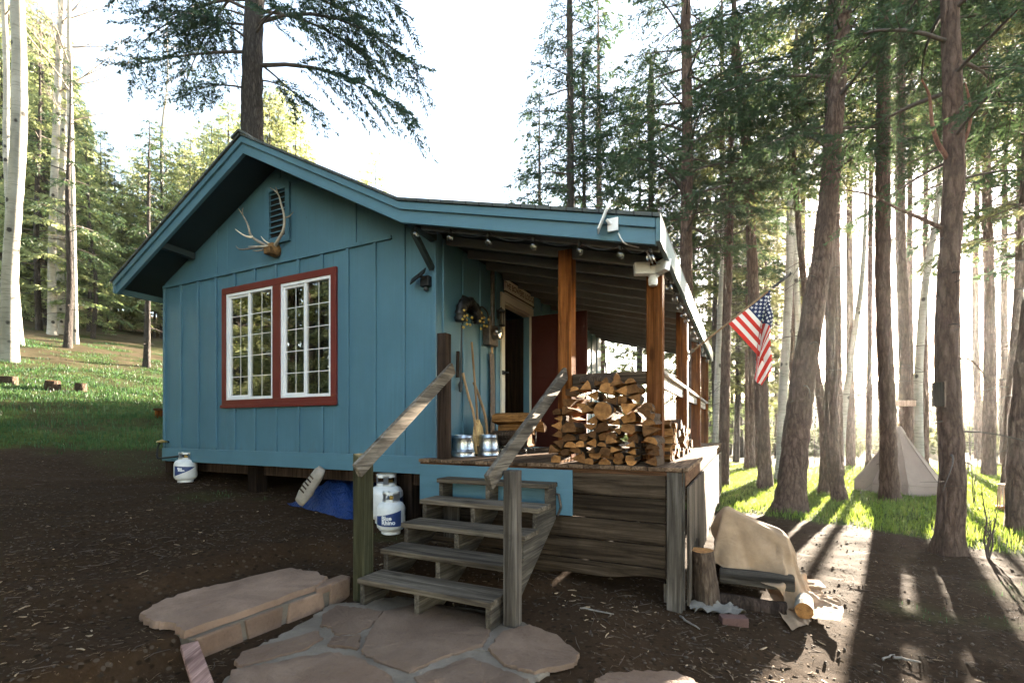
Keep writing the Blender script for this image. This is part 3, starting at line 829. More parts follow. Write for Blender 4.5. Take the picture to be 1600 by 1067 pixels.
for s, nm in ((-1, 0), (1, 1)):
    b = MB()
    if s < 0:
        tine(b, [(-.04, -.08, .05), (-.17, -.13, .12), (-.31, -.16, .22), (-.36, -.17, .36), (-.45, -.17, .50), (-.62, -.13, .66)], .021, .005)
        tine(b, [(-.08, -.12, .05), (-.20, -.22, .02), (-.36, -.28, .01), (-.45, -.28, .07)], .016, .004)
        tine(b, [(-.06, -.10, .04), (-.14, -.18, -.01), (-.20, -.22, -.01)], .013, .004)
        tine(b, [(-.28, -.155, .20), (-.38, -.20, .22), (-.55, -.22, .33)], .015, .004)
        tine(b, [(-.47, -.17, .52), (-.45, -.19, .57), (-.42, -.20, .60)], .010, .003)
    else:
        tine(b, [(.04, -.08, .05), (.16, -.12, .10), (.28, -.14, .20), (.31, -.15, .36), (.25, -.15, .54), (.19, -.15, .68), (.02, -.13, .80)], .022, .005)
        tine(b, [(.05, -.10, .05), (-.06, -.22, .02), (-.20, -.28, .02)], .015, .004)
        tine(b, [(.03, -.10, .06), (-.03, -.16, .10), (-.09, -.18, .17)], .012, .004)
        tine(b, [(.20, -.15, .66), (.20, -.17, .71), (.19, -.18, .75)], .011, .003)
        tine(b, [(.30, -.15, .34), (.34, -.10, .38), (.37, -.06, .45)], .010, .003)
    b.build('antler', M['antler'], an, smooth=True)

# black solar light on the wall corner
o = hthing('solar_wall_light', -.11, -.02, 3.005, 'small black solar security light tilted out from the wall corner', 'wall light')
b = MB(); b.box(-.06, .05, -.06, .0, -.06, .05); b.tube([(-.01, -.05, .03), (-.06, -.10, .05)], .018, 8); b.lathe([(.028, 0), (.028, .03), (.0, .045)], 12, (.0, -.03, -.07), mat=Matrix.Rotation(math.pi, 3, 'X')); b.build('housing', M['black'], o, bevel=.004)
b = MB(); b.beam((-.16, -.09, -.005), (.03, -.09, .095), .12, .014, (-.25, -.70, .55)); b.build('solar_panel', M['black'], o, bevel=.003)

# white solar panel on the barge board, wire to the floodlight
o = hthing('solar_charger', 2.03, -.53, 3.05, 'small white solar panel clamped to the front of the porch roof edge', 'solar panel')
b = MB(); b.beam((-.065, -.07, -.08), (.03, -.07, .13), .16, .012, (-.80, -.28, .40)); b.build('panel', M['whitepaint'], o, bevel=.003)
b = MB(); b.box(.0, .085, -.018, -.0005, -.075, .03); b.tube([(.03, -.02, -.02), (0, -.05, .01)], .014, 8); b.build('mount', M['white'], o, bevel=.003)
fl = hthing('floodlight', PR, .10, 2.80, 'white twin headed motion floodlight on the front face of the porch corner post', 'floodlight')
b = MB(); b.lathe([(.06, 0), (.062, .03), (.05, .05)], 18, (0, 0, 0), mat=Matrix.Rotation(math.pi / 2, 3, 'X')); b.box(-.05, .05, -.075, -.045, -.03, .03); b.build('base', M['white'], fl, smooth='auto')
for sx, az in ((-1, .45), (1, -.75)):
    b = MB(); mt = Matrix.Translation((sx * .095, -.085, .015)) @ Matrix.Rotation(az, 4, 'Z') @ Matrix.Rotation(-.2, 4, 'X')
    b.box(-.068, .068, -.035, .02, -.055, .055, mat=mt); b.box(-.058, .058, -.041, -.0355, -.045, .045, mat=mt); b.build('lamp_head', M['white'], fl, bevel=.006)
b = MB(); b.lathe([(.0, -.14), (.032, -.135), (.04, -.12), (.042, -.075), (.035, -.06)], 16, (0, -.06, .0)); b.build('motion_sensor', M['whitepaint'], fl, smooth='auto')
b = MB(); b.tube(curve([(-.18, -.62, .16), (-.13, -.58, .08), (-.02, -.35, .09), (.0, -.08, .06)], 6), .006, 6); b.build('cable', M['whitepaint'], fl, smooth=True)

# string lights under the porch roof
sl = empty('string_lights', HC, HANG, 'string of clear glass bulbs hung under the porch roof edge', 'string lights')
pts = []; bulbs = []
def zf(x): return roof_z(x) - .23
xs = [.02, .43, .86, 1.32, 1.75, 2.10, 2.34]
path = []
for i, x in enumerate(xs): path.append((x, -.40, zf(x) + .03))
for i, y in enumerate([.02, .55, 1.0, 1.4, 1.8, 2.15, 2.6, 3.0, 3.5, 4.1, 4.7, 5.4, 6.2]): path.append((2.36, y, 2.85))
b = MB()
for p, q in zip(path[:-1], path[1:]):
    c = [Vector(p).lerp(Vector(q), k / 6) - Vector((0, 0, .05 * math.sin(math.pi * k / 6))) for k in range(7)]; b.tube(c, .004, 5, cap=False)
b.build('cord', M['black'], sl)
for p in path:
    b = MB(); p = Vector(p); b.lathe([(.0, -.115), (.018, -.11), (.031, -.09), (.033, -.07), (.022, -.045), (.014, -.03)], 12, p, capb=False); ob = b.build('bulb', M['bulb'], sl, smooth=True)
    b = MB(); b.lathe([(.014, -.034), (.016, -.005), (.010, .006)], 10, p); b.build('socket', M['black'], sl)

# sign over the door
o = hthing('door_sign', .035, (D0 + D1) / 2, 3.38, 'pale wooden name sign with brown lettering above the open doorway', 'sign')
b = MB(); b.box(0, .022, -.50, .50, -.085, .085); b.build('board', M['trim_white'], o, bevel=.003)
b = MB(); 
for z in (-.095, .087): b.box(.0, .03, -.515, .515, z, z + .010)
b.build('frame', M['dark_z'], o)
vs, fs = text_mesh('THE BOWERS LODGE', .115, .002)
b = MB(); b.add([(.0235, v.x * .93, v.y) for v in vs], fs); b.build('lettering', M['cedar_x'], o)
# porch lamp, meter, hanging pole, bundle, saw
o = hthing('porch_lamp', .0, D0 - .21, 2.90, 'small black lantern lamp on the wall beside the door frame', 'wall lamp')
b = MB(); b.box(.0, .02, -.045, .045, -.02, .10); b.tube([(.02, 0, .08), (.08, 0, .12), (.09, 0, .09)], .009, 8)
b.lathe([(.015, .10), (.055, .07), (.055, .06)], 8, (.09, 0, 0)); b.lathe([(.045, -.13), (.05, -.12), (.02, -.14)], 8, (.09, 0, 0))
for k in range(4):
    a = math.pi / 4 + k * math.pi / 2; b.beam((.09 + .045 * math.cos(a), .045 * math.sin(a), -.125), (.09 + .052 * math.cos(a), .052 * math.sin(a), .06), .008, .008, (1, 0, 0))
b.build('lantern_frame', M['black'], o)
b = MB(); b.lathe([(.034, -.12), (.04, .055)], 12, (.09, 0, 0)); b.build('glass_chimney', M['bulb'], o, smooth=True)
o = hthing('electric_meter', .0, 1.10, 2.62, 'dark electric meter box with glass dome and conduit rising to the porch ceiling', 'electric meter')
b = MB(); b.box(.021, .12, -.12, .12, -.16, .10); b.build('meter_box', M['iron'], o, bevel=.008)
b = MB(); b.lathe([(.095, 0), (.095, .06), (.08, .10), (.0, .115)], 22, (.12, 0, .0), mat=Matrix.Rotation(math.pi / 2, 3, 'Y')); b.build('meter_dome', M['bulb'], o, smooth='auto')
b = MB(); b.tube([(.06, .07, .09), (.06, .07, .90)], .028, 10); b.tube([(.06, .0, .09), (.06, -.02, .22)], .022, 10); b.build('conduit', M['iron'], o, smooth='auto')
b = MB(); b.tube(curve([(.06, -.04, .1), (.08, -.10, .24), (.05, -.2, .3), (.04, -.3, .22)], 5), .012, 6); b.build('cable', M['black'], o, smooth=True)
o = hthing('hanging_pole', .02, .40, 2.0, 'thin black pole hanging on the blue wall below a yellow tipped bundle', 'pole')
b = MB(); b.tube([(.03, .0, -.08), (.03, .03, .60)], .010, 8); b.lathe([(.0, -.19), (.02, -.18), (.028, -.10), (.012, -.06)], 10, (.03, 0, 0)); b.build('shaft', M['black'], o, smooth='auto')
b = MB(); b.tube([(.03, -.06, -.02), (.028, -.05, .28)], .022, 8); b.build('grip', M['dark_z'], o, smooth='auto')
o = hthing('hanging_bundle', .03, .52, 2.78, 'dark arched hanging bundle with two lobes dotted with yellow tips', 'wall hanging')
b = MB(); c = curve([(.05, -.17, -.16), (.06, -.16, .0), (.06, -.05, .10), (.06, .10, .09), (.06, .22, -.02), (.05, .25, -.10)], 6)
b.tube(c, [.045 + .03 * abs(math.sin(i * 1.9)) for i in range(len(c))], 10, jit=.25)
b.build('dark_cloth', M['black'], o, smooth=True)
for (cy, cz) in ((-.17, -.14), (.23, -.08)):
    for k in range(9):
        a = k * 2.4; rr = .03 + .012 * k
        b = MB(); b.lathe([(.0, 0), (.016, .008), (.017, .02), (.0, .035)], 8, (.10 + .01 * (k % 3), cy + rr * math.cos(a), cz + rr * math.sin(a)), mat=Matrix.Rotation(math.pi / 2, 3, 'Y')); b.build('yellow_tip', M['yellow'], o, smooth=True)
o = hthing('crosscut_saw', .035, 1.20, 1.78, 'long old two man saw blade with large teeth hanging upright on the wall', 'saw')
prof = []; L = 1.15
for k in range(33):
    f = k / 32; y = -.055 + .02 * math.sin(f * 3.1)
    prof.append((y - (.016 if k % 2 else 0), -.55 + f * L))
prof += [(.07 - .01, -.55 + L), (.09, 0), (.06, -.55)]
b = MB(); b.prism([(p[0], p[1]) for p in prof], 0, .004, axis='x'); b.build('blade', M['iron'], o)
b = MB(); b.tube([(.002, 0, .6), (.002, 0, .75)], .017, 8); b.build('grip', M['handle'], o, smooth='auto')

# broom, axe, spare handle, buckets
o = hthing('broom', .20, .60, DK, 'corn straw broom standing on the porch with its long handle against the wall', 'broom')
mt = Matrix.Rotation(-.115, 4, 'Y') @ Matrix.Rotation(-.05, 4, 'X')
b = MB(); b.tube([mt @ Vector((0, 0, .36)), mt @ Vector((0, 0, 1.38))], .0135, 10); b.build('handle', M['handle'], o, smooth='auto')
b = MB(); pr = [(.11, .02), (.125, .10), (.13, .24), (.10, .34), (.05, .40), (.02, .43)]; vs = []; n = 20
for (w, z) in pr:
    for k in range(n):
        a = 2 * math.pi * k / n; jt = rng.uniform(.94, 1.06); vs.append(mt @ Vector((.03 * math.sin(a) * (.6 + w) * 1.2, w * math.cos(a) * jt, z + (rng.uniform(-.02, .02) if z < .05 else 0))))
b.add(vs, [(i * n + k, i * n + (k + 1) % n, (i + 1) * n + (k + 1) % n, (i + 1) * n + k) for i in range(len(pr) - 1) for k in range(n)] + [tuple(range(n - 1, -1, -1)), tuple((len(pr) - 1) * n + k for k in range(n))])
b.build('bristles', M['straw'], o, smooth='auto')
o = hthing('axe', .14, .47, DK, 'axe with a long curved pale handle leaning on the wall behind the left bucket', 'axe')
b = MB(); c = curve([(.04, .06, .10), (.03, .04, .45), (-.03, .0, .72), (-.085, -.03, .97)], 5); b.tube(c, [.017, .016] + [.015] * (len(c) - 4) + [.018, .02], 8); b.build('handle', M['handle'], o, smooth=True)
b = MB(); b.prism([(-.03, .02), (.16, -.02), (.16, .14), (-.03, .09)], .045, .075, axis='y'); b.build('axe_head', M['iron'], o, bevel=.006)
o = hthing('maul_handle', .16, .70, DK, 'shorter honey coloured tool handle leaning on the wall behind the broom', 'tool handle')
b = MB(); c = curve([(.06, .05, .03), (.05, .03, .4), (-.01, -.02, .68), (-.085, -.04, .88)], 5); b.tube(c, .017, 8); b.build('handle', M['handle'], o, smooth=True)
b = MB(); b.box(-.0, .12, .01, .08, .02, .09); b.build('maul_head', M['iron'], o, bevel=.008)
def bucket(r, t, label):
    o = hthing('metal_bucket', r, t, DK + .003, label, 'bucket', 'upturned metal buckets on the porch')
    b = MB(); h = .245
    b.lathe([(.134, .0), (.137, .004), (.134, .01), (.128, .05), (.131, .057), (.127, .064), (.124, .07), (.127, .077), (.123, .084), (.109, h - .04), (.112, h - .034), (.108, h - .027), (.106, h - .004), (.102, h), (.096, h), (.094, h - .012), (0, h - .012)], 36, capb=False, capt=False)
    b.build('pail', M['steel'], o, smooth='auto')
    b = MB(); b.tube([(.13 * math.cos(a), .13 * math.sin(a) - .0, .02 + .012 * math.sin(a * 3)) for a in np.linspace(-1.2, 1.9, 14)], .004, 6); b.build('bail_handle', M['iron'], o)
    return o
bucket(.15, .30, 'ribbed galvanised bucket upturned on the porch edge, left of the broom')
bucket(.30, .62, 'ribbed galvanised bucket upturned on the porch, right of the broom')

# ------------------------------------------------------------------ firewood
def split_log(kind, L, R, seed):
    """split or round log, axis along y, lying on its lowest face"""
    rg = random.Random(seed); n = 7
    if kind == 'round':
        sec = [(R * math.cos(a) * rg.uniform(.94, 1.06), R * math.sin(a) * rg.uniform(.94, 1.06)) for a in np.linspace(0, 2 * math.pi, 15)[:-1]]; barks = [0] * 14
    elif kind == 'wedge':
        a0, a1 = -.42, .42 + rg.uniform(0, .3); sec = [(-R * .8, rg.uniform(-.1, .1) * R)] + [(R * .9 * math.cos(a) * 1.1, R * .95 * math.sin(a) * 1.45) for a in np.linspace(a0, a1, 6)]
        barks = [1, 0, 0, 0, 0, 0, 1]
    elif kind == 'quad':
        sec = [(-R * .8, -R * .5), (R * .7, -R * .62), (R * .9, -.1 * R), (R * .75, R * .55), (-R * .15, R * .62), (-R * .85, R * .35)]
        sec = [(a * rg.uniform(.85, 1.15), b * rg.uniform(.85, 1.15)) for a, b in sec]; barks = [1, 1, 0, 1, 1, 1]
    else:
        sec = [(R * math.cos(a) * rg.uniform(.92, 1.05), R * .9 * math.sin(a) * rg.uniform(.92, 1.05)) for a in np.linspace(.0, math.pi, 9)]; barks = [0] * 8 + [1]
    k = len(sec); vs = []
    for i in range(n):
        y = (i / (n - 1) - .5) * L; s = 1 + rg.uniform(-.06, .06); dx, dz = rg.uniform(-.04, .04) * R, rg.uniform(-.04, .04) * R
        for (x, z) in sec: vs.append((x * s + dx, y + (rg.uniform(-.008, .008) if i in (0, n - 1) else 0), z * s + dz))
    zmin = min(v[2] for v in vs); vs = [(x, y, z - zmin) for x, y, z in vs]
    fs = []; ms = []
    for i in range(n - 1):
        for j in range(k):
            fs.append((i * k + j, (i + 1) * k + j, (i + 1) * k + (j + 1) % k, i * k + (j + 1) % k)); ms.append(barks[j])
    fs += [tuple(range(k)), tuple(range(n * k - 1, (n - 1) * k - 1, -1))]; ms += [2, 2]
    b = MB(); b.add(vs, fs, ms); me = b.mesh('firewood_log', [M['bark_log'], M['split'], M['end']]); return me, max(v[2] for v in vs), max(abs(v[0]) for v in vs)
protos = {}
lrg = random.Random(11)
for i, kd in enumerate(['wedge', 'quad', 'half', 'wedge', 'quad', 'half', 'wedge', 'quad', 'round', 'half']):
    for q, R in enumerate((.045, .058, .074)):
        protos[(i, q)] = split_log(kd, 1.0, R, 100 + i * 3 + q)
def log_at(me, loc, L, az, roll, tilt, label, group, name='firewood_log'):
    o = bpy.data.objects.new(name, me); COL.objects.link(o)
    o.location = loc; o.rotation_mode = 'YXZ' if False else 'XYZ'
    o.matrix_world = Matrix.Translation(loc) @ Matrix.Rotation(HANG + az, 4, 'Z') @ Matrix.Rotation(tilt, 4, 'X') @ Matrix.Rotation(roll, 4, 'Y') @ Matrix.Diagonal((1, L, 1, 1))
    tag(o, label, 'firewood', group); return o
# each log gets a colour of its own through a copied mesh value
def fresh(me):
    m2 = me.copy(); v = lrg.random(); at = m2.attributes['rnd']; at.data.foreach_set('value', [v] * len(m2.polygons)); return m2
G1 = 'split logs stacked on the porch front'
L1 = 'split firewood log in the stack between the two front porch posts'
def prof_h(r):          # height of the front stack along the wall
    return float(np.interp(r, [1.40, 1.47, 1.56, 1.66, 1.8, 2.0, 2.12, 2.22, 2.30, 2.36], [.30, .50, .66, .72, .76, .77, .74, .62, .46, .30]))
placed = []
def stack(r0, r1, top, along, GROUP, LABEL, seedz, tmid, Lr, nmax=90):
    """logs laid one by one into the lowest hollow of the pile"""
    rg = random.Random(seedz); K = 120; sky = [DK + .002] * K; cell = (r1 - r0) / K; done = 0; fail = 0
    while done < nmax and fail < 60:
        i = rg.choice([0, 1, 2, 3, 4, 5, 6, 7, 9, 1, 4, 0, 3, 6]); q = rg.choice([0, 0, 1, 1, 2]); me, h, hw = protos[(i, q)]
        nw = max(3, int(hw * 1.62 / cell)); best = None
        for a in range(0, K - nw + 1, 2):
            z = max(sky[a:a + nw]); waste = sum(z - v for v in sky[a:a + nw]) * cell
            cx = r0 + (a + nw / 2) * cell
            if z + h * .55 - DK > top(cx): continue
            sc = z + waste * 3 + rg.uniform(0, .012)
            if best is None or sc < best[0]: best = (sc, a, z, cx)
        if best is None: fail += 1; continue
        _, a, z, cx = best; fl = rg.choice([0, 0, math.pi])
        first = z < DK + .01
        p_t = tmid(cx, rg); zz = z + (h if fl else 0) - (0 if first else .010)
        p = H(cx, p_t, zz) if along == 'y' else H(p_t, cx, zz)
        log_at(fresh(me), p, rg.uniform(*Lr), rg.uniform(-.10, .10) + (0 if along == 'y' else math.pi / 2), fl + (0 if first else rg.uniform(-.35, .35)), 0 if first else rg.uniform(-.06, .06), LABEL, GROUP)
        for k in range(a, a + nw):
            e = abs((k - a) / max(1, nw - 1) - .5) * 2; sky[k] = z + h * (.93 - .25 * e ** 3)
        done += 1
def tm1(cx, rg):
    if 1.52 < cx < 2.21: return .02 + rg.uniform(-.08, .05)
    return -.05 + rg.uniform(-.02, .01)
# the middle of the stack is long; the flanks in front of the posts are short offcuts
stack(1.52, 2.215, prof_h, 'y', G1, L1, 3, tm1, (.33, .42))
stack(1.40, 1.52, prof_h, 'y', G1, L1, 5, lambda c, r: -.055 + r.uniform(-.02, .0), (.22, .26))
stack(2.225, 2.38, prof_h, 'y', G1, L1, 8, lambda c, r: -.055 + r.uniform(-.02, .0), (.22, .26))
me, h, hw = protos[(8, 2)]
log_at(fresh(me), H(1.88, -.04, DK + .40), .44, .05, .3, 0, 'dark round unsplit log end in the middle of the front porch woodpile', None).scale *= 1.1
me, h, hw = protos[(2, 2)]
log_at(fresh(me), H(2.24, -.05, DK + .44), .26, .0, .75, 0, 'pale half log tilted down over the right shoulder of the front porch woodpile', None)
log_at(fresh(protos[(5, 2)][0]), H(1.80, .05, DK + .76), .36, 1.35, .0, 0, 'dark half log lying crossways on top of the front woodpile against the rail', None)
G2 = 'split logs stacked along the porch side'
L2 = 'split firewood log in the stack along the side rail behind the corner post'
def prof2(y): return float(np.interp(y, [.26, .9, 1.3, 1.7, 2.0, 2.15], [.70, .68, .62, .52, .38, .25]))
stack(.30, 2.2, prof2, 'x', G2, L2, 21, lambda c, r: 2.20 + r.uniform(-.03, .04), (.34, .42))
# log rack by the door
rk = hthing('log_rack', .38, 1.10, DK, 'black wire log rack on curled feet beside the doorway', 'log rack')
b = MB()
for y in (-.12, .14):
    b.tube(curve([(-.24, y, .46), (-.25, y, .12), (-.12, y, .08), (.12, y, .08), (.25, y, .12), (.26, y, .30)], 5), .008, 6)
    for x in (-.2, .2): b.tube(curve([(x, y, .09), (x + .05, y, .05), (x + .02, y, .008), (x - .04, y, .03)], 5), .007, 6)
for x in (-.2, 0, .2): b.tube([(x, -.13, .085), (x, .15, .085)], .007, 6)
b.build('wire_frame', M['black'], rk, smooth=True)
G3 = 'logs in the rack by the door'
for (dx, dy, dz, i, q, L, rl, lab) in ((.0, -.07, .10, 8, 2, .50, .4, 'thick dark barked log lowest at the front of the rack by the door'), (.02, .06, .10, 2, 2, .46, 0, 'half log lying behind the thick log in the rack by the door'),
                                 (-.02, -.08, .255, 2, 2, .50, 3.3, 'dark barked log in the middle of the rack by the door'), (.03, .05, .24, 4, 2, .46, .3, 'square split log behind the middle log of the rack'),
                                 (.03, -.03, .365, 1, 2, .52, .1, 'long pale split log on top of the rack by the door'), (.12, .06, .40, 3, 1, .42, .5, 'narrow split log behind the top log of the rack'), (.2, .10, .33, 0, 1, .36, .9, 'short pale wedge poking out at the right end of the rack')):
    me = fresh(protos[(i, q)][0]); o = log_at(me, H(.38 + dx, 1.10 + dy, DK + dz), L, math.pi / 2, rl, 0, lab, G3)
    o.matrix_world = o.matrix_world @ Matrix.Diagonal((1.38, 1, 1.38, 1))

# ------------------------------------------------------------------ flag on its pole
fo = empty('flag', (0, 0, 0), 0, 'American flag hanging from a slanted pole on the third porch post', 'flag')
P0 = H(PR + .07, 2.33, 2.36); P1 = H(PR + 1.20, 2.33 + .05, 3.24); pd = (P1 - P0).normalized()
b = MB(); b.tube([P0, P0 + pd * .5, P1 - pd * .25], .012, 8); b.build('pole', M['handle'], fo, smooth='auto')
b = MB(); c = [P1 - pd * .19, P1 - pd * .08, P1 + pd * .05]; b.tube(c, .017, 8, jit=.1); b.lathe([(.0, -.02), (.018, 0), (.0, .03)], 8, P1 + pd * .06); b.build('pole_tip', M['black'], fo, smooth='auto')
b = MB(); b.box(-.012, .0, -.04, .04, -.06, .06, mat=Matrix.Translation(H(PR + .072, 2.33, 2.35)) @ Matrix.Rotation(HANG, 4, 'Z') @ Matrix.Translation((.012, 0, 0))); b.tube([P0 - pd * .02, P0 + pd * .10], .02, 8); b.build('bracket', M['iron'], fo)
hu = Vector((pd.x, pd.y, 0)).normalized(); up = Vector((0, 0, 1)); hn = hu.cross(up).normalized()
cs = math.sqrt(pd.x ** 2 + pd.y ** 2); sn = pd.z; Hh = .62; LF = 1.0
A0 = (P1 - pd * .20) - pd * Hh
ND = 26; NL = 60
def fpoint(a, s):
    """a in 0..1 along the hoist, s metres along the fly"""
    base = A0 + pd * (Hh * a); xf = cs * Hh * (1 - a); sl = xf / max(sn, .05)
    if s <= sl:
        x, z, off = sn * s, -cs * s, .018 * math.sin(a * 7 + s * 6) * min(1, s * 4)
    else:
        q = s - sl
        wob = .030 * math.sin(q * 9 + a * 9) + .018 * math.sin(a * 17 + q * 4)
        x = xf - (.30 * q * (1 - .5 * q) + .10 * (1 - a) * min(1, q * 3)) + .02 * math.sin(a * 12); z = -cs * sl - .95 * q
        off = .018 * math.sin(a * 7 + s * 6) + .035 * min(1, q * 12) + .05 * min(1, q * 4) * math.sin(a * 11 + q * 5) + wob * min(1, q * 5)
    return base + hu * x + up * z + hn * off
b = MB(); vs = []; fs = []; ms = []
for i in range(ND + 1):
    for j in range(NL + 1): vs.append(fpoint(i / ND, LF * j / NL))
for i in range(ND):
    for j in range(NL):
        fs.append((i * (NL + 1) + j, i * (NL + 1) + j + 1, (i + 1) * (NL + 1) + j + 1, (i + 1) * (NL + 1) + j))
        st_i = i // 2
        ms.append(2 if (i >= 12 and j < NL * .40) else (0 if st_i % 2 == 0 else 1))
b.add(vs, fs, ms); 
flag = b.build('cloth', [M['flagred'], M['flagwhite'], M['flagblue']], fo, smooth=True)
b = MB()
for ri in range(9):
    for ci in range(6 if ri % 2 == 0 else 5):
        a = 12 / 26 + (14 / 26) * (ri + 1) / 10; s = LF * .40 * (ci * 2 + (1 if ri % 2 == 0 else 2)) / 12
        c = fpoint(a, s); ea = (fpoint(min(a + .01, 1), s) - fpoint(a - .01, s)).normalized(); es = (fpoint(a, s + .01) - fpoint(a, s - .005)).normalized(); nn = ea.cross(es).normalized()
        for sg in (-1, 1):
            vv = [c + nn * (.002 * sg) + (ea * math.cos(k * math.pi / 5) + es * math.sin(k * math.pi / 5)) * (.021 if k % 2 == 0 else .009) for k in range(10)]
            b.add(vv, [tuple(range(10))])
b.build('stars', M['flagstar'], flag)

# ------------------------------------------------------------------ propane tanks
def wrap(vs, R, ang0, zc, off):
    out = []
    for v in vs:
        a = ang0 + v.x / R; out.append(((R + off) * math.cos(a), (R + off) * math.sin(a), zc + v.y))
    return out
def tank(x, y, yaw, label, scale=1.0, logo=True):
    z = gzf(x, y)
    o = empty('propane_tank', (x, y, z - .005), yaw, label, 'propane tank'); o.scale = (scale,) * 3
    b = MB(); R = .152
    b.lathe([(.09, .03), (.125, .045), (.146, .075), (R, .11), (R, .265), (.147, .295), (.125, .33), (.085, .35), (.0, .36)], 40); b.build('shell', M['whitepaint'], o, smooth='auto')
    b = MB(); b.lathe([(.10, .0), (.105, .005), (.102, .045)], 30, capb=False, capt=False); b.build('foot_ring', M['whitepaint'], o, smooth='auto')
    b = MB(); n = 40; rr = .092; zs_ = [.335, .375, .425, .455]; vs = []; fs = []
    for z_ in zs_:
        for k in range(n): a = 2 * math.pi * k / n; vs += [(rr * math.cos(a), rr * math.sin(a), z_), ((rr - .006) * math.cos(a), (rr - .006) * math.sin(a), z_)]
    for i in range(3):
        for k in range(n):
            a = (k + .5) / n * 2 * math.pi
            hole = (i == 1 and any(abs(((a - h + math.pi) % (2 * math.pi)) - math.pi) < .42 for h in (math.pi * .5, math.pi * 1.05, math.pi * 1.5, .15 * math.pi)))
            hole = hole or (i > 0 and abs(((a - math.pi * .78 + math.pi) % (2 * math.pi)) - math.pi) < .28)
            if hole: continue
            p = lambda ii, kk, s: (ii * n + kk % n) * 2 + s
            fs += [(p(i, k, 0), p(i, k + 1, 0), p(i + 1, k + 1, 0), p(i + 1, k, 0)), (p(i, k + 1, 1), p(i, k, 1), p(i + 1, k, 1), p(i + 1, k + 1, 1)), (p(i + 1, k, 0), p(i + 1, k + 1, 0), p(i + 1, k + 1, 1), p(i + 1, k, 1)), (p(i, k + 1, 0), p(i, k, 0), p(i, k, 1), p(i, k + 1, 1))]
    b.add(vs, fs); b.build('collar', M['whitepaint'], o, smooth='auto')
    b = MB(); b.lathe([(.022, .355), (.022, .40), (.012, .41), (.012, .425), (.026, .428), (.026, .438), (.0, .44)], 14); b.box(.0, .06, -.015, .015, .375, .4); b.build('valve', M['brass'], o, smooth='auto')
    b = MB(); P = []; m_ = 30
    for i in range(6):
        row = []
        for k in range(m_ + 1):
            a = -math.pi / 2 - 1.05 + 2.0 * k / m_; f = k / m_
            top = .205 + .06 * f ** 1.4; bot = .095 + .06 * (1 - f) ** 2 * .3
            if not logo: top, bot = .255 - .02 * f, .25 - .15 * (1 - f) ** .7
            zz = bot + (top - bot) * i / 5; rr_ = R + .0012 - (max(0, .11 - zz) ** 2) * 1.6
            row.append((rr_ * math.cos(a), rr_ * math.sin(a), zz))
        P.append(row)
    b.grid(P); lb = b.build('label_band', M['labelblue'], o, smooth=True)
    b = MB()
    for w, zc, dx in (('Blue', .187, -.02), ('Rhino', .140, 0)):
        v_, f_ = text_mesh(w, .062 if logo else .036, .0022)
        if not logo: zc = .2 + (zc - .16) * .6; dx -= .05
        b.add(wrap([Vector((p.x + dx, p.y)) for p in v_], R, -math.pi / 2, zc, .0026), f_)
    b.build('lettering', M['labelwhite'], lb)
    return o
p = W(611, 828, 5.18); tank(p.x, p.y, .05, 'front white propane tank with navy label beside the staircase')
p = W(604, 815, 5.52); t2 = tank(p.x, p.y, .9, 'taller white propane tank standing close behind the labelled one', 1.24); t2.location.z += .02
p = W(290, 748, 7.12); t3 = tank(p.x, p.y, .55, 'white propane tank alone at the left corner of the cabin', .98, False)
gp = H(WL + .12, -.10, 0)
o = empty('gas_regulator', (gp.x, gp.y, 1.18), HANG, 'brass gas regulator with black hose on the left wall corner above a propane tank', 'regulator')
b = MB(); b.lathe([(.0, -.015), (.06, -.012), (.075, .0), (.06, .018), (.02, .03), (0, .04)], 18); b.build('regulator_body', M['brass'], o, smooth='auto')
tl = t3.matrix_world.translation if False else Vector(t3.location)
Rm = Matrix.Rotation(-HANG, 4, 'Z'); e = Rm @ (Vector((tl.x, tl.y, tl.z + .40)) - Vector((gp.x, gp.y, 1.18)))
b = MB(); b.tube(curve([(-.05, .0, -.01), (-.09, -.01, -.10), (-.06, -.03, -.24), (.0, e.y * .5, e.z - .05), (e.x, e.y, e.z)], 6), .013, 8); b.tube([(0, .1, 0), (0, .0, .0)], .014, 8); b.build('hose', M['black'], o, smooth=True)
# sack, blue tarp under the floor
o = empty('feed_sack', (0, 0, 0), 0, 'crumpled white printed paper sack leaning under the cabin floor', 'sack')
p0 = W(467, 785, 5.75); p1 = W(503, 731, 5.75); b = MB(); c = [p0.lerp(p1, k / 9) for k in range(10)]; d = (p1 - p0).normalized(); sd = Vector((.9, -.43, 0)); sd = (sd - d * sd.dot(d)).normalized(); nn = d.cross(sd); rg = random.Random(2); n = 18; vs = []
for i, q in enumerate(c):
    f = i / 9; wv = .10 * (1 - .25 * f) * (.75 if i in (0, 9) else 1); th = .055 * math.sin(math.pi * (.12 + .76 * f)) + .012
    for k in range(n):
        a = 2 * math.pi * k / n; j = 1 + rg.uniform(-.13, .13); vs.append(q + sd * (wv * math.cos(a) * j) + nn * (th * math.sin(a) * j))
b.add(vs, [(i * n + k, i * n + (k + 1) % n, (i + 1) * n + (k + 1) % n, (i + 1) * n + k) for i in range(9) for k in range(n)] + [tuple(range(n - 1, -1, -1)), tuple(9 * n + k for k in range(n))]); sk = b.build('bag', M['sack'], o, smooth=True)
b = MB(); v_, f_ = text_mesh('CORN', .085, .004)
cm = p0.lerp(p1, .52)
b.add([cm + d * (v.x * .9) - sd * (v.y) + nn * (-.078 if nn.y > 0 else .078) for v in v_], f_)
b = MB()
for k in range(5): b.beam(cm + d * (k * .05 - .1) + sd * -.05 + nn * (-.07 if nn.y > 0 else .07), cm + d * (k * .05 - .1) + sd * .05 + nn * (-.07 if nn.y > 0 else .07), .018, .004, nn)
b.build('print', M['grey_x'], sk)
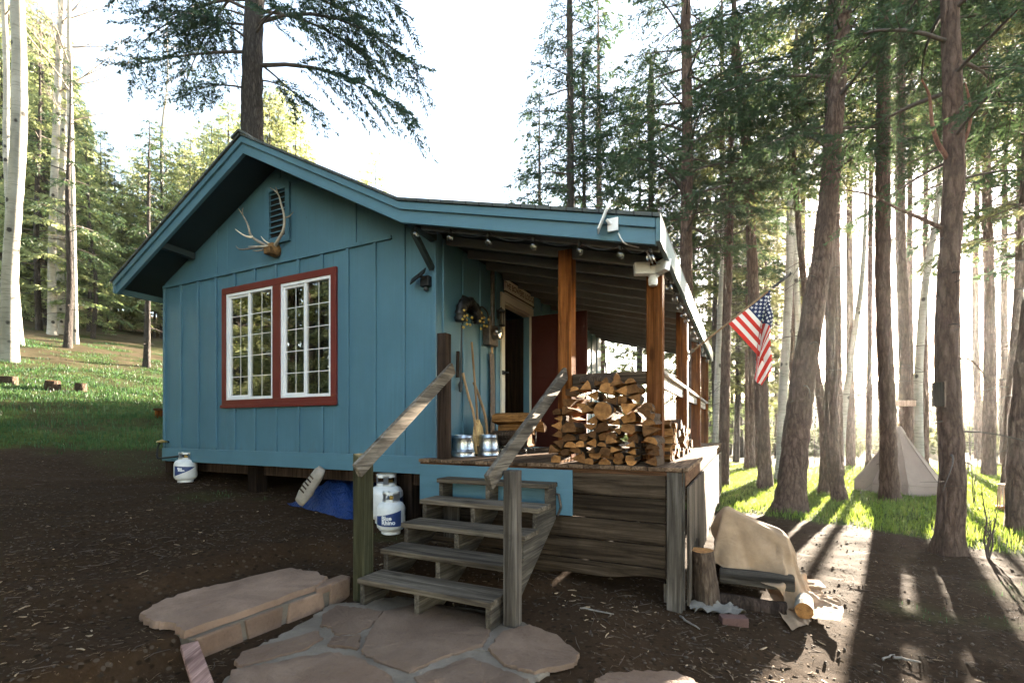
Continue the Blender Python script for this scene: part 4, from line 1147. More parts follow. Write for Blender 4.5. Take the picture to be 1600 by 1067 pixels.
o = empty('blue_tarp', (0, 0, 0), 0, 'bright blue plastic tarp heaped over goods under the cabin floor', 'tarp')
P = []; rg = random.Random(4)
for i in range(26):
    row = []
    for j in range(30):
        u = i / 25; v = j / 29
        x = -2.25 + 1.25 * v; t = -.10 + .9 * u; q = H(x, t, 0); g = gzf(q.x, q.y)
        hh = .40 * math.sin(math.pi * min(1, max(0, v * 1.0))) ** .7 * min(1, u * 3.2) ** .8
        hh *= 1 - .35 * v
        hh = hh * (1 + .25 * (float(fbm(np.array(x * 6), np.array(t * 6), 3)) - .5)) + .02 * math.sin(x * 23 + t * 31)
        row.append(H(x, t, g + max(.006, hh)))
    P.append(row)
b = MB(); b.grid(P); b.build('sheet', M['bluetarp'], o, smooth=True)
# ------------------------------------------------------------------ terrain
def sgrid(n, lo, hi, c, k):
    """grid coordinates, dense round c"""
    a = math.asinh((lo - c) / k); b = math.asinh((hi - c) / k)
    return c + k * np.sinh(np.linspace(a, b, n))
gx = sgrid(430, -150, 150, 0.5, 2.9); gy = sgrid(430, -60, 175, 4.2, 2.6)
X, Y_ = np.meshgrid(gx, gy, indexing='ij'); Z = gz(X, Y_)
V = np.stack([X.ravel(), Y_.ravel(), Z.ravel()], 1); nx, ny = len(gx), len(gy)
I, J = np.meshgrid(np.arange(nx - 1), np.arange(ny - 1), indexing='ij'); q = (I * ny + J).ravel()
me = np_mesh('ground', V, np.stack([q, q + ny, q + ny + 1, q + 1], 1), M['ground'], smooth=True)
at = me.attributes.new('grass', 'FLOAT', 'POINT'); gm0 = grass_mask(X.ravel(), Y_.ravel(), False); at.data.foreach_set('value', (gm0 + .25 * (grass_mask(X.ravel(), Y_.ravel()) - gm0)).astype(np.float32))
sl_s = -.77 * X.ravel() + .63 * Y_.ravel()
far = sstep(15, 26, Y_.ravel() + 3 * fbm(X.ravel() * .3, Y_.ravel() * .3, 2)) * sstep(.30, .42, X.ravel() / np.maximum(Y_.ravel(), 1))
far = np.maximum(far, .6 * sstep(15.5, 18.5, sl_s + 3 * fbm(X.ravel() * .4, Y_.ravel() * .4, 2)) * (1 - sstep(-4, -2, X.ravel())))
at = me.attributes.new('far', 'FLOAT', 'POINT'); at.data.foreach_set('value', far.astype(np.float32))
tag(link('ground', me), kind='structure')

# ------------------------------------------------------------------ grass
def blades(name, xs, ys, h, mat, seed, w=.006):
    r = np.random.default_rng(seed); n = len(xs); z = gz(xs, ys)
    a = r.uniform(0, 2 * np.pi, n); le = r.uniform(.1, .55, n); hh = h * r.uniform(.4, 1.2, n) * (.45 + 1.1 * fbm(xs * 1.9, ys * 1.9, 3))
    dx, dy = np.cos(a), np.sin(a); sx, sy = -dy * w, dx * w
    b0 = np.stack([xs - sx, ys - sy, z - .01], 1); b1 = np.stack([xs + sx, ys + sy, z - .01], 1)
    mx, my, mz = xs + dx * le * hh * .3, ys + dy * le * hh * .3, z + hh * .6
    m0 = np.stack([mx - sx * .7, my - sy * .7, mz], 1); m1 = np.stack([mx + sx * .7, my + sy * .7, mz], 1)
    t = np.stack([xs + dx * le * hh, ys + dy * le * hh, z + hh], 1)
    V = np.stack([b0, b1, m0, m1, t], 1).reshape(-1, 3); k = np.arange(n) * 5
    f4 = np.stack([k, k + 1, k + 3, k + 2], 1); f3 = np.stack([k + 2, k + 3, k + 4], 1)
    rv = np.concatenate([r.uniform(0, 1, n)] * 2) * .6 + .4 * np.concatenate([fbm(xs * 2, ys * 2, 2)] * 2)
    me = np_mesh(name, V, [f4, f3], mat, rnd=rv)
    return tag(link(name, me), kind='stuff')
R_ = np.random.default_rng(5)
def scatter(n, x0, x1, y0, y1, fn):
    x = R_.uniform(x0, x1, n); y = R_.uniform(y0, y1, n); k = R_.uniform(0, 1, n) < fn(x, y); return x[k], y[k]
dens = lambda x, y: grass_mask(x, y, False) ** 1.4 * (.35 + .9 * fbm(x * 2.3, y * 2.3, 2))
xs, ys = scatter(210000, 2.8, 22, 4, 24, lambda x, y: dens(x, y) * np.clip(11 / y, 0, 1) ** 1.2 * (x < y * 1.12 + .5))
o = blades('grass', xs, ys, .11 + .0 * xs, M['grass'], 1, .0065); tag(o, 'bright backlit green lawn grass under the trees right of the cabin', 'grass')
xs, ys = scatter(230000, -26, -3.0, 6, 22, lambda x, y: dens(x, y) * (x > -y * 1.15 - .6) * np.clip(10 / y, 0, 1))
o = blades('grass', xs, ys, .085 + .0 * xs, M['grass_cool'], 2, .0065); tag(o, 'green lawn grass on the slope left of the cabin', 'grass')
xs, ys = scatter(46000, -7, 6.6, 2.5, 8.2, lambda x, y: (grass_mask(x, y) - grass_mask(x, y, False)).clip(0) ** 1.5 * .6 * vnoise(x * 6, y * 6))
o = blades('grass', xs, ys, .038 + .0 * xs, M['grass_cool'], 3, .003); tag(o, 'sparse short grass tufts on the dark dirt around the cabin', 'grass')

# ------------------------------------------------------------------ litter on the dirt
def inhouse(x, y):
    rx = (x - HC.x) * HR.x + (y - HC.y) * HR.y; ty = (x - HC.x) * HT.x + (y - HC.y) * HT.y
    return (rx > -5.1) & (rx < 2.6) & (ty > .5)
def inslab(x, y):
    d = (x + 1.92) * -.882 + (y - 2.91) * .47; along = (x + 1.92) * .47 + (y - 2.91) * .882
    return ((d > -.02) & (d < .85) & (along > -.1) & (along < 1.3)) | ((x > -1.75) & (x < .5) & (y < 3.75) & (d < 0))
def litter(name, n, lo, hi, wr, tr, mats, seed, label, fn=None, ydist=1.0):
    r = np.random.default_rng(seed)
    yy = 1.9 + (r.uniform(0, 1, n) ** (1.6 * ydist)) * 9; xx = r.uniform(-1.15, 1.15, n) * yy
    k = (~inhouse(xx, yy)) & (r.uniform(0, 1, n) > .85 * grass_mask(xx, yy)) & (~inslab(xx, yy) | (r.uniform(0, 1, n) < (.30 if wr < .006 else .07)))
    if fn is not None: k &= r.uniform(0, 1, n) < fn(xx, yy)
    xx, yy = xx[k], yy[k]; n = len(xx); z = gz(xx, yy)
    L = np.exp(r.uniform(math.log(lo), math.log(hi), n)); w = wr * r.uniform(.5, 1.4, n) * np.minimum(1, L / lo * .7); t = tr * r.uniform(.5, 1.5, n)
    a = r.uniform(0, 2 * np.pi, n); pt = r.normal(0, .10, n); ro = r.normal(0, .5, n)
    ux = np.stack([np.cos(a) * np.cos(pt), np.sin(a) * np.cos(pt), np.sin(pt)], 1); s0 = np.stack([-np.sin(a), np.cos(a), 0 * a], 1); n0 = np.cross(ux, s0)
    sx = s0 * np.cos(ro)[:, None] + n0 * np.sin(ro)[:, None]; nn = np.cross(ux, sx)
    c = np.stack([xx, yy, z + t * .4 + np.abs(np.sin(pt)) * L * .35], 1)
    bend = nn * (r.normal(0, .06, n) * L)[:, None] + sx * (r.normal(0, .08, n) * L)[:, None]
    P = []
    for f, sw in ((-.5, .6), (0, 1), (.5, .55)):
        for p, q_ in ((-1, -1), (1, -1), (1, 1), (-1, 1)):
            P.append(c + ux * (L * f)[:, None] + (bend if f == 0 else 0) + sx * (w * sw * .5 * p)[:, None] + nn * (t * sw * .5 * q_)[:, None])
    V = np.stack(P, 1).reshape(-1, 3); k0 = np.arange(n) * 12; fs = []
    for o_ in (0, 4):
        for e in range(4): fs.append(np.stack([k0 + o_ + e, k0 + o_ + (e + 1) % 4, k0 + o_ + 4 + (e + 1) % 4, k0 + o_ + 4 + e], 1))
    fs.append(np.stack([k0 + 3, k0 + 2, k0 + 1, k0], 1)); fs.append(np.stack([k0 + 8, k0 + 9, k0 + 10, k0 + 11], 1))
    rv = np.tile(r.uniform(0, 1, n), len(fs))
    return tag(link(name, np_mesh(name, V, np.concatenate(fs), mats, rnd=rv)), label, 'litter', kind='stuff')
chipy = lambda x, y: 2.2 * vnoise(x * 2.3, y * 2.3) ** 2 * (.08 + .92 * np.exp(-((x - 1.1) ** 2 / 1.6 + (y - 3.3) ** 2 / .9)))
litter('wood_chips', 5200, .012, .09, .010, .004, M['tan_chip'], 11, 'pale wood chips and splinters strewn over the dirt', chipy)
litter('twigs', 6000, .03, .20, .0035, .0035, M['dry'], 12, 'dark twigs and dry needles strewn over the dirt', lambda x, y: vnoise(x * 1.3 + 7, y * 1.3) ** 2 * 1.3)
litter('bark_bits', 8000, .006, .03, .009, .004, M['dry'], 13, 'brown bark flakes and cone scales on the dirt', lambda x, y: np.clip((y - 1.8) / 2.2, .12, 1) * vnoise(x * 1.6, y * 1.6) * 1.3)
litter('clods', 3000, .010, .032, .016, .013, M['dry'], 16, 'small dark clods and pine cones lying on the bare dirt', lambda x, y: (.15 + .85 * (x > .8)) * vnoise(x * 2, y * 2) * np.clip((y - 2) / 1.5, .1, 1))
litter('wood_chips', 420, .02, .06, .010, .004, M['tan_chip'], 14, 'scattered small pale chips on the dirt left of the stone step', lambda x, y: .5 * (x < -.5))
litter('needles_litter', 16000, .02, .055, .0022, .002, M['dry_pale'], 17, 'fine fallen pine needles scattered over the dirt and stones', lambda x, y: vnoise(x * 1.1 + 3, y * 1.1) ** 1.5)
# a few larger sticks one can tell apart
def stick(u0, v0, u1, v1, Y, r, label):
    a = W(u0, v0, Y); b_ = W(u1, v1, Y); yy = lambda p: None
    def onground(u, v):
        Yq = 3.0
        for _ in range(25):
            xq = (u - CU) / F * Yq; zq = gzf(xq, Yq); Yq = (EYE - zq) * F / (v - HV)
        return Vector(((u - CU) / F * Yq, Yq, zq + r))
    p0, p1 = onground(u0, v0), onground(u1, v1); pts = [p0.lerp(p1, k / 6) + Vector((rng.uniform(-.012, .012), rng.uniform(-.012, .012), rng.uniform(0, .01))) for k in range(7)]
    b = MB(); b.tube(pts, [r, r, r, r * .9, r * .8, r * .7, r * .5], 7, jit=.1); tag(b.build('stick', M['twig_pale'], smooth=True), label, 'stick')
stick(1395, 1030, 1440, 1037, 3, .010, 'pale bent stick on the shaded dirt at the lower right')
stick(1378, 1032, 1398, 1024, 3, .007, 'short pale stick beside the bent stick at the lower right')
stick(1062, 965, 1092, 985, 3, .009, 'weathered stick on the dirt near the deck corner post')
stick(905, 950, 960, 962, 3, .007, 'thin stick on the dirt right of the stair newel post')

# ------------------------------------------------------------------ flagstones, mortar bed, raised stone step
def on(u, v, z): 
    Y = (EYE - z) * F / (v - HV); return Vector(((u - CU) / F * Y, Y, z))
pav = empty('flagstone_patio', (0, 0, 0), 0, 'patio of irregular tan flagstones set in pale mortar at the foot of the stairs', 'patio')
bed = [(345, 1067), (395, 1012), (450, 985), (490, 960), (515, 942), (560, 940), (620, 930), (800, 962), (845, 982), (886, 1017), (880, 1032), (835, 1064), (840, 1300), (250, 1300)]
def slab(poly, ztop, th, m, name, parent, sub=3, seed=0, rough=.012, edge=.012):
    """a stone: an outline given on the ground, roughened and rounded"""
    rg = random.Random(seed); pts = []
    n = len(poly)
    for i in range(n):
        a, c = Vector(poly[i]), Vector(poly[(i + 1) % n])
        for k in range(sub * 2):
            p = a.lerp(c, k / (sub * 2)); pts.append(p + (Vector((rg.uniform(-rough, rough), rg.uniform(-rough, rough), 0)) if k else Vector((0, 0, 0))))
    ce = sum(pts, Vector((0, 0, 0))) / len(pts); k = len(pts); rings = []
    for (s, dz) in ((1.0, -th), (1.0, -edge), (.985, 0), (.8, .001), (.5, .002)):
        rings.append([Vector((ce.x + (p.x - ce.x) * s, ce.y + (p.y - ce.y) * s, ztop + dz + (rg.uniform(-.003, .003) if dz > -.001 else 0))) for p in pts])
    vs = [p for r_ in rings for p in r_] + [Vector((ce.x, ce.y, ztop))]
    fs = [(i * k + j, i * k + (j + 1) % k, (i + 1) * k + (j + 1) % k, (i + 1) * k + j) for i in range(4) for j in range(k)] + [(4 * k + j, 4 * k + (j + 1) % k, 5 * k) for j in range(k)]
    area = sum(pts[i].x * pts[(i + 1) % k].y - pts[(i + 1) % k].x * pts[i].y for i in range(k))
    if area < 0: fs = [tuple(reversed(f)) for f in fs]
    b = MB(); b.add(vs, fs); return b.build(name, m, parent, smooth='auto')
slab([on(u, v, .012) for u, v in bed], .012, .12, M['mortar'], 'mortar_bed', pav, 4, 1, .02)
stones = [[(508, 957), (528, 945), (552, 948), (598, 953), (583, 968), (573, 978), (555, 986), (526, 988), (519, 977), (503, 975)],
          [(601, 954), (660, 940), (740, 955), (778, 966), (762, 985), (752, 1006), (690, 1024), (640, 1046), (575, 1022), (567, 1012), (580, 985)],
          [(523, 995), (560, 992), (556, 1011), (515, 1006)],
          [(492, 985), (502, 995), (468, 1014), (380, 1036), (371, 1028), (385, 1015)],
          [(364, 1046), (420, 1036), (515, 1018), (562, 1029), (608, 1055), (622, 1090), (640, 1160), (330, 1160)],
          [(766, 1012), (788, 986), (828, 976), (868, 992), (902, 1019), (894, 1034), (835, 1048), (790, 1036)],
          [(650, 1056), (732, 1026), (776, 1042), (822, 1060), (826, 1110), (700, 1150)]]
for i, s in enumerate(stones):
    pl = [on(u, v, .028) for u, v in s]; ce_ = sum(pl, Vector((0, 0, 0))) / len(pl)
    pl = [p + (p - ce_).normalized() * .014 for p in pl]
    slab(pl, .028 + .003 * (i % 3 - 1), .03, M['flag'], 'flagstone', pav, 4, 20 + i, .010, .006)
zz = on(1000, 1060, .0)
s = slab([on(u, v, .015) for u, v in [(928, 1066), (945, 1056), (990, 1050), (1058, 1052), (1096, 1072), (1060, 1110), (960, 1110)]], .03, .06, M['flag'], 'flagstone', None, 3, 40)
tag(s, 'single flat tan flagstone set alone in the dirt right of the patio', 'flagstone')
# raised step
ws = empty('stone_step', (0, 0, 0), 0, 'low raised sandstone slab on a mortared stone face left of the stairs', 'stone step')
A = Vector((-1.95, 2.86, 0)); B_ = Vector((-1.36, 3.97, 0)); dn = (B_ - A).normalized(); nl = Vector((-dn.y, dn.x, 0))
top = [on(u, v, .175) for u, v in [(217, 957), (250, 938), (300, 921), (345, 911), (400, 898), (455, 886), (490, 891), (513, 900), (498, 912), (400, 947), (288, 986), (266, 972), (240, 971)]]
s = slab(top, .175, .045, M['sandstone'], 'cap_slab', ws, 3, 50, .014, .02)
b = MB(); mt = Matrix.Translation(A) @ Matrix.Rotation(math.atan2(dn.y, dn.x), 4, 'Z'); L = (B_ - A).length
b.box(0.0, L - .02, -.012, .16, -.06, .128, mat=mt); b.build('mortar_core', M['mortar'], ws)
xs_ = [0.01, .36, .44, .60, .64, .98, 1.02, L - .02]; cut = [(0.015, .33, .02, -.02), (.37, .60, -.03, .03), (.645, .99, .03, -.02), (1.03, L - .02, .02, 0)]
for i, (x0, x1, s0, s1) in enumerate(cut):
    b = MB(); z1 = .122 if i < 3 else .155
    poly = [(x0, -.05), (x1, -.05), (x1 + s1, z1), ((x0 + x1) / 2, z1 + .004), (x0 + s0, z1)]
    vs = [mt @ Vector((p[0] + rng.uniform(-.006, .006), -.030 + rng.uniform(-.004, .004), p[1])) for p in poly] + [mt @ Vector((p[0], .02, p[1])) for p in poly]; n = len(poly)
    b.add(vs, [tuple(range(n)), tuple(range(2 * n - 1, n - 1, -1))] + [(k + n, (k + 1) % n + n, (k + 1) % n, k) for k in range(n)]); b.build('face_stone', M['sandstone'], ws, bevel=.010)
b = MB(); b.add([mt @ Vector(p) for p in ((L - .34, -.02, .16), (L, -.02, .165), (L, .09, .165), (L - .30, .1, .16), (L - .34, -.02, .10), (L, -.02, .10), (L, .09, .10), (L - .30, .1, .10))], [(0, 1, 2, 3), (7, 6, 5, 4), (4, 5, 1, 0), (5, 6, 2, 1), (6, 7, 3, 2), (7, 4, 0, 3)]); b.build('cap_slab', M['sandstone'], ws, bevel=.012)
# pink board
p0 = Vector((-1.93, 2.84, .10)); p1 = W(325, 1120, 2.35); p1.z = .06
b = MB(); b.beam(p0, (p1.x, p1.y, .05), .09, .035); 
pb = b.build('edging_board', M['pinkwood'], bevel=.006); tag(pb, 'weathered pink edging board lying on the dirt by the stone step', 'board')
# brick and logs by the deck corner
def ground_at(u, v):
    Yq = 4.0
    for _ in range(40):
        xq = (u - CU) / F * Yq; zq = gzf(xq, Yq); Yq = .5 * Yq + .5 * (EYE - zq) * F / (v - HV)
    return Vector(((u - CU) / F * Yq, Yq, zq))
p = ground_at(1146, 974); b = MB(); b.box(-.10, .10, -.05, .05, -.012, .06, mat=Matrix.Rotation(-.1, 4, 'Z')); o = b.build('brick', M['brick'], bevel=.006, loc=p); tag(o, 'dull red brick on the dirt in front of the covered pile', 'brick')

# ------------------------------------------------------------------ tarp covered pile beside the deck
def free_log(me, p, L, az, tilt, roll, sc, label, cat='log', name='log'):
    o = bpy.data.objects.new(name, me); COL.objects.link(o)
    o.matrix_world = Matrix.Translation(p) @ Matrix.Rotation(az, 4, 'Z') @ Matrix.Rotation(tilt, 4, 'X') @ Matrix.Rotation(roll, 4, 'Y') @ Matrix.Diagonal((sc, L, sc, 1)); return tag(o, label, cat)
rnd_log = protos[(8, 2)][0]
# standing log under the left end
p = ground_at(1110, 948); b = MB(); n = 16; vs = []
for i in range(6):
    for k in range(n):
        a = 2 * math.pi * k / n; rr = .105 * (1 + .13 * math.sin(a * 3 + 1) + rng.uniform(-.05, .05)) * (1.06 - .02 * i); vs.append((rr * math.cos(a) - .010 * i, rr * math.sin(a), -.02 + .098 * i))
b.add(vs, [(i * n + k, i * n + (k + 1) % n, (i + 1) * n + (k + 1) % n, (i + 1) * n + k) for i in range(5) for k in range(n)] + [tuple(5 * n + k for k in range(n)), tuple(range(n - 1, -1, -1))], [0] * (5 * n) + [1, 1])
o = b.build('log', [M['bark_log'], M['end']], smooth='auto', loc=p + Vector((.0, .08, 0))); tag(o, 'dark barked log standing upright against the deck under the tan tarp', 'log')
b = MB(); vs = []; 
for (y, sc) in ((-.30, 1), (.30, .96)):
    for (x, z) in ((-.09, 0), (.10, .0), (.12, .06), (.06, .125), (-.05, .13), (-.10, .08)): vs.append((x * sc, y, z * sc))
b.add(vs, [(0, 1, 2, 3, 4, 5)[::-1], (6, 7, 8, 9, 10, 11)] + [(k, (k + 1) % 6, (k + 1) % 6 + 6, k + 6) for k in range(6)], [1, 1] + [0] * 6)
pp = W(1181, 921, 4.28); o = b.build('log', [M['grey_dy'], M['end']], bevel=.012, loc=(pp.x, pp.y, -.02)); o.rotation_euler = (0, .08, HANG + math.pi / 2); tag(o, 'grey weathered split log lying under the front edge of the tan tarp', 'log')
pp = W(1165, 945, 4.16); o = free_log(protos[(5, 2)][0], Vector((pp.x, pp.y, gzf(pp.x, pp.y) - .02)), .62, HANG + math.pi / 2, 0, .2, 1.5, 'charred black half log on the ground below the grey log'); 
ch = protos[(5, 2)][0].copy(); ch.materials[0] = M['dark_z']; ch.materials[1] = M['dark_z']; ch.materials[2] = M['dark_z']; o.data = ch
pp = ground_at(1258, 972); o = free_log(rnd_log, Vector((pp.x + .02, pp.y + .12, pp.z + .045)), .27, -.55, 0, .6, .92, 'short round birch log with pale cut end lying on the tan tarp corner')
bl = rnd_log.copy(); bl.materials[0] = M['aspen']; at_ = bl.attributes['rnd']; at_.data.foreach_set('value', [.85] * len(bl.polygons)); o.data = bl
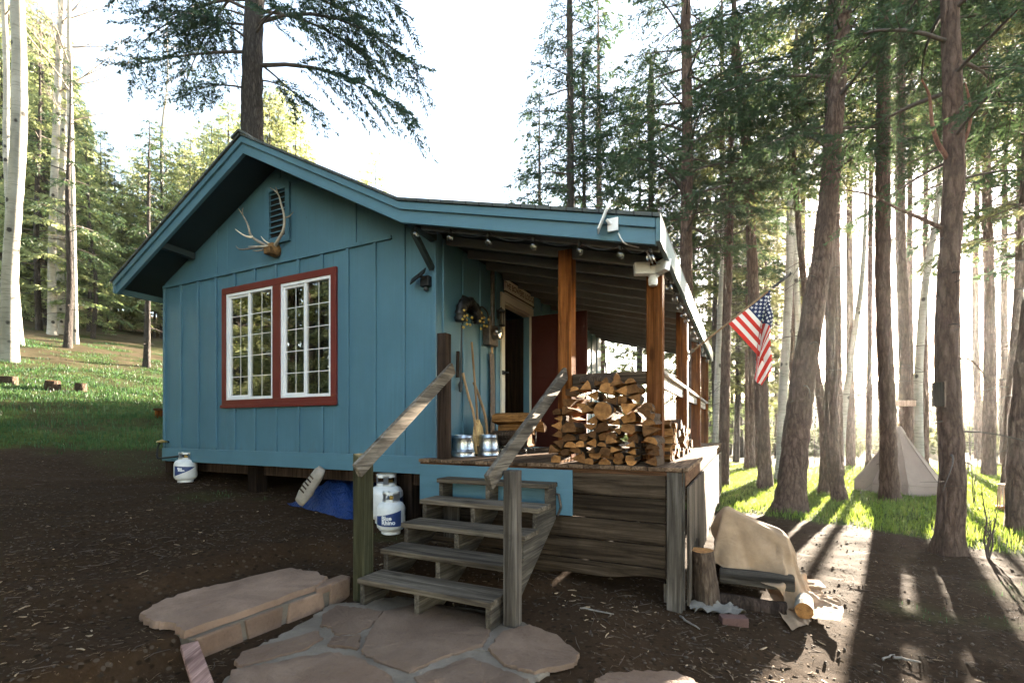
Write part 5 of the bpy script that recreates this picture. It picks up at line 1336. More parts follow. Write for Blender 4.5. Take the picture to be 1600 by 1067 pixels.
# the tan tarp: a draped sheet, grid points in millimetres in the cabin's frame
TARP = [
    2749, 807, 33, 2750, 811, 59, 2758, 815, 83, 2757, 824, 109, 2764, 828, 134, 2766, 828, 161, 2765, 833, 186, 2762, 838, 212, 2755, 836, 237, 2755, 842, 262, 2752, 844, 289, 2741, 836, 311, 2728, 827, 332, 2722, 821, 358, 2717, 825, 383, 2708, 822, 407, 2729, 830, 421, 2747, 839, 438, 2765, 822, 448, 2780, 801, 452, 2801, 794, 467, 2779, 780, 471, 2803, 771, 464, 2820, 788, 474, 2805, 808, 472, 2821, 828, 479, 2798, 815, 480, 2777, 831, 487, 2774, 839, 512, 2768, 852, 490, 2766, 859, 465, 2773, 855, 440, 2777, 855, 414, 2783, 876, 398, 2791, 864, 376, 2808, 862, 356, 2791, 871, 339, 2806, 887, 324, 2793, 869, 310, 2789, 882, 287, 2778, 859, 277, 2767, 863, 254, 2768, 875, 230, 2753, 878, 209, 2755, 883, 184, 2759, 892, 159, 2764, 896, 133, 2767, 905, 109,
    2748, 774, 40, 2752, 782, 65, 2755, 786, 90, 2760, 792, 115, 2763, 795, 141, 2765, 802, 166, 2773, 809, 190, 2776, 809, 216, 2778, 817, 241, 2775, 821, 267, 2767, 822, 292, 2767, 823, 318, 2758, 820, 343, 2748, 812, 366, 2739, 807, 390, 2732, 814, 414, 2724, 805, 439, 2739, 818, 456, 2756, 826, 475, 2769, 804, 480, 2793, 803, 490, 2788, 778, 497, 2805, 759, 493, 2808, 783, 502, 2825, 796, 486, 2827, 813, 505, 2801, 810, 506, 2807, 831, 491, 2786, 845, 489, 2791, 870, 495, 2795, 856, 473, 2799, 852, 448, 2791, 875, 437, 2803, 869, 415, 2818, 873, 393, 2798, 882, 379, 2812, 876, 358, 2789, 883, 348, 2787, 895, 325, 2780, 874, 311, 2770, 885, 289, 2759, 889, 266, 2755, 899, 242, 2764, 906, 219, 2763, 910, 192, 2774, 918, 169, 2775, 924, 144, 2773, 936, 120,
    2744, 746, 47, 2751, 752, 71, 2753, 760, 96, 2755, 765, 121, 2762, 768, 146, 2770, 771, 171, 2769, 776, 197, 2773, 780, 223, 2780, 785, 247, 2779, 795, 272, 2786, 799, 297, 2786, 800, 323, 2777, 799, 348, 2775, 802, 374, 2763, 795, 396, 2756, 791, 421, 2749, 795, 446, 2741, 790, 471, 2751, 804, 491, 2764, 811, 512, 2781, 791, 518, 2806, 785, 522, 2804, 759, 518, 2827, 769, 516, 2831, 795, 516, 2806, 801, 523, 2821, 823, 523, 2818, 845, 510, 2793, 840, 521, 2801, 848, 497, 2821, 854, 480, 2801, 868, 472, 2815, 874, 451, 2826, 881, 429, 2804, 883, 415, 2820, 889, 396, 2808, 899, 375, 2787, 907, 360, 2770, 891, 349, 2765, 901, 325, 2761, 908, 301, 2763, 918, 276, 2768, 924, 251, 2775, 929, 227, 2784, 933, 202, 2784, 939, 177, 2778, 951, 154, 2779, 963, 131,
    2744, 717, 53, 2750, 725, 77, 2755, 731, 102, 2759, 733, 127, 2759, 738, 153, 2766, 743, 177, 2769, 751, 202, 2777, 757, 226, 2782, 757, 252, 2787, 766, 276, 2791, 766, 302, 2796, 776, 327, 2797, 781, 353, 2796, 781, 379, 2793, 782, 405, 2784, 781, 430, 2775, 776, 454, 2764, 771, 477, 2759, 774, 503, 2767, 789, 524, 2778, 799, 545, 2794, 778, 546, 2811, 759, 548, 2834, 769, 547, 2836, 794, 545, 2819, 813, 544, 2800, 831, 543, 2827, 831, 540, 2820, 851, 525, 2811, 873, 515, 2831, 877, 499, 2813, 892, 486, 2833, 893, 469, 2812, 889, 453, 2827, 900, 434, 2810, 906, 415, 2790, 901, 399, 2770, 904, 383, 2768, 915, 359, 2771, 927, 335, 2776, 931, 310, 2782, 938, 285, 2791, 942, 261, 2794, 948, 236, 2791, 959, 212, 2788, 967, 188, 2782, 978, 165, 2777, 987, 141,
    2743, 690, 58, 2746, 696, 84, 2753, 698, 109, 2758, 705, 133, 2762, 708, 159, 2760, 714, 185, 2771, 720, 208, 2770, 727, 234, 2772, 729, 260, 2782, 733, 284, 2789, 742, 308, 2794, 746, 333, 2799, 747, 359, 2804, 756, 383, 2806, 760, 409, 2806, 763, 435, 2792, 758, 457, 2786, 756, 483, 2780, 755, 508, 2778, 764, 533, 2785, 773, 556, 2800, 786, 574, 2816, 766, 581, 2840, 770, 575, 2835, 795, 574, 2810, 801, 568, 2824, 825, 567, 2835, 848, 563, 2817, 863, 552, 2831, 864, 531, 2823, 888, 525, 2836, 892, 503, 2816, 904, 491, 2832, 908, 471, 2812, 907, 455, 2791, 912, 439, 2779, 923, 419, 2783, 931, 394, 2785, 938, 369, 2796, 942, 345, 2801, 951, 321, 2801, 957, 295, 2799, 969, 271, 2792, 978, 248, 2786, 985, 224, 2776, 991, 200, 2772, 1005, 178, 2766, 1015, 155,
    2739, 663, 65, 2746, 664, 90, 2750, 671, 115, 2756, 675, 140, 2762, 682, 164, 2765, 687, 190, 2763, 692, 215, 2772, 698, 239, 2777, 704, 264, 2776, 705, 291, 2785, 713, 315, 2787, 717, 341, 2796, 719, 365, 2803, 725, 390, 2808, 731, 415, 2812, 735, 440, 2817, 742, 465, 2814, 743, 491, 2803, 735, 514, 2808, 746, 537, 2805, 750, 563, 2806, 758, 588, 2816, 771, 609, 2843, 770, 607, 2822, 782, 598, 2827, 805, 591, 2823, 831, 595, 2829, 855, 588, 2840, 860, 564, 2849, 878, 548, 2845, 902, 539, 2820, 901, 529, 2835, 915, 511, 2814, 917, 494, 2801, 924, 473, 2794, 937, 451, 2797, 946, 426, 2806, 945, 402, 2809, 958, 379, 2807, 969, 355, 2802, 979, 331, 2794, 986, 307, 2781, 990, 285, 2776, 1001, 261, 2767, 1007, 238, 2766, 1016, 213, 2758, 1023, 189, 2748, 1030, 166,
    2735, 632, 72, 2736, 639, 97, 2743, 645, 122, 2747, 648, 148, 2751, 657, 172, 2763, 657, 196, 2768, 663, 220, 2770, 667, 246, 2774, 675, 271, 2777, 676, 297, 2782, 683, 321, 2787, 689, 346, 2791, 693, 371, 2796, 700, 396, 2800, 705, 422, 2809, 709, 446, 2812, 712, 472, 2820, 715, 496, 2825, 722, 521, 2815, 724, 545, 2828, 735, 566, 2828, 740, 592, 2841, 756, 608, 2830, 766, 628, 2845, 784, 616, 2839, 808, 623, 2850, 828, 610, 2854, 849, 596, 2856, 874, 589, 2857, 895, 574, 2834, 905, 567, 2841, 918, 544, 2822, 927, 529, 2815, 939, 508, 2810, 950, 484, 2815, 962, 460, 2817, 969, 435, 2802, 975, 415, 2802, 986, 391, 2794, 989, 366, 2789, 1003, 344, 2776, 1003, 319, 2772, 1012, 295, 2759, 1018, 273, 2751, 1030, 251, 2741, 1034, 227, 2735, 1044, 204, 2730, 1055, 181,
    2735, 604, 79, 2740, 608, 104, 2738, 616, 129, 2739, 620, 155, 2751, 624, 178, 2760, 629, 202, 2757, 634, 227, 2756, 642, 253, 2761, 645, 278, 2764, 654, 304, 2770, 655, 329, 2778, 658, 354, 2783, 662, 379, 2790, 670, 403, 2796, 676, 428, 2805, 675, 453, 2811, 682, 478, 2815, 690, 503, 2825, 693, 527, 2832, 700, 552, 2844, 709, 574, 2846, 716, 601, 2854, 733, 621, 2860, 762, 621, 2868, 783, 634, 2867, 809, 628, 2866, 835, 628, 2868, 862, 626, 2856, 887, 616, 2853, 906, 600, 2848, 924, 580, 2846, 940, 560, 2842, 951, 537, 2837, 963, 514, 2828, 974, 493, 2825, 985, 469, 2815, 996, 447, 2805, 1004, 424, 2794, 1010, 401, 2788, 1019, 378, 2775, 1022, 355, 2764, 1026, 331, 2758, 1039, 309, 2748, 1044, 286, 2737, 1047, 262, 2736, 1062, 240, 2733, 1070, 215, 2731, 1078, 191,
    2732, 571, 86, 2737, 578, 111, 2743, 585, 135, 2755, 593, 158, 2750, 593, 184, 2757, 596, 209, 2763, 604, 233, 2771, 612, 257, 2777, 623, 280, 2790, 633, 301, 2796, 633, 327, 2801, 640, 351, 2805, 647, 376, 2815, 651, 400, 2822, 657, 425, 2833, 664, 448, 2838, 673, 472, 2849, 682, 495, 2854, 692, 518, 2864, 702, 541, 2874, 709, 564, 2882, 716, 590, 2889, 730, 612, 2892, 760, 611, 2896, 783, 622, 2895, 809, 618, 2896, 835, 612, 2896, 863, 615, 2898, 893, 615, 2884, 908, 595, 2877, 908, 566, 2865, 918, 545, 2859, 926, 521, 2849, 936, 498, 2842, 945, 474, 2830, 959, 454, 2830, 973, 432, 2825, 989, 412, 2820, 1001, 389, 2813, 1014, 367, 2806, 1024, 344, 2794, 1034, 323, 2787, 1043, 299, 2778, 1052, 276, 2768, 1048, 252, 2764, 1072, 241, 2757, 1088, 222, 2754, 1102, 200,
    2760, 558, 84, 2757, 554, 111, 2765, 557, 136, 2768, 565, 161, 2779, 580, 179, 2783, 584, 204, 2791, 598, 225, 2798, 598, 251, 2807, 604, 275, 2814, 611, 299, 2824, 619, 322, 2834, 628, 344, 2837, 636, 369, 2845, 645, 393, 2855, 654, 415, 2863, 670, 436, 2869, 678, 460, 2878, 686, 483, 2886, 693, 507, 2893, 700, 532, 2903, 708, 555, 2913, 713, 579, 2922, 731, 598, 2923, 759, 595, 2923, 783, 604, 2926, 810, 605, 2925, 835, 599, 2925, 863, 602, 2925, 890, 600, 2914, 904, 580, 2905, 912, 555, 2895, 916, 531, 2886, 925, 508, 2878, 932, 484, 2869, 937, 460, 2856, 952, 441, 2844, 952, 417, 2837, 962, 394, 2829, 972, 371, 2821, 988, 351, 2817, 1002, 329, 2814, 1015, 307, 2808, 1024, 283, 2797, 1032, 261, 2801, 1049, 241, 2780, 1055, 225, 2769, 1061, 201, 2771, 1079, 182,
    2792, 560, 86, 2786, 545, 108, 2791, 566, 124, 2798, 572, 149, 2805, 569, 174, 2812, 586, 193, 2823, 587, 219, 2832, 599, 240, 2832, 612, 264, 2843, 616, 287, 2850, 630, 309, 2856, 638, 333, 2867, 647, 355, 2874, 655, 379, 2882, 663, 403, 2894, 668, 425, 2899, 677, 450, 2911, 684, 473, 2918, 687, 498, 2925, 699, 521, 2934, 707, 545, 2946, 712, 568, 2953, 731, 585, 2946, 759, 584, 2953, 784, 588, 2954, 810, 587, 2957, 836, 587, 2955, 863, 588, 2952, 890, 587, 2944, 903, 566, 2935, 913, 543, 2925, 919, 519, 2917, 925, 495, 2906, 931, 472, 2893, 938, 450, 2884, 941, 425, 2874, 951, 403, 2863, 953, 380, 2851, 959, 357, 2842, 966, 334, 2831, 976, 312, 2825, 984, 288, 2816, 999, 267, 2819, 1015, 247, 2811, 1025, 224, 2798, 1039, 205, 2782, 1043, 185, 2776, 1056, 163,
    2803, 534, 99, 2812, 557, 92, 2823, 569, 113, 2827, 566, 138, 2835, 579, 160, 2845, 582, 184, 2851, 598, 204, 2856, 607, 228, 2866, 617, 250, 2871, 624, 275, 2881, 629, 298, 2887, 639, 322, 2896, 644, 346, 2905, 654, 369, 2916, 659, 392, 2924, 667, 416, 2933, 673, 440, 2937, 679, 465, 2947, 690, 487, 2958, 694, 511, 2964, 705, 535, 2974, 712, 558, 2982, 732, 573, 2978, 758, 570, 2981, 784, 571, 2982, 810, 573, 2983, 836, 572, 2986, 862, 574, 2981, 889, 573, 2975, 906, 553, 2963, 912, 529, 2955, 925, 507, 2946, 933, 484, 2935, 933, 460, 2924, 939, 437, 2913, 944, 413, 2901, 949, 391, 2889, 958, 369, 2882, 962, 344, 2870, 965, 321, 2860, 977, 300, 2851, 976, 275, 2842, 982, 251, 2829, 987, 229, 2817, 1001, 209, 2808, 1012, 187, 2802, 1022, 164, 2801, 1042, 147,
    2834, 520, 96, 2843, 545, 94, 2852, 567, 103, 2857, 565, 129, 2863, 582, 148, 2876, 593, 168, 2883, 598, 193, 2887, 609, 217, 2893, 613, 242, 2902, 623, 264, 2915, 628, 287, 2919, 636, 312, 2927, 645, 335, 2934, 652, 359, 2945, 660, 382, 2951, 665, 407, 2962, 672, 430, 2971, 681, 453, 2979, 687, 477, 2984, 695, 501, 2994, 702, 524, 3004, 711, 547, 3011, 732, 562, 3009, 758, 556, 3009, 784, 558, 3009, 810, 561, 3013, 836, 559, 3014, 862, 563, 3009, 888, 559, 3003, 901, 536, 2995, 915, 515, 2984, 925, 494, 2971, 933, 473, 2965, 943, 449, 2953, 948, 426, 2943, 953, 403, 2932, 960, 380, 2922, 958, 355, 2913, 965, 332, 2899, 972, 310, 2892, 978, 286, 2881, 979, 262, 2871, 987, 239, 2855, 992, 218, 2849, 995, 193, 2836, 1002, 171, 2823, 1009, 149, 2816, 1020, 127,
    2861, 508, 95, 2871, 532, 101, 2879, 556, 95, 2886, 572, 114, 2897, 583, 135, 2901, 592, 160, 2909, 600, 183, 2918, 607, 207, 2926, 608, 233, 2936, 617, 255, 2943, 629, 277, 2950, 635, 302, 2962, 641, 324, 2969, 647, 348, 2975, 656, 373, 2987, 664, 395, 2992, 673, 419, 2999, 679, 443, 3010, 687, 466, 3017, 691, 491, 3023, 702, 514, 3036, 711, 535, 3038, 732, 550, 3037, 758, 546, 3036, 784, 546, 3038, 810, 546, 3039, 836, 550, 3043, 862, 548, 3041, 888, 543, 3033, 900, 522, 3022, 915, 503, 3012, 922, 480, 3000, 933, 459, 2990, 940, 437, 2981, 951, 414, 2973, 959, 391, 2962, 958, 366, 2951, 968, 344, 2944, 969, 319, 2927, 972, 298, 2921, 978, 273, 2911, 986, 250, 2898, 989, 227, 2889, 993, 203, 2874, 1001, 183, 2869, 1004, 157, 2854, 1009, 136, 2846, 1020, 113,
    2891, 496, 95, 2903, 519, 94, 2913, 543, 92, 2917, 566, 106, 2926, 579, 127, 2935, 588, 150, 2946, 595, 172, 2952, 601, 197, 2959, 611, 220, 2967, 619, 243, 2972, 627, 268, 2983, 634, 290, 2988, 641, 315, 2996, 649, 338, 3006, 657, 362, 3015, 664, 385, 3022, 671, 409, 3031, 678, 433, 3040, 681, 457, 3048, 692, 479, 3056, 699, 503, 3065, 710, 525, 3070, 733, 537, 3069, 758, 531, 3064, 784, 533, 3070, 810, 535, 3070, 836, 533, 3074, 862, 535, 3067, 887, 532, 3057, 899, 510, 3050, 910, 487, 3043, 924, 466, 3028, 933, 446, 3017, 942, 424, 3011, 947, 399, 2997, 955, 378, 2989, 966, 356, 2980, 968, 332, 2967, 975, 310, 2955, 980, 287, 2945, 986, 264, 2938, 985, 238, 2929, 990, 214, 2918, 996, 191, 2908, 1001, 168, 2896, 1010, 146, 2888, 1012, 121, 2871, 1020, 101,
    2925, 483, 93, 2933, 508, 93, 2940, 533, 93, 2951, 556, 99, 2955, 568, 122, 2964, 583, 141, 2972, 590, 165, 2980, 602, 186, 2991, 610, 209, 2996, 618, 234, 3003, 626, 257, 3013, 630, 281, 3020, 641, 304, 3028, 648, 328, 3038, 655, 351, 3047, 661, 375, 3053, 669, 399, 3059, 672, 424, 3071, 684, 444, 3080, 691, 468, 3086, 698, 492, 3093, 709, 515, 3099, 733, 523, 3094, 759, 520, 3097, 785, 519, 3100, 810, 525, 3097, 836, 522, 3100, 862, 525, 3100, 886, 515, 3089, 900, 496, 3078, 909, 474, 3066, 922, 455, 3062, 931, 430, 3049, 945, 411, 3037, 951, 388, 3031, 956, 363, 3017, 961, 341, 3011, 973, 319, 2998, 977, 296, 2991, 980, 271, 2973, 985, 251, 2966, 993, 227, 2959, 1000, 202, 2942, 1004, 182, 2935, 1004, 156, 2928, 1011, 132, 2917, 1016, 109, 2904, 1021, 87,
    2953, 472, 92, 2962, 497, 92, 2969, 521, 96, 2981, 545, 94, 2991, 562, 111, 2996, 579, 131, 3000, 591, 154, 3012, 595, 178, 3021, 608, 199, 3029, 616, 223, 3039, 620, 247, 3041, 630, 271, 3049, 636, 296, 3059, 645, 318, 3065, 652, 342, 3076, 661, 364, 3085, 662, 389, 3092, 675, 411, 3102, 680, 434, 3111, 689, 457, 3116, 697, 482, 3124, 708, 504, 3129, 733, 509, 3126, 759, 505, 3126, 785, 509, 3129, 810, 516, 3129, 835, 509, 3127, 861, 514, 3126, 885, 503, 3115, 898, 483, 3107, 912, 462, 3097, 919, 439, 3088, 932, 418, 3077, 941, 396, 3067, 953, 375, 3054, 961, 354, 3044, 964, 330, 3035, 969, 307, 3028, 981, 284, 3016, 987, 261, 3007, 992, 237, 2999, 991, 211, 2986, 997, 190, 2977, 1007, 167, 2965, 1014, 145, 2956, 1020, 121, 2945, 1026, 99, 2929, 1032, 78,
    2982, 461, 91, 2995, 484, 91, 3003, 509, 90, 3008, 535, 92, 3016, 554, 107, 3030, 570, 124, 3035, 586, 144, 3042, 591, 169, 3054, 604, 189, 3057, 610, 215, 3070, 619, 236, 3077, 626, 260, 3085, 637, 283, 3091, 643, 307, 3097, 651, 331, 3108, 652, 355, 3114, 666, 377, 3120, 670, 402, 3131, 681, 424, 3139, 686, 448, 3147, 695, 472, 3156, 707, 493, 3158, 734, 497, 3157, 760, 491, 3159, 784, 499, 3162, 810, 504, 3157, 835, 499, 3157, 861, 501, 3152, 884, 490, 3145, 896, 468, 3135, 908, 447, 3126, 921, 426, 3116, 931, 405, 3108, 942, 382, 3098, 952, 361, 3089, 963, 339, 3076, 969, 317, 3068, 974, 293, 3055, 977, 270, 3046, 986, 247, 3033, 988, 224, 3022, 999, 203, 3014, 1000, 178, 3003, 1004, 155, 2995, 1010, 130, 2981, 1015, 109, 2974, 1021, 84, 2964, 1030, 61,
    3012, 450, 90, 3023, 474, 90, 3033, 497, 91, 3041, 523, 89, 3050, 544, 102, 3058, 562, 118, 3066, 581, 135, 3074, 592, 157, 3084, 596, 181, 3088, 608, 205, 3100, 619, 225, 3109, 627, 249, 3118, 634, 272, 3122, 643, 296, 3131, 644, 321, 3139, 657, 342, 3145, 663, 367, 3150, 672, 391, 3162, 675, 415, 3171, 684, 438, 3181, 692, 460, 3186, 707, 481, 3183, 734, 481, 3183, 760, 483, 3186, 784, 490, 3191, 810, 495, 3191, 835, 488, 3187, 861, 489, 3181, 883, 476, 3174, 896, 455, 3165, 906, 433, 3152, 917, 413, 3144, 928, 390, 3134, 942, 370, 3126, 953, 348, 3118, 962, 325, 3106, 973, 305, 3093, 978, 282, 3083, 987, 260, 3076, 991, 235, 3065, 998, 212, 3051, 1002, 190, 3044, 1009, 166, 3035, 1011, 141, 3021, 1013, 119, 3010, 1019, 96, 3002, 1027, 73, 2992, 1029, 49,
    3045, 438, 89, 3052, 463, 89, 3061, 487, 88, 3072, 511, 88, 3081, 530, 104, 3091, 554, 110, 3095, 569, 131, 3107, 585, 149, 3111, 594, 173, 3122, 606, 193, 3130, 615, 216, 3137, 620, 241, 3149, 632, 261, 3152, 634, 288, 3161, 646, 309, 3172, 656, 332, 3178, 660, 357, 3186, 671, 379, 3195, 678, 403, 3202, 684, 427, 3210, 688, 452, 3215, 708, 468, 3214, 734, 468, 3213, 760, 473, 3219, 784, 480, 3217, 810, 486, 3215, 835, 481, 3218, 861, 477, 3209, 883, 464, 3202, 894, 441, 3193, 905, 419, 3184, 917, 398, 3169, 930, 380, 3160, 939, 357, 3155, 951, 334, 3143, 966, 315, 3134, 972, 291, 3124, 982, 270, 3114, 986, 246, 3103, 992, 223, 3094, 1002, 200, 3081, 999, 176, 3071, 1009, 154, 3062, 1010, 129, 3055, 1018, 105, 3045, 1021, 81, 3033, 1027, 58, 3019, 1034, 37,
    3074, 427, 87, 3080, 453, 88, 3093, 476, 87, 3104, 499, 87, 3111, 524, 91, 3117, 544, 108, 3129, 564, 120, 3135, 577, 142, 3142, 591, 163, 3149, 602, 185, 3160, 608, 208, 3169, 623, 228, 3175, 627, 254, 3183, 640, 275, 3192, 642, 300, 3201, 649, 324, 3207, 660, 347, 3216, 666, 370, 3224, 670, 395, 3230, 681, 418, 3240, 686, 441, 3247, 709, 453, 3245, 735, 456, 3244, 760, 462, 3252, 784, 471, 3248, 809, 477, 3250, 835, 470, 3245, 859, 463, 3238, 881, 450, 3229, 895, 430, 3217, 907, 410, 3207, 919, 388, 3199, 930, 366, 3192, 944, 345, 3181, 953, 323, 3171, 965, 303, 3160, 976, 282, 3154, 981, 256, 3145, 987, 232, 3131, 991, 210, 3120, 997, 187, 3112, 1008, 164, 3102, 1012, 140, 3093, 1018, 117, 3082, 1019, 92, 3070, 1024, 70, 3060, 1030, 47, 3050, 1035, 23,
    3104, 416, 87, 3112, 441, 86, 3124, 464, 86, 3132, 489, 91, 3139, 514, 89, 3149, 536, 99, 3158, 553, 116, 3170, 570, 133, 3175, 581, 156, 3183, 596, 175, 3193, 604, 198, 3202, 619, 218, 3208, 628, 242, 3219, 637, 264, 3220, 641, 291, 3229, 651, 313, 3239, 653, 337, 3245, 658, 362, 3257, 666, 385, 3264, 675, 408, 3271, 685, 431, 3274, 709, 442, 3272, 734, 448, 3278, 760, 452, 3281, 783, 463, 3279, 809, 467, 3278, 834, 459, 3274, 859, 451, 3267, 880, 436, 3259, 892, 414, 3250, 906, 394, 3237, 916, 374, 3227, 928, 353, 3218, 936, 329, 3210, 951, 309, 3200, 959, 286, 3191, 970, 264, 3181, 986, 245, 3174, 989, 219, 3160, 994, 197, 3153, 1000, 173, 3140, 1005, 151, 3130, 1011, 127, 3123, 1018, 103, 3112, 1024, 80, 3100, 1029, 57, 3092, 1033, 33, 3080, 1038, 10,
    3132, 406, 85, 3148, 428, 88, 3151, 455, 85, 3159, 479, 88, 3174, 502, 86, 3183, 526, 92, 3192, 545, 108, 3199, 557, 130, 3205, 577, 147, 3212, 592, 167, 3222, 606, 187, 3228, 612, 213, 3238, 625, 233, 3246, 632, 257, 3252, 643, 280, 3261, 651, 303, 3272, 653, 327, 3272, 666, 350, 3281, 673, 373, 3293, 680, 395, 3301, 685, 420, 3305, 710, 427, 3305, 735, 433, 3306, 759, 445, 3309, 783, 455, 3312, 809, 456, 3307, 833, 445, 3299, 856, 435, 3298, 879, 422, 3284, 891, 402, 3275, 902, 380, 3267, 919, 360, 3258, 924, 336, 3251, 937, 315, 3237, 951, 296, 3229, 960, 273, 3215, 969, 253, 3209, 981, 229, 3201, 997, 209, 3188, 997, 185, 3183, 1004, 160, 3169, 1009, 139, 3159, 1013, 115, 3152, 1019, 91, 3143, 1025, 66, 3132, 1032, 44, 3121, 1038, 21, 3111, 1041, -3,
    3167, 394, 82, 3171, 420, 84, 3183, 443, 87, 3193, 467, 84, 3201, 492, 88, 3210, 516, 90, 3218, 538, 102, 3228, 555, 120, 3237, 571, 138, 3246, 584, 159, 3255, 597, 180, 3261, 609, 202, 3273, 618, 223, 3276, 630, 248, 3286, 638, 270, 3296, 644, 293, 3299, 656, 317, 3302, 652, 344, 3312, 663, 365, 3324, 678, 383, 3328, 685, 409, 3331, 710, 416, 3334, 734, 425, 3340, 759, 432, 3339, 783, 444, 3339, 808, 436, 3335, 834, 433, 3331, 856, 420, 3326, 878, 408, 3317, 890, 386, 3304, 901, 366, 3294, 913, 345, 3288, 927, 323, 3274, 935, 302, 3268, 948, 280, 3256, 957, 259, 3248, 969, 237, 3238, 980, 216, 3226, 991, 195, 3220, 1005, 173, 3209, 1012, 151, 3202, 1020, 126, 3191, 1025, 103, 3178, 1028, 81, 3172, 1034, 55, 3158, 1038, 33, 3151, 1040, 8, 3139, 1045, -14,
    3193, 385, 78, 3205, 408, 85, 3216, 431, 85, 3222, 457, 83, 3230, 481, 82, 3242, 503, 93, 3253, 527, 97, 3259, 547, 113, 3267, 560, 134, 3274, 577, 153, 3283, 587, 175, 3293, 594, 198, 3298, 602, 222, 3300, 607, 248, 3304, 615, 272, 3313, 621, 296, 3320, 633, 319, 3334, 645, 337, 3339, 667, 351, 3351, 673, 374, 3362, 683, 397, 3363, 708, 404, 3362, 734, 411, 3364, 759, 420, 3359, 783, 412, 3365, 808, 418, 3358, 833, 414, 3363, 858, 408, 3353, 880, 396, 3343, 890, 374, 3333, 900, 352, 3326, 912, 330, 3313, 925, 311, 3306, 939, 290, 3297, 952, 269, 3287, 961, 247, 3278, 973, 225, 3270, 984, 203, 3259, 990, 180, 3248, 1004, 160, 3238, 1009, 136, 3230, 1016, 112, 3221, 1024, 89, 3208, 1033, 68, 3200, 1037, 44, 3189, 1039, 20, 3179, 1041, -4, 3174, 1047, -29,
    3222, 375, 75, 3234, 397, 84, 3244, 421, 85, 3252, 446, 82, 3259, 471, 83, 3271, 494, 86, 3273, 509, 108, 3286, 529, 117, 3296, 549, 130, 3309, 563, 149, 3309, 566, 176, 3320, 581, 195, 3323, 581, 222, 3325, 590, 247, 3338, 599, 268, 3345, 615, 287, 3347, 639, 297, 3358, 654, 315, 3369, 656, 340, 3379, 662, 363, 3383, 685, 375, 3390, 711, 382, 3390, 736, 388, 3378, 758, 389, 3379, 784, 389, 3378, 810, 389, 3387, 833, 393, 3382, 854, 381, 3380, 881, 380, 3371, 902, 366, 3364, 909, 342, 3353, 914, 319, 3342, 924, 297, 3333, 937, 276, 3320, 944, 253, 3312, 960, 235, 3305, 971, 211, 3297, 978, 187, 3289, 992, 167, 3278, 1000, 145, 3269, 1012, 123, 3257, 1017, 101, 3250, 1027, 78, 3237, 1028, 55, 3229, 1033, 30, 3220, 1041, 8, 3210, 1047, -16, 3199, 1050, -39,
    3254, 362, 72, 3259, 388, 76, 3273, 410, 84, 3282, 434, 81, 3290, 459, 80, 3285, 471, 103, 3293, 492, 118, 3307, 510, 131, 3321, 532, 132, 3326, 540, 157, 3338, 554, 175, 3337, 553, 201, 3344, 565, 223, 3354, 584, 238, 3359, 603, 256, 3359, 629, 265, 3370, 641, 286, 3379, 635, 310, 3392, 648, 328, 3389, 673, 335, 3391, 698, 343, 3401, 717, 358, 3388, 739, 361, 3400, 763, 365, 3384, 783, 362, 3384, 809, 361, 3397, 830, 369, 3404, 855, 362, 3389, 871, 347, 3393, 895, 339, 3388, 921, 335, 3378, 937, 315, 3370, 939, 290, 3360, 943, 266, 3352, 949, 242, 3339, 957, 221, 3334, 967, 197, 3320, 981, 179, 3314, 989, 154, 3307, 1003, 134, 3296, 1010, 111, 3286, 1024, 91, 3278, 1025, 66, 3265, 1034, 44, 3259, 1036, 19, 3244, 1041, -3, 3238, 1047, -28, 3228, 1056, -50,
    3272, 380, 57, 3291, 375, 76, 3300, 399, 84, 3308, 423, 89, 3316, 447, 95, 3310, 473, 93, 3324, 477, 115, 3329, 503, 116, 3339, 507, 140, 3349, 524, 156, 3358, 540, 174, 3356, 563, 187, 3346, 584, 199, 3355, 603, 214, 3366, 620, 230, 3382, 625, 250, 3393, 619, 273, 3404, 636, 289, 3395, 659, 300, 3396, 683, 310, 3412, 698, 324, 3397, 719, 327, 3395, 746, 332, 3411, 765, 338, 3392, 783, 336, 3393, 809, 332, 3398, 834, 334, 3418, 850, 338, 3407, 872, 330, 3394, 887, 313, 3388, 911, 305, 3400, 931, 295, 3390, 954, 285, 3380, 965, 264, 3371, 973, 240, 3365, 972, 215, 3357, 974, 190, 3349, 980, 166, 3342, 987, 142, 3332, 998, 119, 3322, 1016, 103, 3310, 1020, 79, 3300, 1034, 58, 3293, 1033, 32, 3282, 1044, 11, 3277, 1048, -15, 3267, 1053, -38, 3254, 1055, -61,
    3289, 368, 40, 3310, 375, 54, 3320, 396, 67, 3329, 422, 68, 3320, 446, 69, 3337, 457, 85, 3338, 482, 94, 3357, 494, 108, 3351, 519, 117, 3364, 535, 134, 3356, 556, 148, 3348, 577, 162, 3360, 596, 175, 3376, 606, 194, 3387, 604, 217, 3403, 604, 238, 3414, 623, 253, 3404, 646, 262, 3403, 670, 272, 3420, 678, 289, 3415, 704, 295, 3400, 725, 299, 3404, 749, 305, 3422, 767, 312, 3402, 783, 308, 3407, 809, 311, 3402, 834, 308, 3426, 845, 308, 3426, 871, 307, 3410, 882, 290, 3399, 904, 282, 3392, 927, 271, 3408, 945, 262, 3403, 968, 249, 3394, 986, 234, 3383, 998, 213, 3374, 1003, 188, 3372, 1001, 162, 3365, 1004, 137, 3356, 1005, 113, 3350, 1012, 88, 3340, 1022, 65, 3331, 1039, 47, 3324, 1036, 21, 3312, 1041, -2, 3299, 1046, -24, 3290, 1051, -48, 3280, 1059, -71,
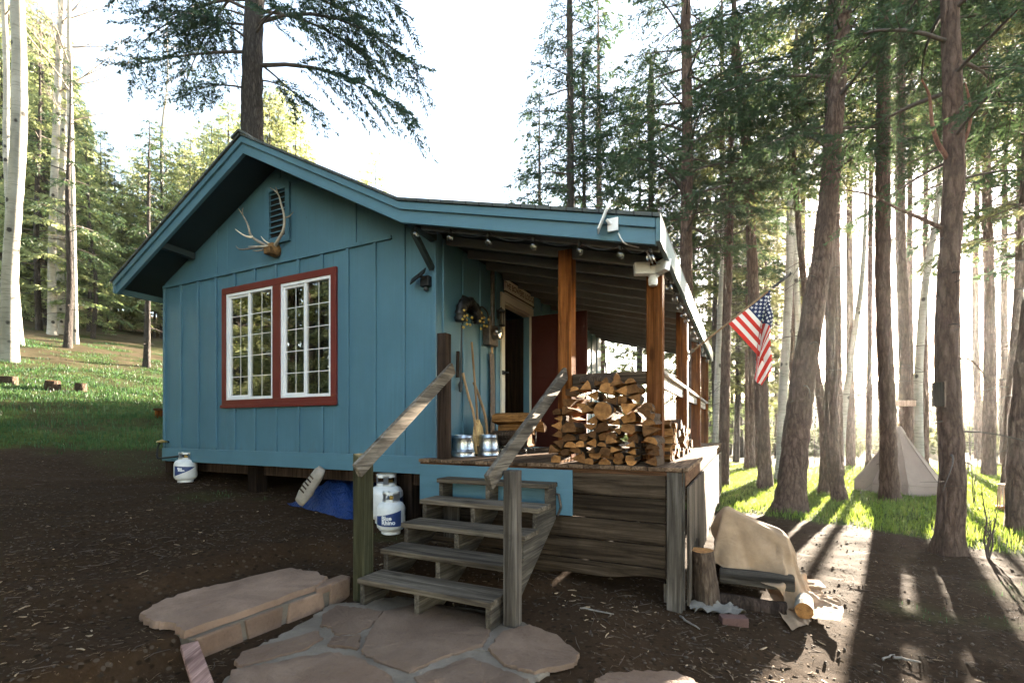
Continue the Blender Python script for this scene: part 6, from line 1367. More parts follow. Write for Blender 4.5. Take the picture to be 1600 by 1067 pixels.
    3308, 366, 13, 3322, 384, 25, 3324, 407, 38, 3321, 433, 42, 3340, 451, 47, 3336, 473, 60, 3355, 488, 70, 3354, 511, 83, 3368, 529, 96, 3359, 551, 107, 3354, 573, 120, 3370, 585, 138, 3385, 591, 158, 3395, 588, 182, 3410, 590, 204, 3421, 611, 216, 3416, 634, 227, 3409, 658, 235, 3427, 664, 253, 3431, 686, 266, 3414, 706, 268, 3404, 731, 266, 3414, 753, 277, 3433, 770, 282, 3413, 784, 275, 3402, 807, 280, 3405, 833, 279, 3430, 842, 281, 3442, 865, 281, 3431, 885, 269, 3413, 897, 254, 3406, 920, 244, 3397, 942, 232, 3417, 958, 226, 3402, 972, 209, 3406, 995, 197, 3400, 1014, 180, 3385, 1025, 161, 3378, 1030, 137, 3375, 1031, 111, 3363, 1037, 88, 3363, 1036, 61, 3359, 1041, 36, 3350, 1047, 13, 3340, 1052, -11, 3327, 1059, -33, 3312, 1070, -52, 3307, 1070, -78,
    3320, 366, -15, 3325, 389, -3, 3323, 415, 5, 3330, 437, 17, 3323, 462, 22, 3332, 483, 34, 3351, 499, 43, 3351, 523, 55, 3367, 541, 66, 3357, 560, 82, 3376, 569, 98, 3391, 577, 118, 3403, 572, 141, 3417, 576, 163, 3422, 598, 177, 3428, 619, 190, 3416, 641, 199, 3423, 661, 213, 3444, 664, 230, 3436, 690, 234, 3416, 707, 235, 3410, 731, 242, 3424, 753, 249, 3444, 768, 257, 3429, 789, 251, 3405, 802, 253, 3408, 828, 247, 3428, 844, 254, 3452, 856, 252, 3450, 882, 248, 3432, 890, 229, 3429, 916, 223, 3416, 934, 209, 3403, 954, 197, 3422, 971, 190, 3406, 979, 171, 3413, 1003, 162, 3413, 1026, 148, 3404, 1044, 131, 3390, 1054, 111, 3379, 1061, 88, 3372, 1067, 64, 3365, 1068, 38, 3362, 1071, 13, 3353, 1077, -11, 3350, 1076, -37, 3338, 1088, -57, 3334, 1091, -83,
    3320, 367, -44, 3325, 392, -36, 3325, 416, -24, 3337, 437, -14, 3330, 462, -6, 3332, 487, 1, 3341, 508, 16, 3361, 521, 27, 3362, 546, 37, 3377, 553, 58, 3395, 560, 76, 3406, 556, 100, 3418, 560, 123, 3428, 582, 136, 3439, 602, 149, 3428, 624, 160, 3425, 649, 167, 3439, 649, 190, 3455, 668, 201, 3441, 689, 205, 3419, 705, 209, 3417, 731, 209, 3435, 749, 221, 3454, 766, 227, 3430, 777, 222, 3412, 795, 220, 3412, 821, 217, 3436, 829, 224, 3452, 851, 222, 3466, 874, 225, 3453, 895, 214, 3436, 906, 197, 3438, 932, 192, 3429, 955, 183, 3414, 960, 162, 3428, 979, 150, 3409, 986, 133, 3411, 1011, 123, 3422, 1032, 112, 3417, 1055, 98, 3406, 1070, 79, 3397, 1083, 58, 3380, 1092, 39, 3371, 1100, 15, 3365, 1102, -10, 3364, 1106, -37, 3365, 1104, -64, 3350, 1111, -85,
    3327, 367, -73, 3325, 392, -64, 3329, 418, -57, 3342, 437, -44, 3337, 462, -36, 3345, 486, -27, 3360, 500, -10, 3368, 525, -5, 3379, 530, 19, 3396, 542, 36, 3410, 538, 60, 3423, 545, 82, 3440, 560, 96, 3445, 582, 111, 3444, 606, 123, 3430, 629, 128, 3441, 647, 144, 3459, 643, 163, 3461, 668, 170, 3444, 688, 177, 3423, 704, 175, 3424, 730, 184, 3446, 745, 190, 3462, 763, 200, 3437, 771, 195, 3417, 788, 193, 3417, 815, 191, 3436, 833, 193, 3462, 838, 199, 3471, 863, 195, 3472, 889, 190, 3453, 897, 174, 3448, 921, 163, 3437, 944, 155, 3439, 970, 150, 3428, 965, 126, 3432, 987, 112, 3410, 996, 98, 3416, 1020, 88, 3428, 1039, 73, 3404, 1046, 62, 3392, 1058, 42, 3401, 1075, 22, 3398, 1089, 0, 3392, 1111, -14, 3386, 1122, -38, 3382, 1129, -63, 3369, 1137, -85,
    3334, 371, -107, 3325, 394, -95, 3333, 417, -85, 3344, 441, -78, 3352, 464, -68, 3365, 480, -50, 3369, 506, -41, 3382, 505, -18, 3400, 521, -4, 3416, 521, 18, 3431, 526, 40, 3441, 543, 58, 3452, 566, 68, 3439, 587, 80, 3437, 612, 91, 3435, 636, 102, 3452, 631, 124, 3474, 641, 137, 3460, 663, 141, 3448, 688, 142, 3426, 703, 145, 3433, 728, 152, 3449, 748, 161, 3470, 761, 173, 3444, 766, 169, 3423, 781, 163, 3423, 808, 163, 3438, 830, 166, 3465, 829, 168, 3464, 856, 164, 3480, 877, 159, 3474, 904, 156, 3453, 911, 140, 3443, 934, 131, 3444, 960, 121, 3448, 986, 114, 3438, 975, 92, 3434, 998, 80, 3417, 1003, 59, 3436, 1022, 54, 3414, 1030, 39, 3411, 1052, 23, 3390, 1053, 6, 3381, 1071, -12, 3374, 1093, -26, 3385, 1093, -51, 3387, 1107, -74, 3384, 1114, -99,
    3358, 359, -94, 3355, 381, -110, 3355, 408, -106, 3362, 433, -99, 3367, 458, -91, 3376, 481, -79, 3390, 494, -60, 3405, 509, -44, 3417, 502, -20, 3435, 507, -1, 3447, 520, 20, 3456, 545, 30, 3448, 570, 38, 3448, 594, 49, 3443, 619, 59, 3455, 634, 77, 3470, 623, 97, 3483, 642, 111, 3471, 666, 115, 3448, 681, 117, 3432, 702, 114, 3442, 727, 121, 3461, 741, 135, 3479, 759, 143, 3453, 766, 139, 3428, 775, 135, 3429, 802, 132, 3440, 826, 137, 3466, 821, 144, 3462, 848, 139, 3479, 868, 133, 3486, 893, 126, 3476, 918, 120, 3457, 925, 101, 3463, 951, 99, 3457, 975, 88, 3457, 1000, 78, 3453, 988, 55, 3439, 1006, 42, 3424, 1016, 21, 3434, 1041, 19, 3418, 1035, -2, 3410, 1058, -14, 3393, 1056, -36, 3390, 1080, -48, 3364, 1078, -57, 3360, 1095, -79, 3357, 1110, -102,
    3389, 366, -83, 3376, 367, -108, 3382, 393, -110, 3386, 420, -110, 3393, 446, -106, 3398, 472, -98, 3409, 495, -88, 3421, 505, -65, 3437, 508, -43, 3454, 502, -22, 3462, 525, -10, 3455, 550, 0, 3460, 575, 10, 3451, 599, 20, 3455, 623, 31, 3472, 628, 52, 3488, 617, 71, 3491, 643, 78, 3474, 664, 84, 3450, 677, 83, 3438, 701, 87, 3451, 723, 97, 3467, 745, 100, 3488, 760, 110, 3460, 762, 111, 3434, 768, 108, 3435, 795, 102, 3443, 821, 107, 3469, 814, 111, 3458, 840, 111, 3477, 859, 104, 3489, 883, 100, 3488, 910, 94, 3478, 932, 84, 3458, 946, 71, 3475, 967, 68, 3467, 988, 52, 3461, 1013, 43, 3457, 998, 20, 3448, 1020, 6, 3430, 1034, -9, 3425, 1060, -17, 3420, 1042, -36, 3416, 1066, -50, 3394, 1054, -61, 3377, 1060, -83, 3358, 1071, -98, 3341, 1089, -110,
    3391, 355, -110, 3411, 373, -111, 3400, 384, -88, 3413, 404, -101, 3409, 428, -88, 3421, 454, -89, 3429, 477, -102, 3441, 496, -86, 3455, 491, -64, 3474, 503, -48, 3473, 529, -40, 3469, 554, -28, 3458, 578, -18, 3456, 602, -6, 3467, 624, 8, 3480, 613, 30, 3501, 615, 47, 3496, 642, 48, 3473, 656, 54, 3452, 674, 54, 3449, 702, 56, 3468, 714, 71, 3474, 741, 75, 3495, 755, 86, 3468, 761, 82, 3441, 762, 81, 3442, 789, 75, 3447, 816, 74, 3471, 806, 82, 3459, 830, 78, 3469, 856, 77, 3490, 873, 73, 3496, 899, 66, 3478, 918, 57, 3476, 942, 44, 3464, 966, 39, 3486, 983, 33, 3486, 1009, 25, 3473, 1025, 6, 3463, 1013, -17, 3462, 1041, -19, 3450, 1066, -21, 3450, 1047, -41, 3435, 1050, -63, 3417, 1059, -82, 3398, 1068, -100, 3380, 1085, -111, 3365, 1108, -112,
    3409, 324, -110, 3419, 348, -99, 3423, 375, -106, 3436, 389, -84, 3426, 408, -101, 3441, 431, -107, 3448, 458, -110, 3462, 469, -91, 3468, 496, -95, 3483, 507, -74, 3470, 531, -69, 3466, 556, -57, 3464, 582, -48, 3477, 603, -35, 3489, 620, -18, 3497, 603, 2, 3515, 615, 19, 3492, 630, 24, 3473, 650, 23, 3457, 673, 23, 3459, 700, 29, 3474, 719, 43, 3495, 728, 60, 3504, 753, 54, 3476, 758, 52, 3448, 755, 48, 3446, 783, 48, 3448, 811, 47, 3472, 797, 53, 3460, 823, 51, 3462, 850, 45, 3485, 866, 42, 3499, 890, 41, 3493, 916, 34, 3472, 929, 22, 3464, 955, 14, 3480, 975, 3, 3476, 1002, 2, 3493, 1023, -7, 3477, 1036, -25, 3461, 1040, -47, 3473, 1065, -46, 3447, 1075, -50, 3456, 1069, -75, 3438, 1081, -91, 3412, 1093, -85, 3407, 1102, -110, 3392, 1125, -111,
    3427, 304, -110, 3440, 329, -110, 3450, 351, -96, 3448, 376, -109, 3460, 402, -110, 3459, 419, -88, 3463, 447, -90, 3484, 455, -106, 3485, 483, -110, 3476, 507, -106, 3474, 534, -97, 3480, 560, -86, 3486, 580, -68, 3497, 582, -42, 3501, 610, -44, 3512, 595, -22, 3522, 619, -12, 3511, 641, 3, 3489, 657, -2, 3465, 671, -5, 3472, 698, 2, 3494, 704, 18, 3513, 716, 34, 3510, 743, 25, 3483, 750, 25, 3455, 749, 18, 3452, 777, 16, 3452, 805, 18, 3478, 796, 26, 3482, 824, 30, 3460, 839, 20, 3480, 859, 16, 3496, 881, 7, 3505, 907, 3, 3483, 922, -4, 3466, 943, -13, 3474, 966, -27, 3467, 994, -26, 3485, 1013, -34, 3499, 1035, -44, 3480, 1030, -63, 3458, 1046, -62, 3474, 1069, -58, 3452, 1086, -55, 3443, 1102, -75, 3434, 1092, -100, 3433, 1118, -110, 3415, 1127, -92,
    3449, 282, -110, 3460, 305, -99, 3465, 331, -110, 3473, 358, -110, 3485, 383, -110, 3486, 405, -91, 3492, 431, -100, 3499, 450, -80, 3505, 477, -87, 3504, 495, -107, 3503, 522, -96, 3509, 549, -96, 3515, 574, -84, 3521, 574, -56, 3529, 599, -45, 3528, 618, -25, 3503, 626, -30, 3515, 651, -27, 3489, 640, -30, 3480, 667, -31, 3488, 693, -24, 3509, 696, -6, 3529, 708, 11, 3516, 729, -1, 3490, 741, -7, 3462, 743, -8, 3459, 771, -11, 3458, 799, -15, 3483, 798, -4, 3495, 821, 6, 3470, 828, -7, 3469, 857, -10, 3487, 876, -20, 3488, 905, -19, 3503, 927, -29, 3479, 936, -43, 3465, 959, -49, 3482, 982, -53, 3473, 1006, -66, 3491, 1026, -72, 3491, 1054, -78, 3475, 1031, -78, 3460, 1054, -84, 3475, 1075, -72, 3472, 1101, -83, 3467, 1094, -110, 3450, 1111, -92, 3438, 1130, -108,
    3475, 258, -106, 3481, 286, -110, 3488, 313, -110, 3498, 340, -110, 3498, 365, -97, 3506, 389, -110, 3517, 416, -108, 3523, 435, -88, 3521, 458, -104, 3531, 484, -110, 3533, 512, -110, 3536, 539, -106, 3539, 566, -96, 3550, 576, -72, 3554, 584, -45, 3538, 604, -55, 3532, 626, -38, 3525, 642, -58, 3498, 633, -57, 3503, 660, -48, 3504, 689, -50, 3525, 690, -31, 3543, 701, -12, 3517, 710, -20, 3493, 724, -27, 3470, 737, -36, 3463, 764, -42, 3463, 793, -42, 3490, 799, -36, 3505, 820, -24, 3492, 845, -17, 3473, 846, -39, 3480, 873, -44, 3499, 893, -44, 3492, 919, -55, 3498, 944, -66, 3474, 950, -80, 3491, 973, -75, 3476, 991, -92, 3483, 1017, -101, 3507, 1025, -87, 3484, 1032, -103, 3475, 1058, -109, 3496, 1067, -92, 3483, 1090, -105, 3480, 1117, -95, 3462, 1133, -110, 3452, 1154, -94,
    3496, 241, -110, 3504, 268, -110, 3518, 293, -110, 3518, 319, -97, 3525, 344, -108, 3533, 372, -110, 3540, 397, -98, 3539, 423, -110, 3552, 449, -109, 3548, 473, -93, 3560, 498, -105, 3566, 526, -108, 3568, 554, -103, 3567, 554, -75, 3572, 582, -70, 3567, 598, -47, 3566, 626, -44, 3541, 620, -57, 3521, 626, -77, 3518, 654, -74, 3518, 684, -74, 3540, 685, -55, 3557, 703, -41, 3531, 710, -50, 3504, 717, -55, 3479, 731, -61, 3470, 758, -65, 3469, 786, -72, 3480, 810, -62, 3496, 832, -51, 3515, 829, -29, 3503, 845, -50, 3492, 860, -71, 3510, 882, -69, 3498, 906, -80, 3510, 932, -89, 3490, 944, -104, 3490, 972, -109, 3499, 983, -84, 3508, 1006, -99, 3515, 1031, -111, 3508, 1047, -89, 3502, 1064, -109, 3497, 1092, -112, 3511, 1105, -90, 3503, 1129, -104, 3489, 1152, -110, 3469, 1172, -103,
    3524, 220, -110, 3532, 248, -110, 3537, 275, -99, 3538, 302, -108, 3547, 329, -110, 3556, 355, -102, 3561, 382, -110, 3571, 409, -110, 3574, 435, -99, 3577, 462, -108, 3587, 486, -94, 3588, 513, -105, 3596, 541, -110, 3596, 558, -88, 3596, 569, -61, 3585, 594, -70, 3586, 621, -59, 3563, 635, -70, 3548, 621, -89, 3545, 649, -86, 3534, 673, -96, 3549, 695, -83, 3570, 703, -65, 3543, 706, -73, 3518, 717, -85, 3509, 736, -65, 3496, 757, -80, 3489, 783, -91, 3484, 810, -87, 3502, 808, -66, 3526, 804, -49, 3518, 827, -66, 3521, 854, -74, 3521, 871, -98, 3528, 897, -89, 3516, 912, -110, 3520, 941, -110, 3517, 970, -110, 3517, 997, -102, 3531, 1008, -78, 3541, 1030, -95, 3534, 1056, -86, 3529, 1069, -110, 3523, 1098, -110, 3516, 1126, -106, 3514, 1142, -83, 3509, 1163, -102, 3496, 1188, -106,
    3545, 203, -110, 3555, 230, -101, 3560, 257, -110, 3567, 285, -110, 3571, 312, -101, 3580, 338, -110, 3589, 366, -110, 3598, 392, -101, 3600, 420, -109, 3602, 449, -104, 3609, 477, -107, 3615, 502, -96, 3621, 527, -110, 3608, 532, -84, 3609, 560, -91, 3614, 583, -74, 3590, 600, -81, 3591, 629, -80, 3576, 615, -102, 3569, 643, -107, 3565, 670, -98, 3561, 696, -113, 3584, 696, -95, 3558, 709, -103, 3540, 730, -100, 3537, 741, -73, 3524, 756, -94, 3515, 783, -102, 3511, 812, -102, 3517, 830, -81, 3536, 810, -71, 3545, 832, -54, 3550, 846, -79, 3538, 873, -78, 3546, 883, -104, 3547, 911, -110, 3549, 938, -102, 3546, 966, -110, 3545, 995, -110, 3551, 1022, -100, 3558, 1035, -73, 3562, 1053, -96, 3561, 1078, -110, 3552, 1104, -102, 3548, 1131, -110, 3533, 1155, -103, 3532, 1180, -88, 3523, 1200, -107,
    3570, 184, -108, 3583, 211, -110, 3588, 240, -110, 3595, 268, -110, 3598, 297, -109, 3608, 323, -100, 3618, 349, -110, 3621, 379, -110, 3628, 407, -110, 3628, 435, -99, 3636, 461, -110, 3639, 491, -110, 3647, 517, -102, 3642, 531, -76, 3638, 550, -98, 3627, 578, -98, 3623, 594, -73, 3620, 618, -89, 3603, 620, -110, 3596, 643, -94, 3597, 669, -106, 3589, 697, -110, 3582, 725, -107, 3573, 716, -80, 3570, 731, -106, 3568, 749, -83, 3555, 757, -108, 3545, 785, -110, 3542, 814, -110, 3538, 841, -102, 3559, 832, -84, 3573, 821, -61, 3568, 848, -53, 3565, 876, -66, 3575, 888, -91, 3579, 909, -110, 3571, 937, -110, 3574, 965, -101, 3579, 992, -110, 3573, 1021, -110, 3585, 1036, -88, 3585, 1064, -84, 3590, 1083, -106, 3581, 1111, -106, 3568, 1135, -96, 3560, 1160, -109, 3561, 1188, -97, 3549, 1212, -107,
    3601, 166, -110, 3605, 195, -110, 3615, 223, -110, 3622, 252, -110, 3626, 281, -110, 3632, 310, -108, 3641, 337, -99, 3649, 364, -107, 3651, 393, -102, 3655, 421, -108, 3662, 449, -102, 3669, 477, -110, 3665, 493, -86, 3658, 521, -94, 3666, 549, -86, 3660, 577, -95, 3649, 592, -72, 3639, 599, -98, 3630, 625, -110, 3619, 652, -110, 3623, 672, -88, 3612, 699, -86, 3608, 715, -110, 3605, 715, -82, 3584, 736, -80, 3581, 741, -110, 3577, 763, -91, 3574, 786, -110, 3567, 814, -110, 3564, 843, -110, 3567, 857, -85, 3580, 830, -87, 3586, 855, -71, 3598, 876, -54, 3596, 899, -72, 3601, 907, -100, 3606, 934, -110, 3604, 964, -110, 3606, 992, -100, 3607, 1019, -110, 3606, 1049, -107, 3617, 1063, -84, 3614, 1089, -98, 3605, 1116, -90, 3600, 1139, -108, 3593, 1167, -110, 3584, 1196, -110, 3576, 1224, -105,
    3628, 149, -110, 3634, 178, -110, 3638, 208, -110, 3646, 236, -110, 3656, 265, -110, 3660, 294, -110, 3665, 323, -106, 3676, 350, -100, 3677, 378, -110, 3685, 407, -110, 3690, 436, -110, 3696, 465, -107, 3695, 490, -91, 3684, 512, -107, 3691, 542, -106, 3685, 560, -84, 3680, 589, -79, 3672, 602, -105, 3659, 628, -110, 3648, 656, -110, 3643, 685, -104, 3639, 703, -81, 3633, 698, -110, 3618, 724, -109, 3614, 726, -80, 3593, 747, -85, 3602, 771, -101, 3596, 797, -88, 3600, 814, -110, 3597, 843, -104, 3589, 871, -99, 3602, 849, -86, 3607, 836, -59, 3617, 862, -69, 3623, 890, -79, 3629, 919, -84, 3634, 931, -110, 3633, 961, -110, 3633, 989, -101, 3634, 1017, -110, 3633, 1046, -102, 3638, 1075, -105, 3643, 1095, -83, 3632, 1117, -99, 3628, 1145, -108, 3623, 1175, -110, 3616, 1203, -110, 3607, 1232, -110,
    3655, 132, -110, 3658, 162, -110, 3669, 190, -110, 3673, 220, -110, 3680, 249, -110, 3687, 278, -110, 3696, 305, -101, 3699, 334, -110, 3705, 363, -110, 3710, 393, -110, 3713, 421, -101, 3720, 449, -94, 3715, 474, -110, 3717, 504, -110, 3719, 532, -100, 3711, 554, -81, 3703, 578, -97, 3702, 605, -110, 3691, 633, -110, 3676, 657, -100, 3671, 685, -108, 3669, 701, -83, 3660, 708, -110, 3642, 734, -110, 3638, 741, -82, 3617, 754, -101, 3616, 767, -73, 3624, 796, -78, 3628, 812, -102, 3619, 838, -90, 3619, 860, -109, 3627, 869, -82, 3631, 840, -76, 3644, 857, -56, 3652, 885, -65, 3654, 905, -87, 3659, 927, -106, 3665, 957, -110, 3667, 986, -110, 3663, 1016, -110, 3667, 1043, -97, 3663, 1070, -110, 3660, 1100, -107, 3665, 1126, -94, 3658, 1152, -108, 3648, 1180, -110, 3643, 1210, -110, 3635, 1239, -110,
    3678, 116, -110, 3683, 146, -110, 3696, 173, -110, 3701, 203, -110, 3706, 233, -110, 3716, 261, -107, 3718, 291, -109, 3727, 320, -107, 3733, 349, -110, 3739, 378, -103, 3742, 407, -99, 3739, 435, -110, 3744, 465, -110, 3744, 495, -110, 3739, 517, -90, 3740, 546, -99, 3735, 576, -104, 3729, 606, -105, 3717, 633, -101, 3706, 660, -92, 3701, 683, -110, 3700, 704, -88, 3687, 718, -111, 3671, 744, -111, 3661, 755, -85, 3646, 773, -105, 3649, 768, -75, 3643, 784, -100, 3655, 810, -92, 3649, 839, -85, 3634, 833, -110, 3632, 863, -110, 3640, 870, -83, 3664, 854, -75, 3678, 876, -62, 3683, 899, -81, 3689, 928, -88, 3690, 954, -103, 3695, 984, -108, 3692, 1014, -108, 3694, 1043, -100, 3694, 1073, -100, 3690, 1100, -110, 3684, 1130, -110, 3685, 1159, -101, 3678, 1187, -110, 3673, 1217, -110, 3665, 1246, -110,
    3705, 99, -110, 3711, 128, -106, 3723, 157, -110, 3728, 187, -110, 3731, 217, -110, 3741, 246, -110, 3746, 276, -110, 3756, 305, -110, 3758, 335, -108, 3764, 365, -110, 3767, 395, -110, 3769, 426, -110, 3772, 456, -110, 3772, 486, -107, 3769, 516, -103, 3769, 545, -92, 3763, 574, -89, 3753, 603, -87, 3747, 633, -82, 3734, 647, -106, 3724, 673, -93, 3721, 699, -110, 3715, 729, -110, 3690, 721, -94, 3682, 748, -106, 3670, 776, -112, 3673, 772, -81, 3665, 801, -90, 3649, 797, -65, 3665, 813, -85, 3660, 830, -110, 3660, 861, -110, 3656, 890, -102, 3671, 863, -100, 3695, 878, -88, 3714, 896, -72, 3716, 923, -85, 3718, 952, -93, 3721, 981, -101, 3726, 1011, -105, 3721, 1042, -108, 3720, 1072, -110, 3720, 1103, -110, 3715, 1133, -110, 3713, 1163, -110, 3708, 1193, -109, 3703, 1223, -110, 3694, 1253, -110]
q_ = np.array(TARP, float).reshape(50, 48, 3) / 1000
an_ = np.arctan2(q_[..., 0] - 2.86, .72 - q_[..., 2]); frn = np.clip((.75 - q_[..., 1]) / .2, 0, 1); drp = np.clip((.55 - q_[..., 2]) / .4, 0, 1)
fld = (np.sin(an_ * 13) * .55 + np.sin(an_ * 29 + 1) * .3 + np.abs(np.sin(an_ * 7 + .6)) * .6)
q_[..., 1] -= .050 * fld * frn * (.15 + .85 * drp); q_[..., 0] += .012 * fld * drp
q_[..., 2] -= .045 * frn * drp * np.sin(an_ * 4)
TPV = np.array([[H(*p) for p in row] for row in q_])
gg = gz(TPV[..., 0].ravel(), TPV[..., 1].ravel()).reshape(50, 48); TPV[..., 2] = np.maximum(TPV[..., 2], gg + .008)
b = MB(); b.grid([[Vector(p) for p in row] for row in TPV])
cA, cB, cC, cD = [ground_at(u, v) for u, v in ((1188, 922), (1236, 988), (1284, 972), (1262, 925))]
P = []
for i in range(21):
    row = []
    for j in range(21):
        u_, v_ = i / 20, j / 20; q = (cA * (1 - v_) + cD * v_) * (1 - u_) + (cB * (1 - v_) + cC * v_) * u_
        q = q + Vector((.03 * math.sin(v_ * 5) * u_, .04 * math.sin(u_ * 6 + 1) * (v_ - .5), 0)); k_ = float(fbm(np.array(q.x * 11), np.array(q.y * 11), 3))
        row.append(Vector((q.x, q.y, gzf(q.x, q.y) + .010 + .05 * abs(k_ - .5) * 2 + .012 * abs(math.sin(v_ * 14 + u_ * 3)) + .14 * (1 - u_) ** 3)))
    P.append(row)
b.grid(P); o = b.build('canvas_tarp', M['canvas'], smooth=True)
sb = o.modifiers.new('sub', 'SUBSURF'); sb.levels = 1; sb.render_levels = 1
tag(o, 'tan canvas tarp draped over a pile beside the sunlit deck side', 'tarp')
for i, (r_, t_, zz_) in enumerate(((2.95, .70, .0), (3.0, .84, .0), (2.98, .98, .0), (3.0, .78, .17), (3.0, .92, .17))):
    free_log(protos[(8, 2)][0], H(r_, t_, -.12 + zz_), .5, HANG + math.pi / 2, 0, .5 * i, .85, 'round log of the pile hidden under the tan tarp').__setitem__('group', 'logs under the tan tarp')
# crumpled rag by the corner post
b = MB(); P = []; rg = random.Random(8); cp = ground_at(1118, 958)
for i in range(16):
    row = []
    for j in range(20):
        u_ = (i / 15 - .5) * .20; v_ = (j / 19 - .5) * .42
        x_ = cp.x + v_ + .02 * math.sin(i * 1.3); y_ = cp.y + .02 + u_
        row.append(Vector((x_, y_, gzf(x_, y_) + .012 + .07 * abs(math.sin(i * .9 + j * .6)) * (float(fbm(np.array(x_ * 15), np.array(y_ * 15), 3))) ** 1.0)))
    P.append(row)
b.grid(P); o = b.build('rag', M['rag'], smooth=True); tag(o, 'crumpled dirty white rag on the ground by the deck corner post', 'rag')
# ------------------------------------------------------------------ trees
class TreeGeo:
    """trunk arrays and crown arrays"""
    def __init__(self, seed):
        self.r = random.Random(seed); self.np = np.random.default_rng(seed)
        self.tv = []; self.tf = []; self.wv = []; self.wf = []; self.lv = []; self.lr = []


def tube_np(pts, rad, n, jit=None, flare=None):
    pts = np.asarray(pts, float); m = len(pts)
    d = np.gradient(pts, axis=0); d /= np.linalg.norm(d, axis=1)[:, None] + 1e-9
    a = np.cross(d, np.array([0.13, .97, .21])); a /= np.linalg.norm(a, axis=1)[:, None] + 1e-9; b = np.cross(d, a)
    t = np.linspace(0, 2 * np.pi, n, endpoint=False)
    rr = np.asarray(rad)[:, None] * np.ones((m, n))
    if jit is not None: rr = rr * jit
    v = pts[:, None, :] + a[:, None, :] * (rr * np.cos(t))[:, :, None] + b[:, None, :] * (rr * np.sin(t))[:, :, None]
    i, k = np.meshgrid(np.arange(m - 1), np.arange(n), indexing='ij')
    f = np.stack([i * n + k, i * n + (k + 1) % n, (i + 1) * n + (k + 1) % n, (i + 1) * n + k], -1).reshape(-1, 4)
    return v.reshape(-1, 3), f


def smooth_path(pts, step=.35):
    """Catmull-Rom through (height, x, y, radius) rows, resampled"""
    pts = np.array(pts, float); zs = np.arange(pts[0, 0], pts[-1, 0] + 1e-6, step); out = [zs]
    for c in (1, 2, 3):
        d = np.gradient(pts[:, c], pts[:, 0]) if len(pts) > 2 else np.full(len(pts), (pts[-1, c] - pts[0, c]) / (pts[-1, 0] - pts[0, 0]))
        i = np.clip(np.searchsorted(pts[:, 0], zs) - 1, 0, len(pts) - 2); h = pts[i + 1, 0] - pts[i, 0]; t = (zs - pts[i, 0]) / h
        h00 = 2 * t ** 3 - 3 * t ** 2 + 1; h10 = t ** 3 - 2 * t ** 2 + t; h01 = -2 * t ** 3 + 3 * t ** 2; h11 = t ** 3 - t ** 2
        v = h00 * pts[i, c] + h10 * h * d[i] + h01 * pts[i + 1, c] + h11 * h * d[i + 1]; out.append(v)
    return np.stack([out[1], out[2], out[0], np.maximum(out[3], .004)], 1)     # x, y, z, r


def make_leaves(T, br, leaf, lw, gap, droopy):
    """needle tufts along branchlets: arrays of origin, direction, length"""
    O = np.array([q[0] for q in br]); D = np.array([q[1] for q in br]); Ln = np.array([q[2] for q in br]); r = T.np
    cnt = np.maximum(2, (Ln / gap).astype(int)); idx = np.repeat(np.arange(len(br)), cnt * 2)
    n = len(idx); f = r.uniform(.06, 1.0, n); d = D[idx]
    up = np.array([0, 0, 1.0]) + r.normal(0, .35, (n, 3)); s = np.cross(d, up); s /= np.linalg.norm(s, axis=1)[:, None] + 1e-9
    sg = np.where(np.arange(n) % 2 == 0, 1, -1)[:, None]
    dirv = d * r.uniform(.35, .95, n)[:, None] + s * sg * r.uniform(.5, 1.0, n)[:, None] + r.normal(0, .22, (n, 3)); dirv[:, 2] -= droopy * r.uniform(.2, 1, n)
    dirv /= np.linalg.norm(dirv, axis=1)[:, None]
    base = O[idx] + d * (f * Ln[idx])[:, None]; base[:, 2] -= .12 * f * f * Ln[idx]
    ll = leaf * r.uniform(.6, 1.3, n) * (1.1 - .45 * f); w = np.cross(dirv, r.normal(0, 1, (n, 3))); w /= np.linalg.norm(w, axis=1)[:, None] + 1e-9; w *= (lw * .5 * r.uniform(.7, 1.3, n))[:, None]
    mid = base + dirv * (ll * .45)[:, None]
    V = np.stack([base, mid + w, base + dirv * ll[:, None], mid - w], 1).reshape(-1, 3)
    T.lv.append(V); rb = r.uniform(0, 1, len(br)); T.lr.append(.65 * rb[idx] + .35 * r.uniform(0, 1, n))


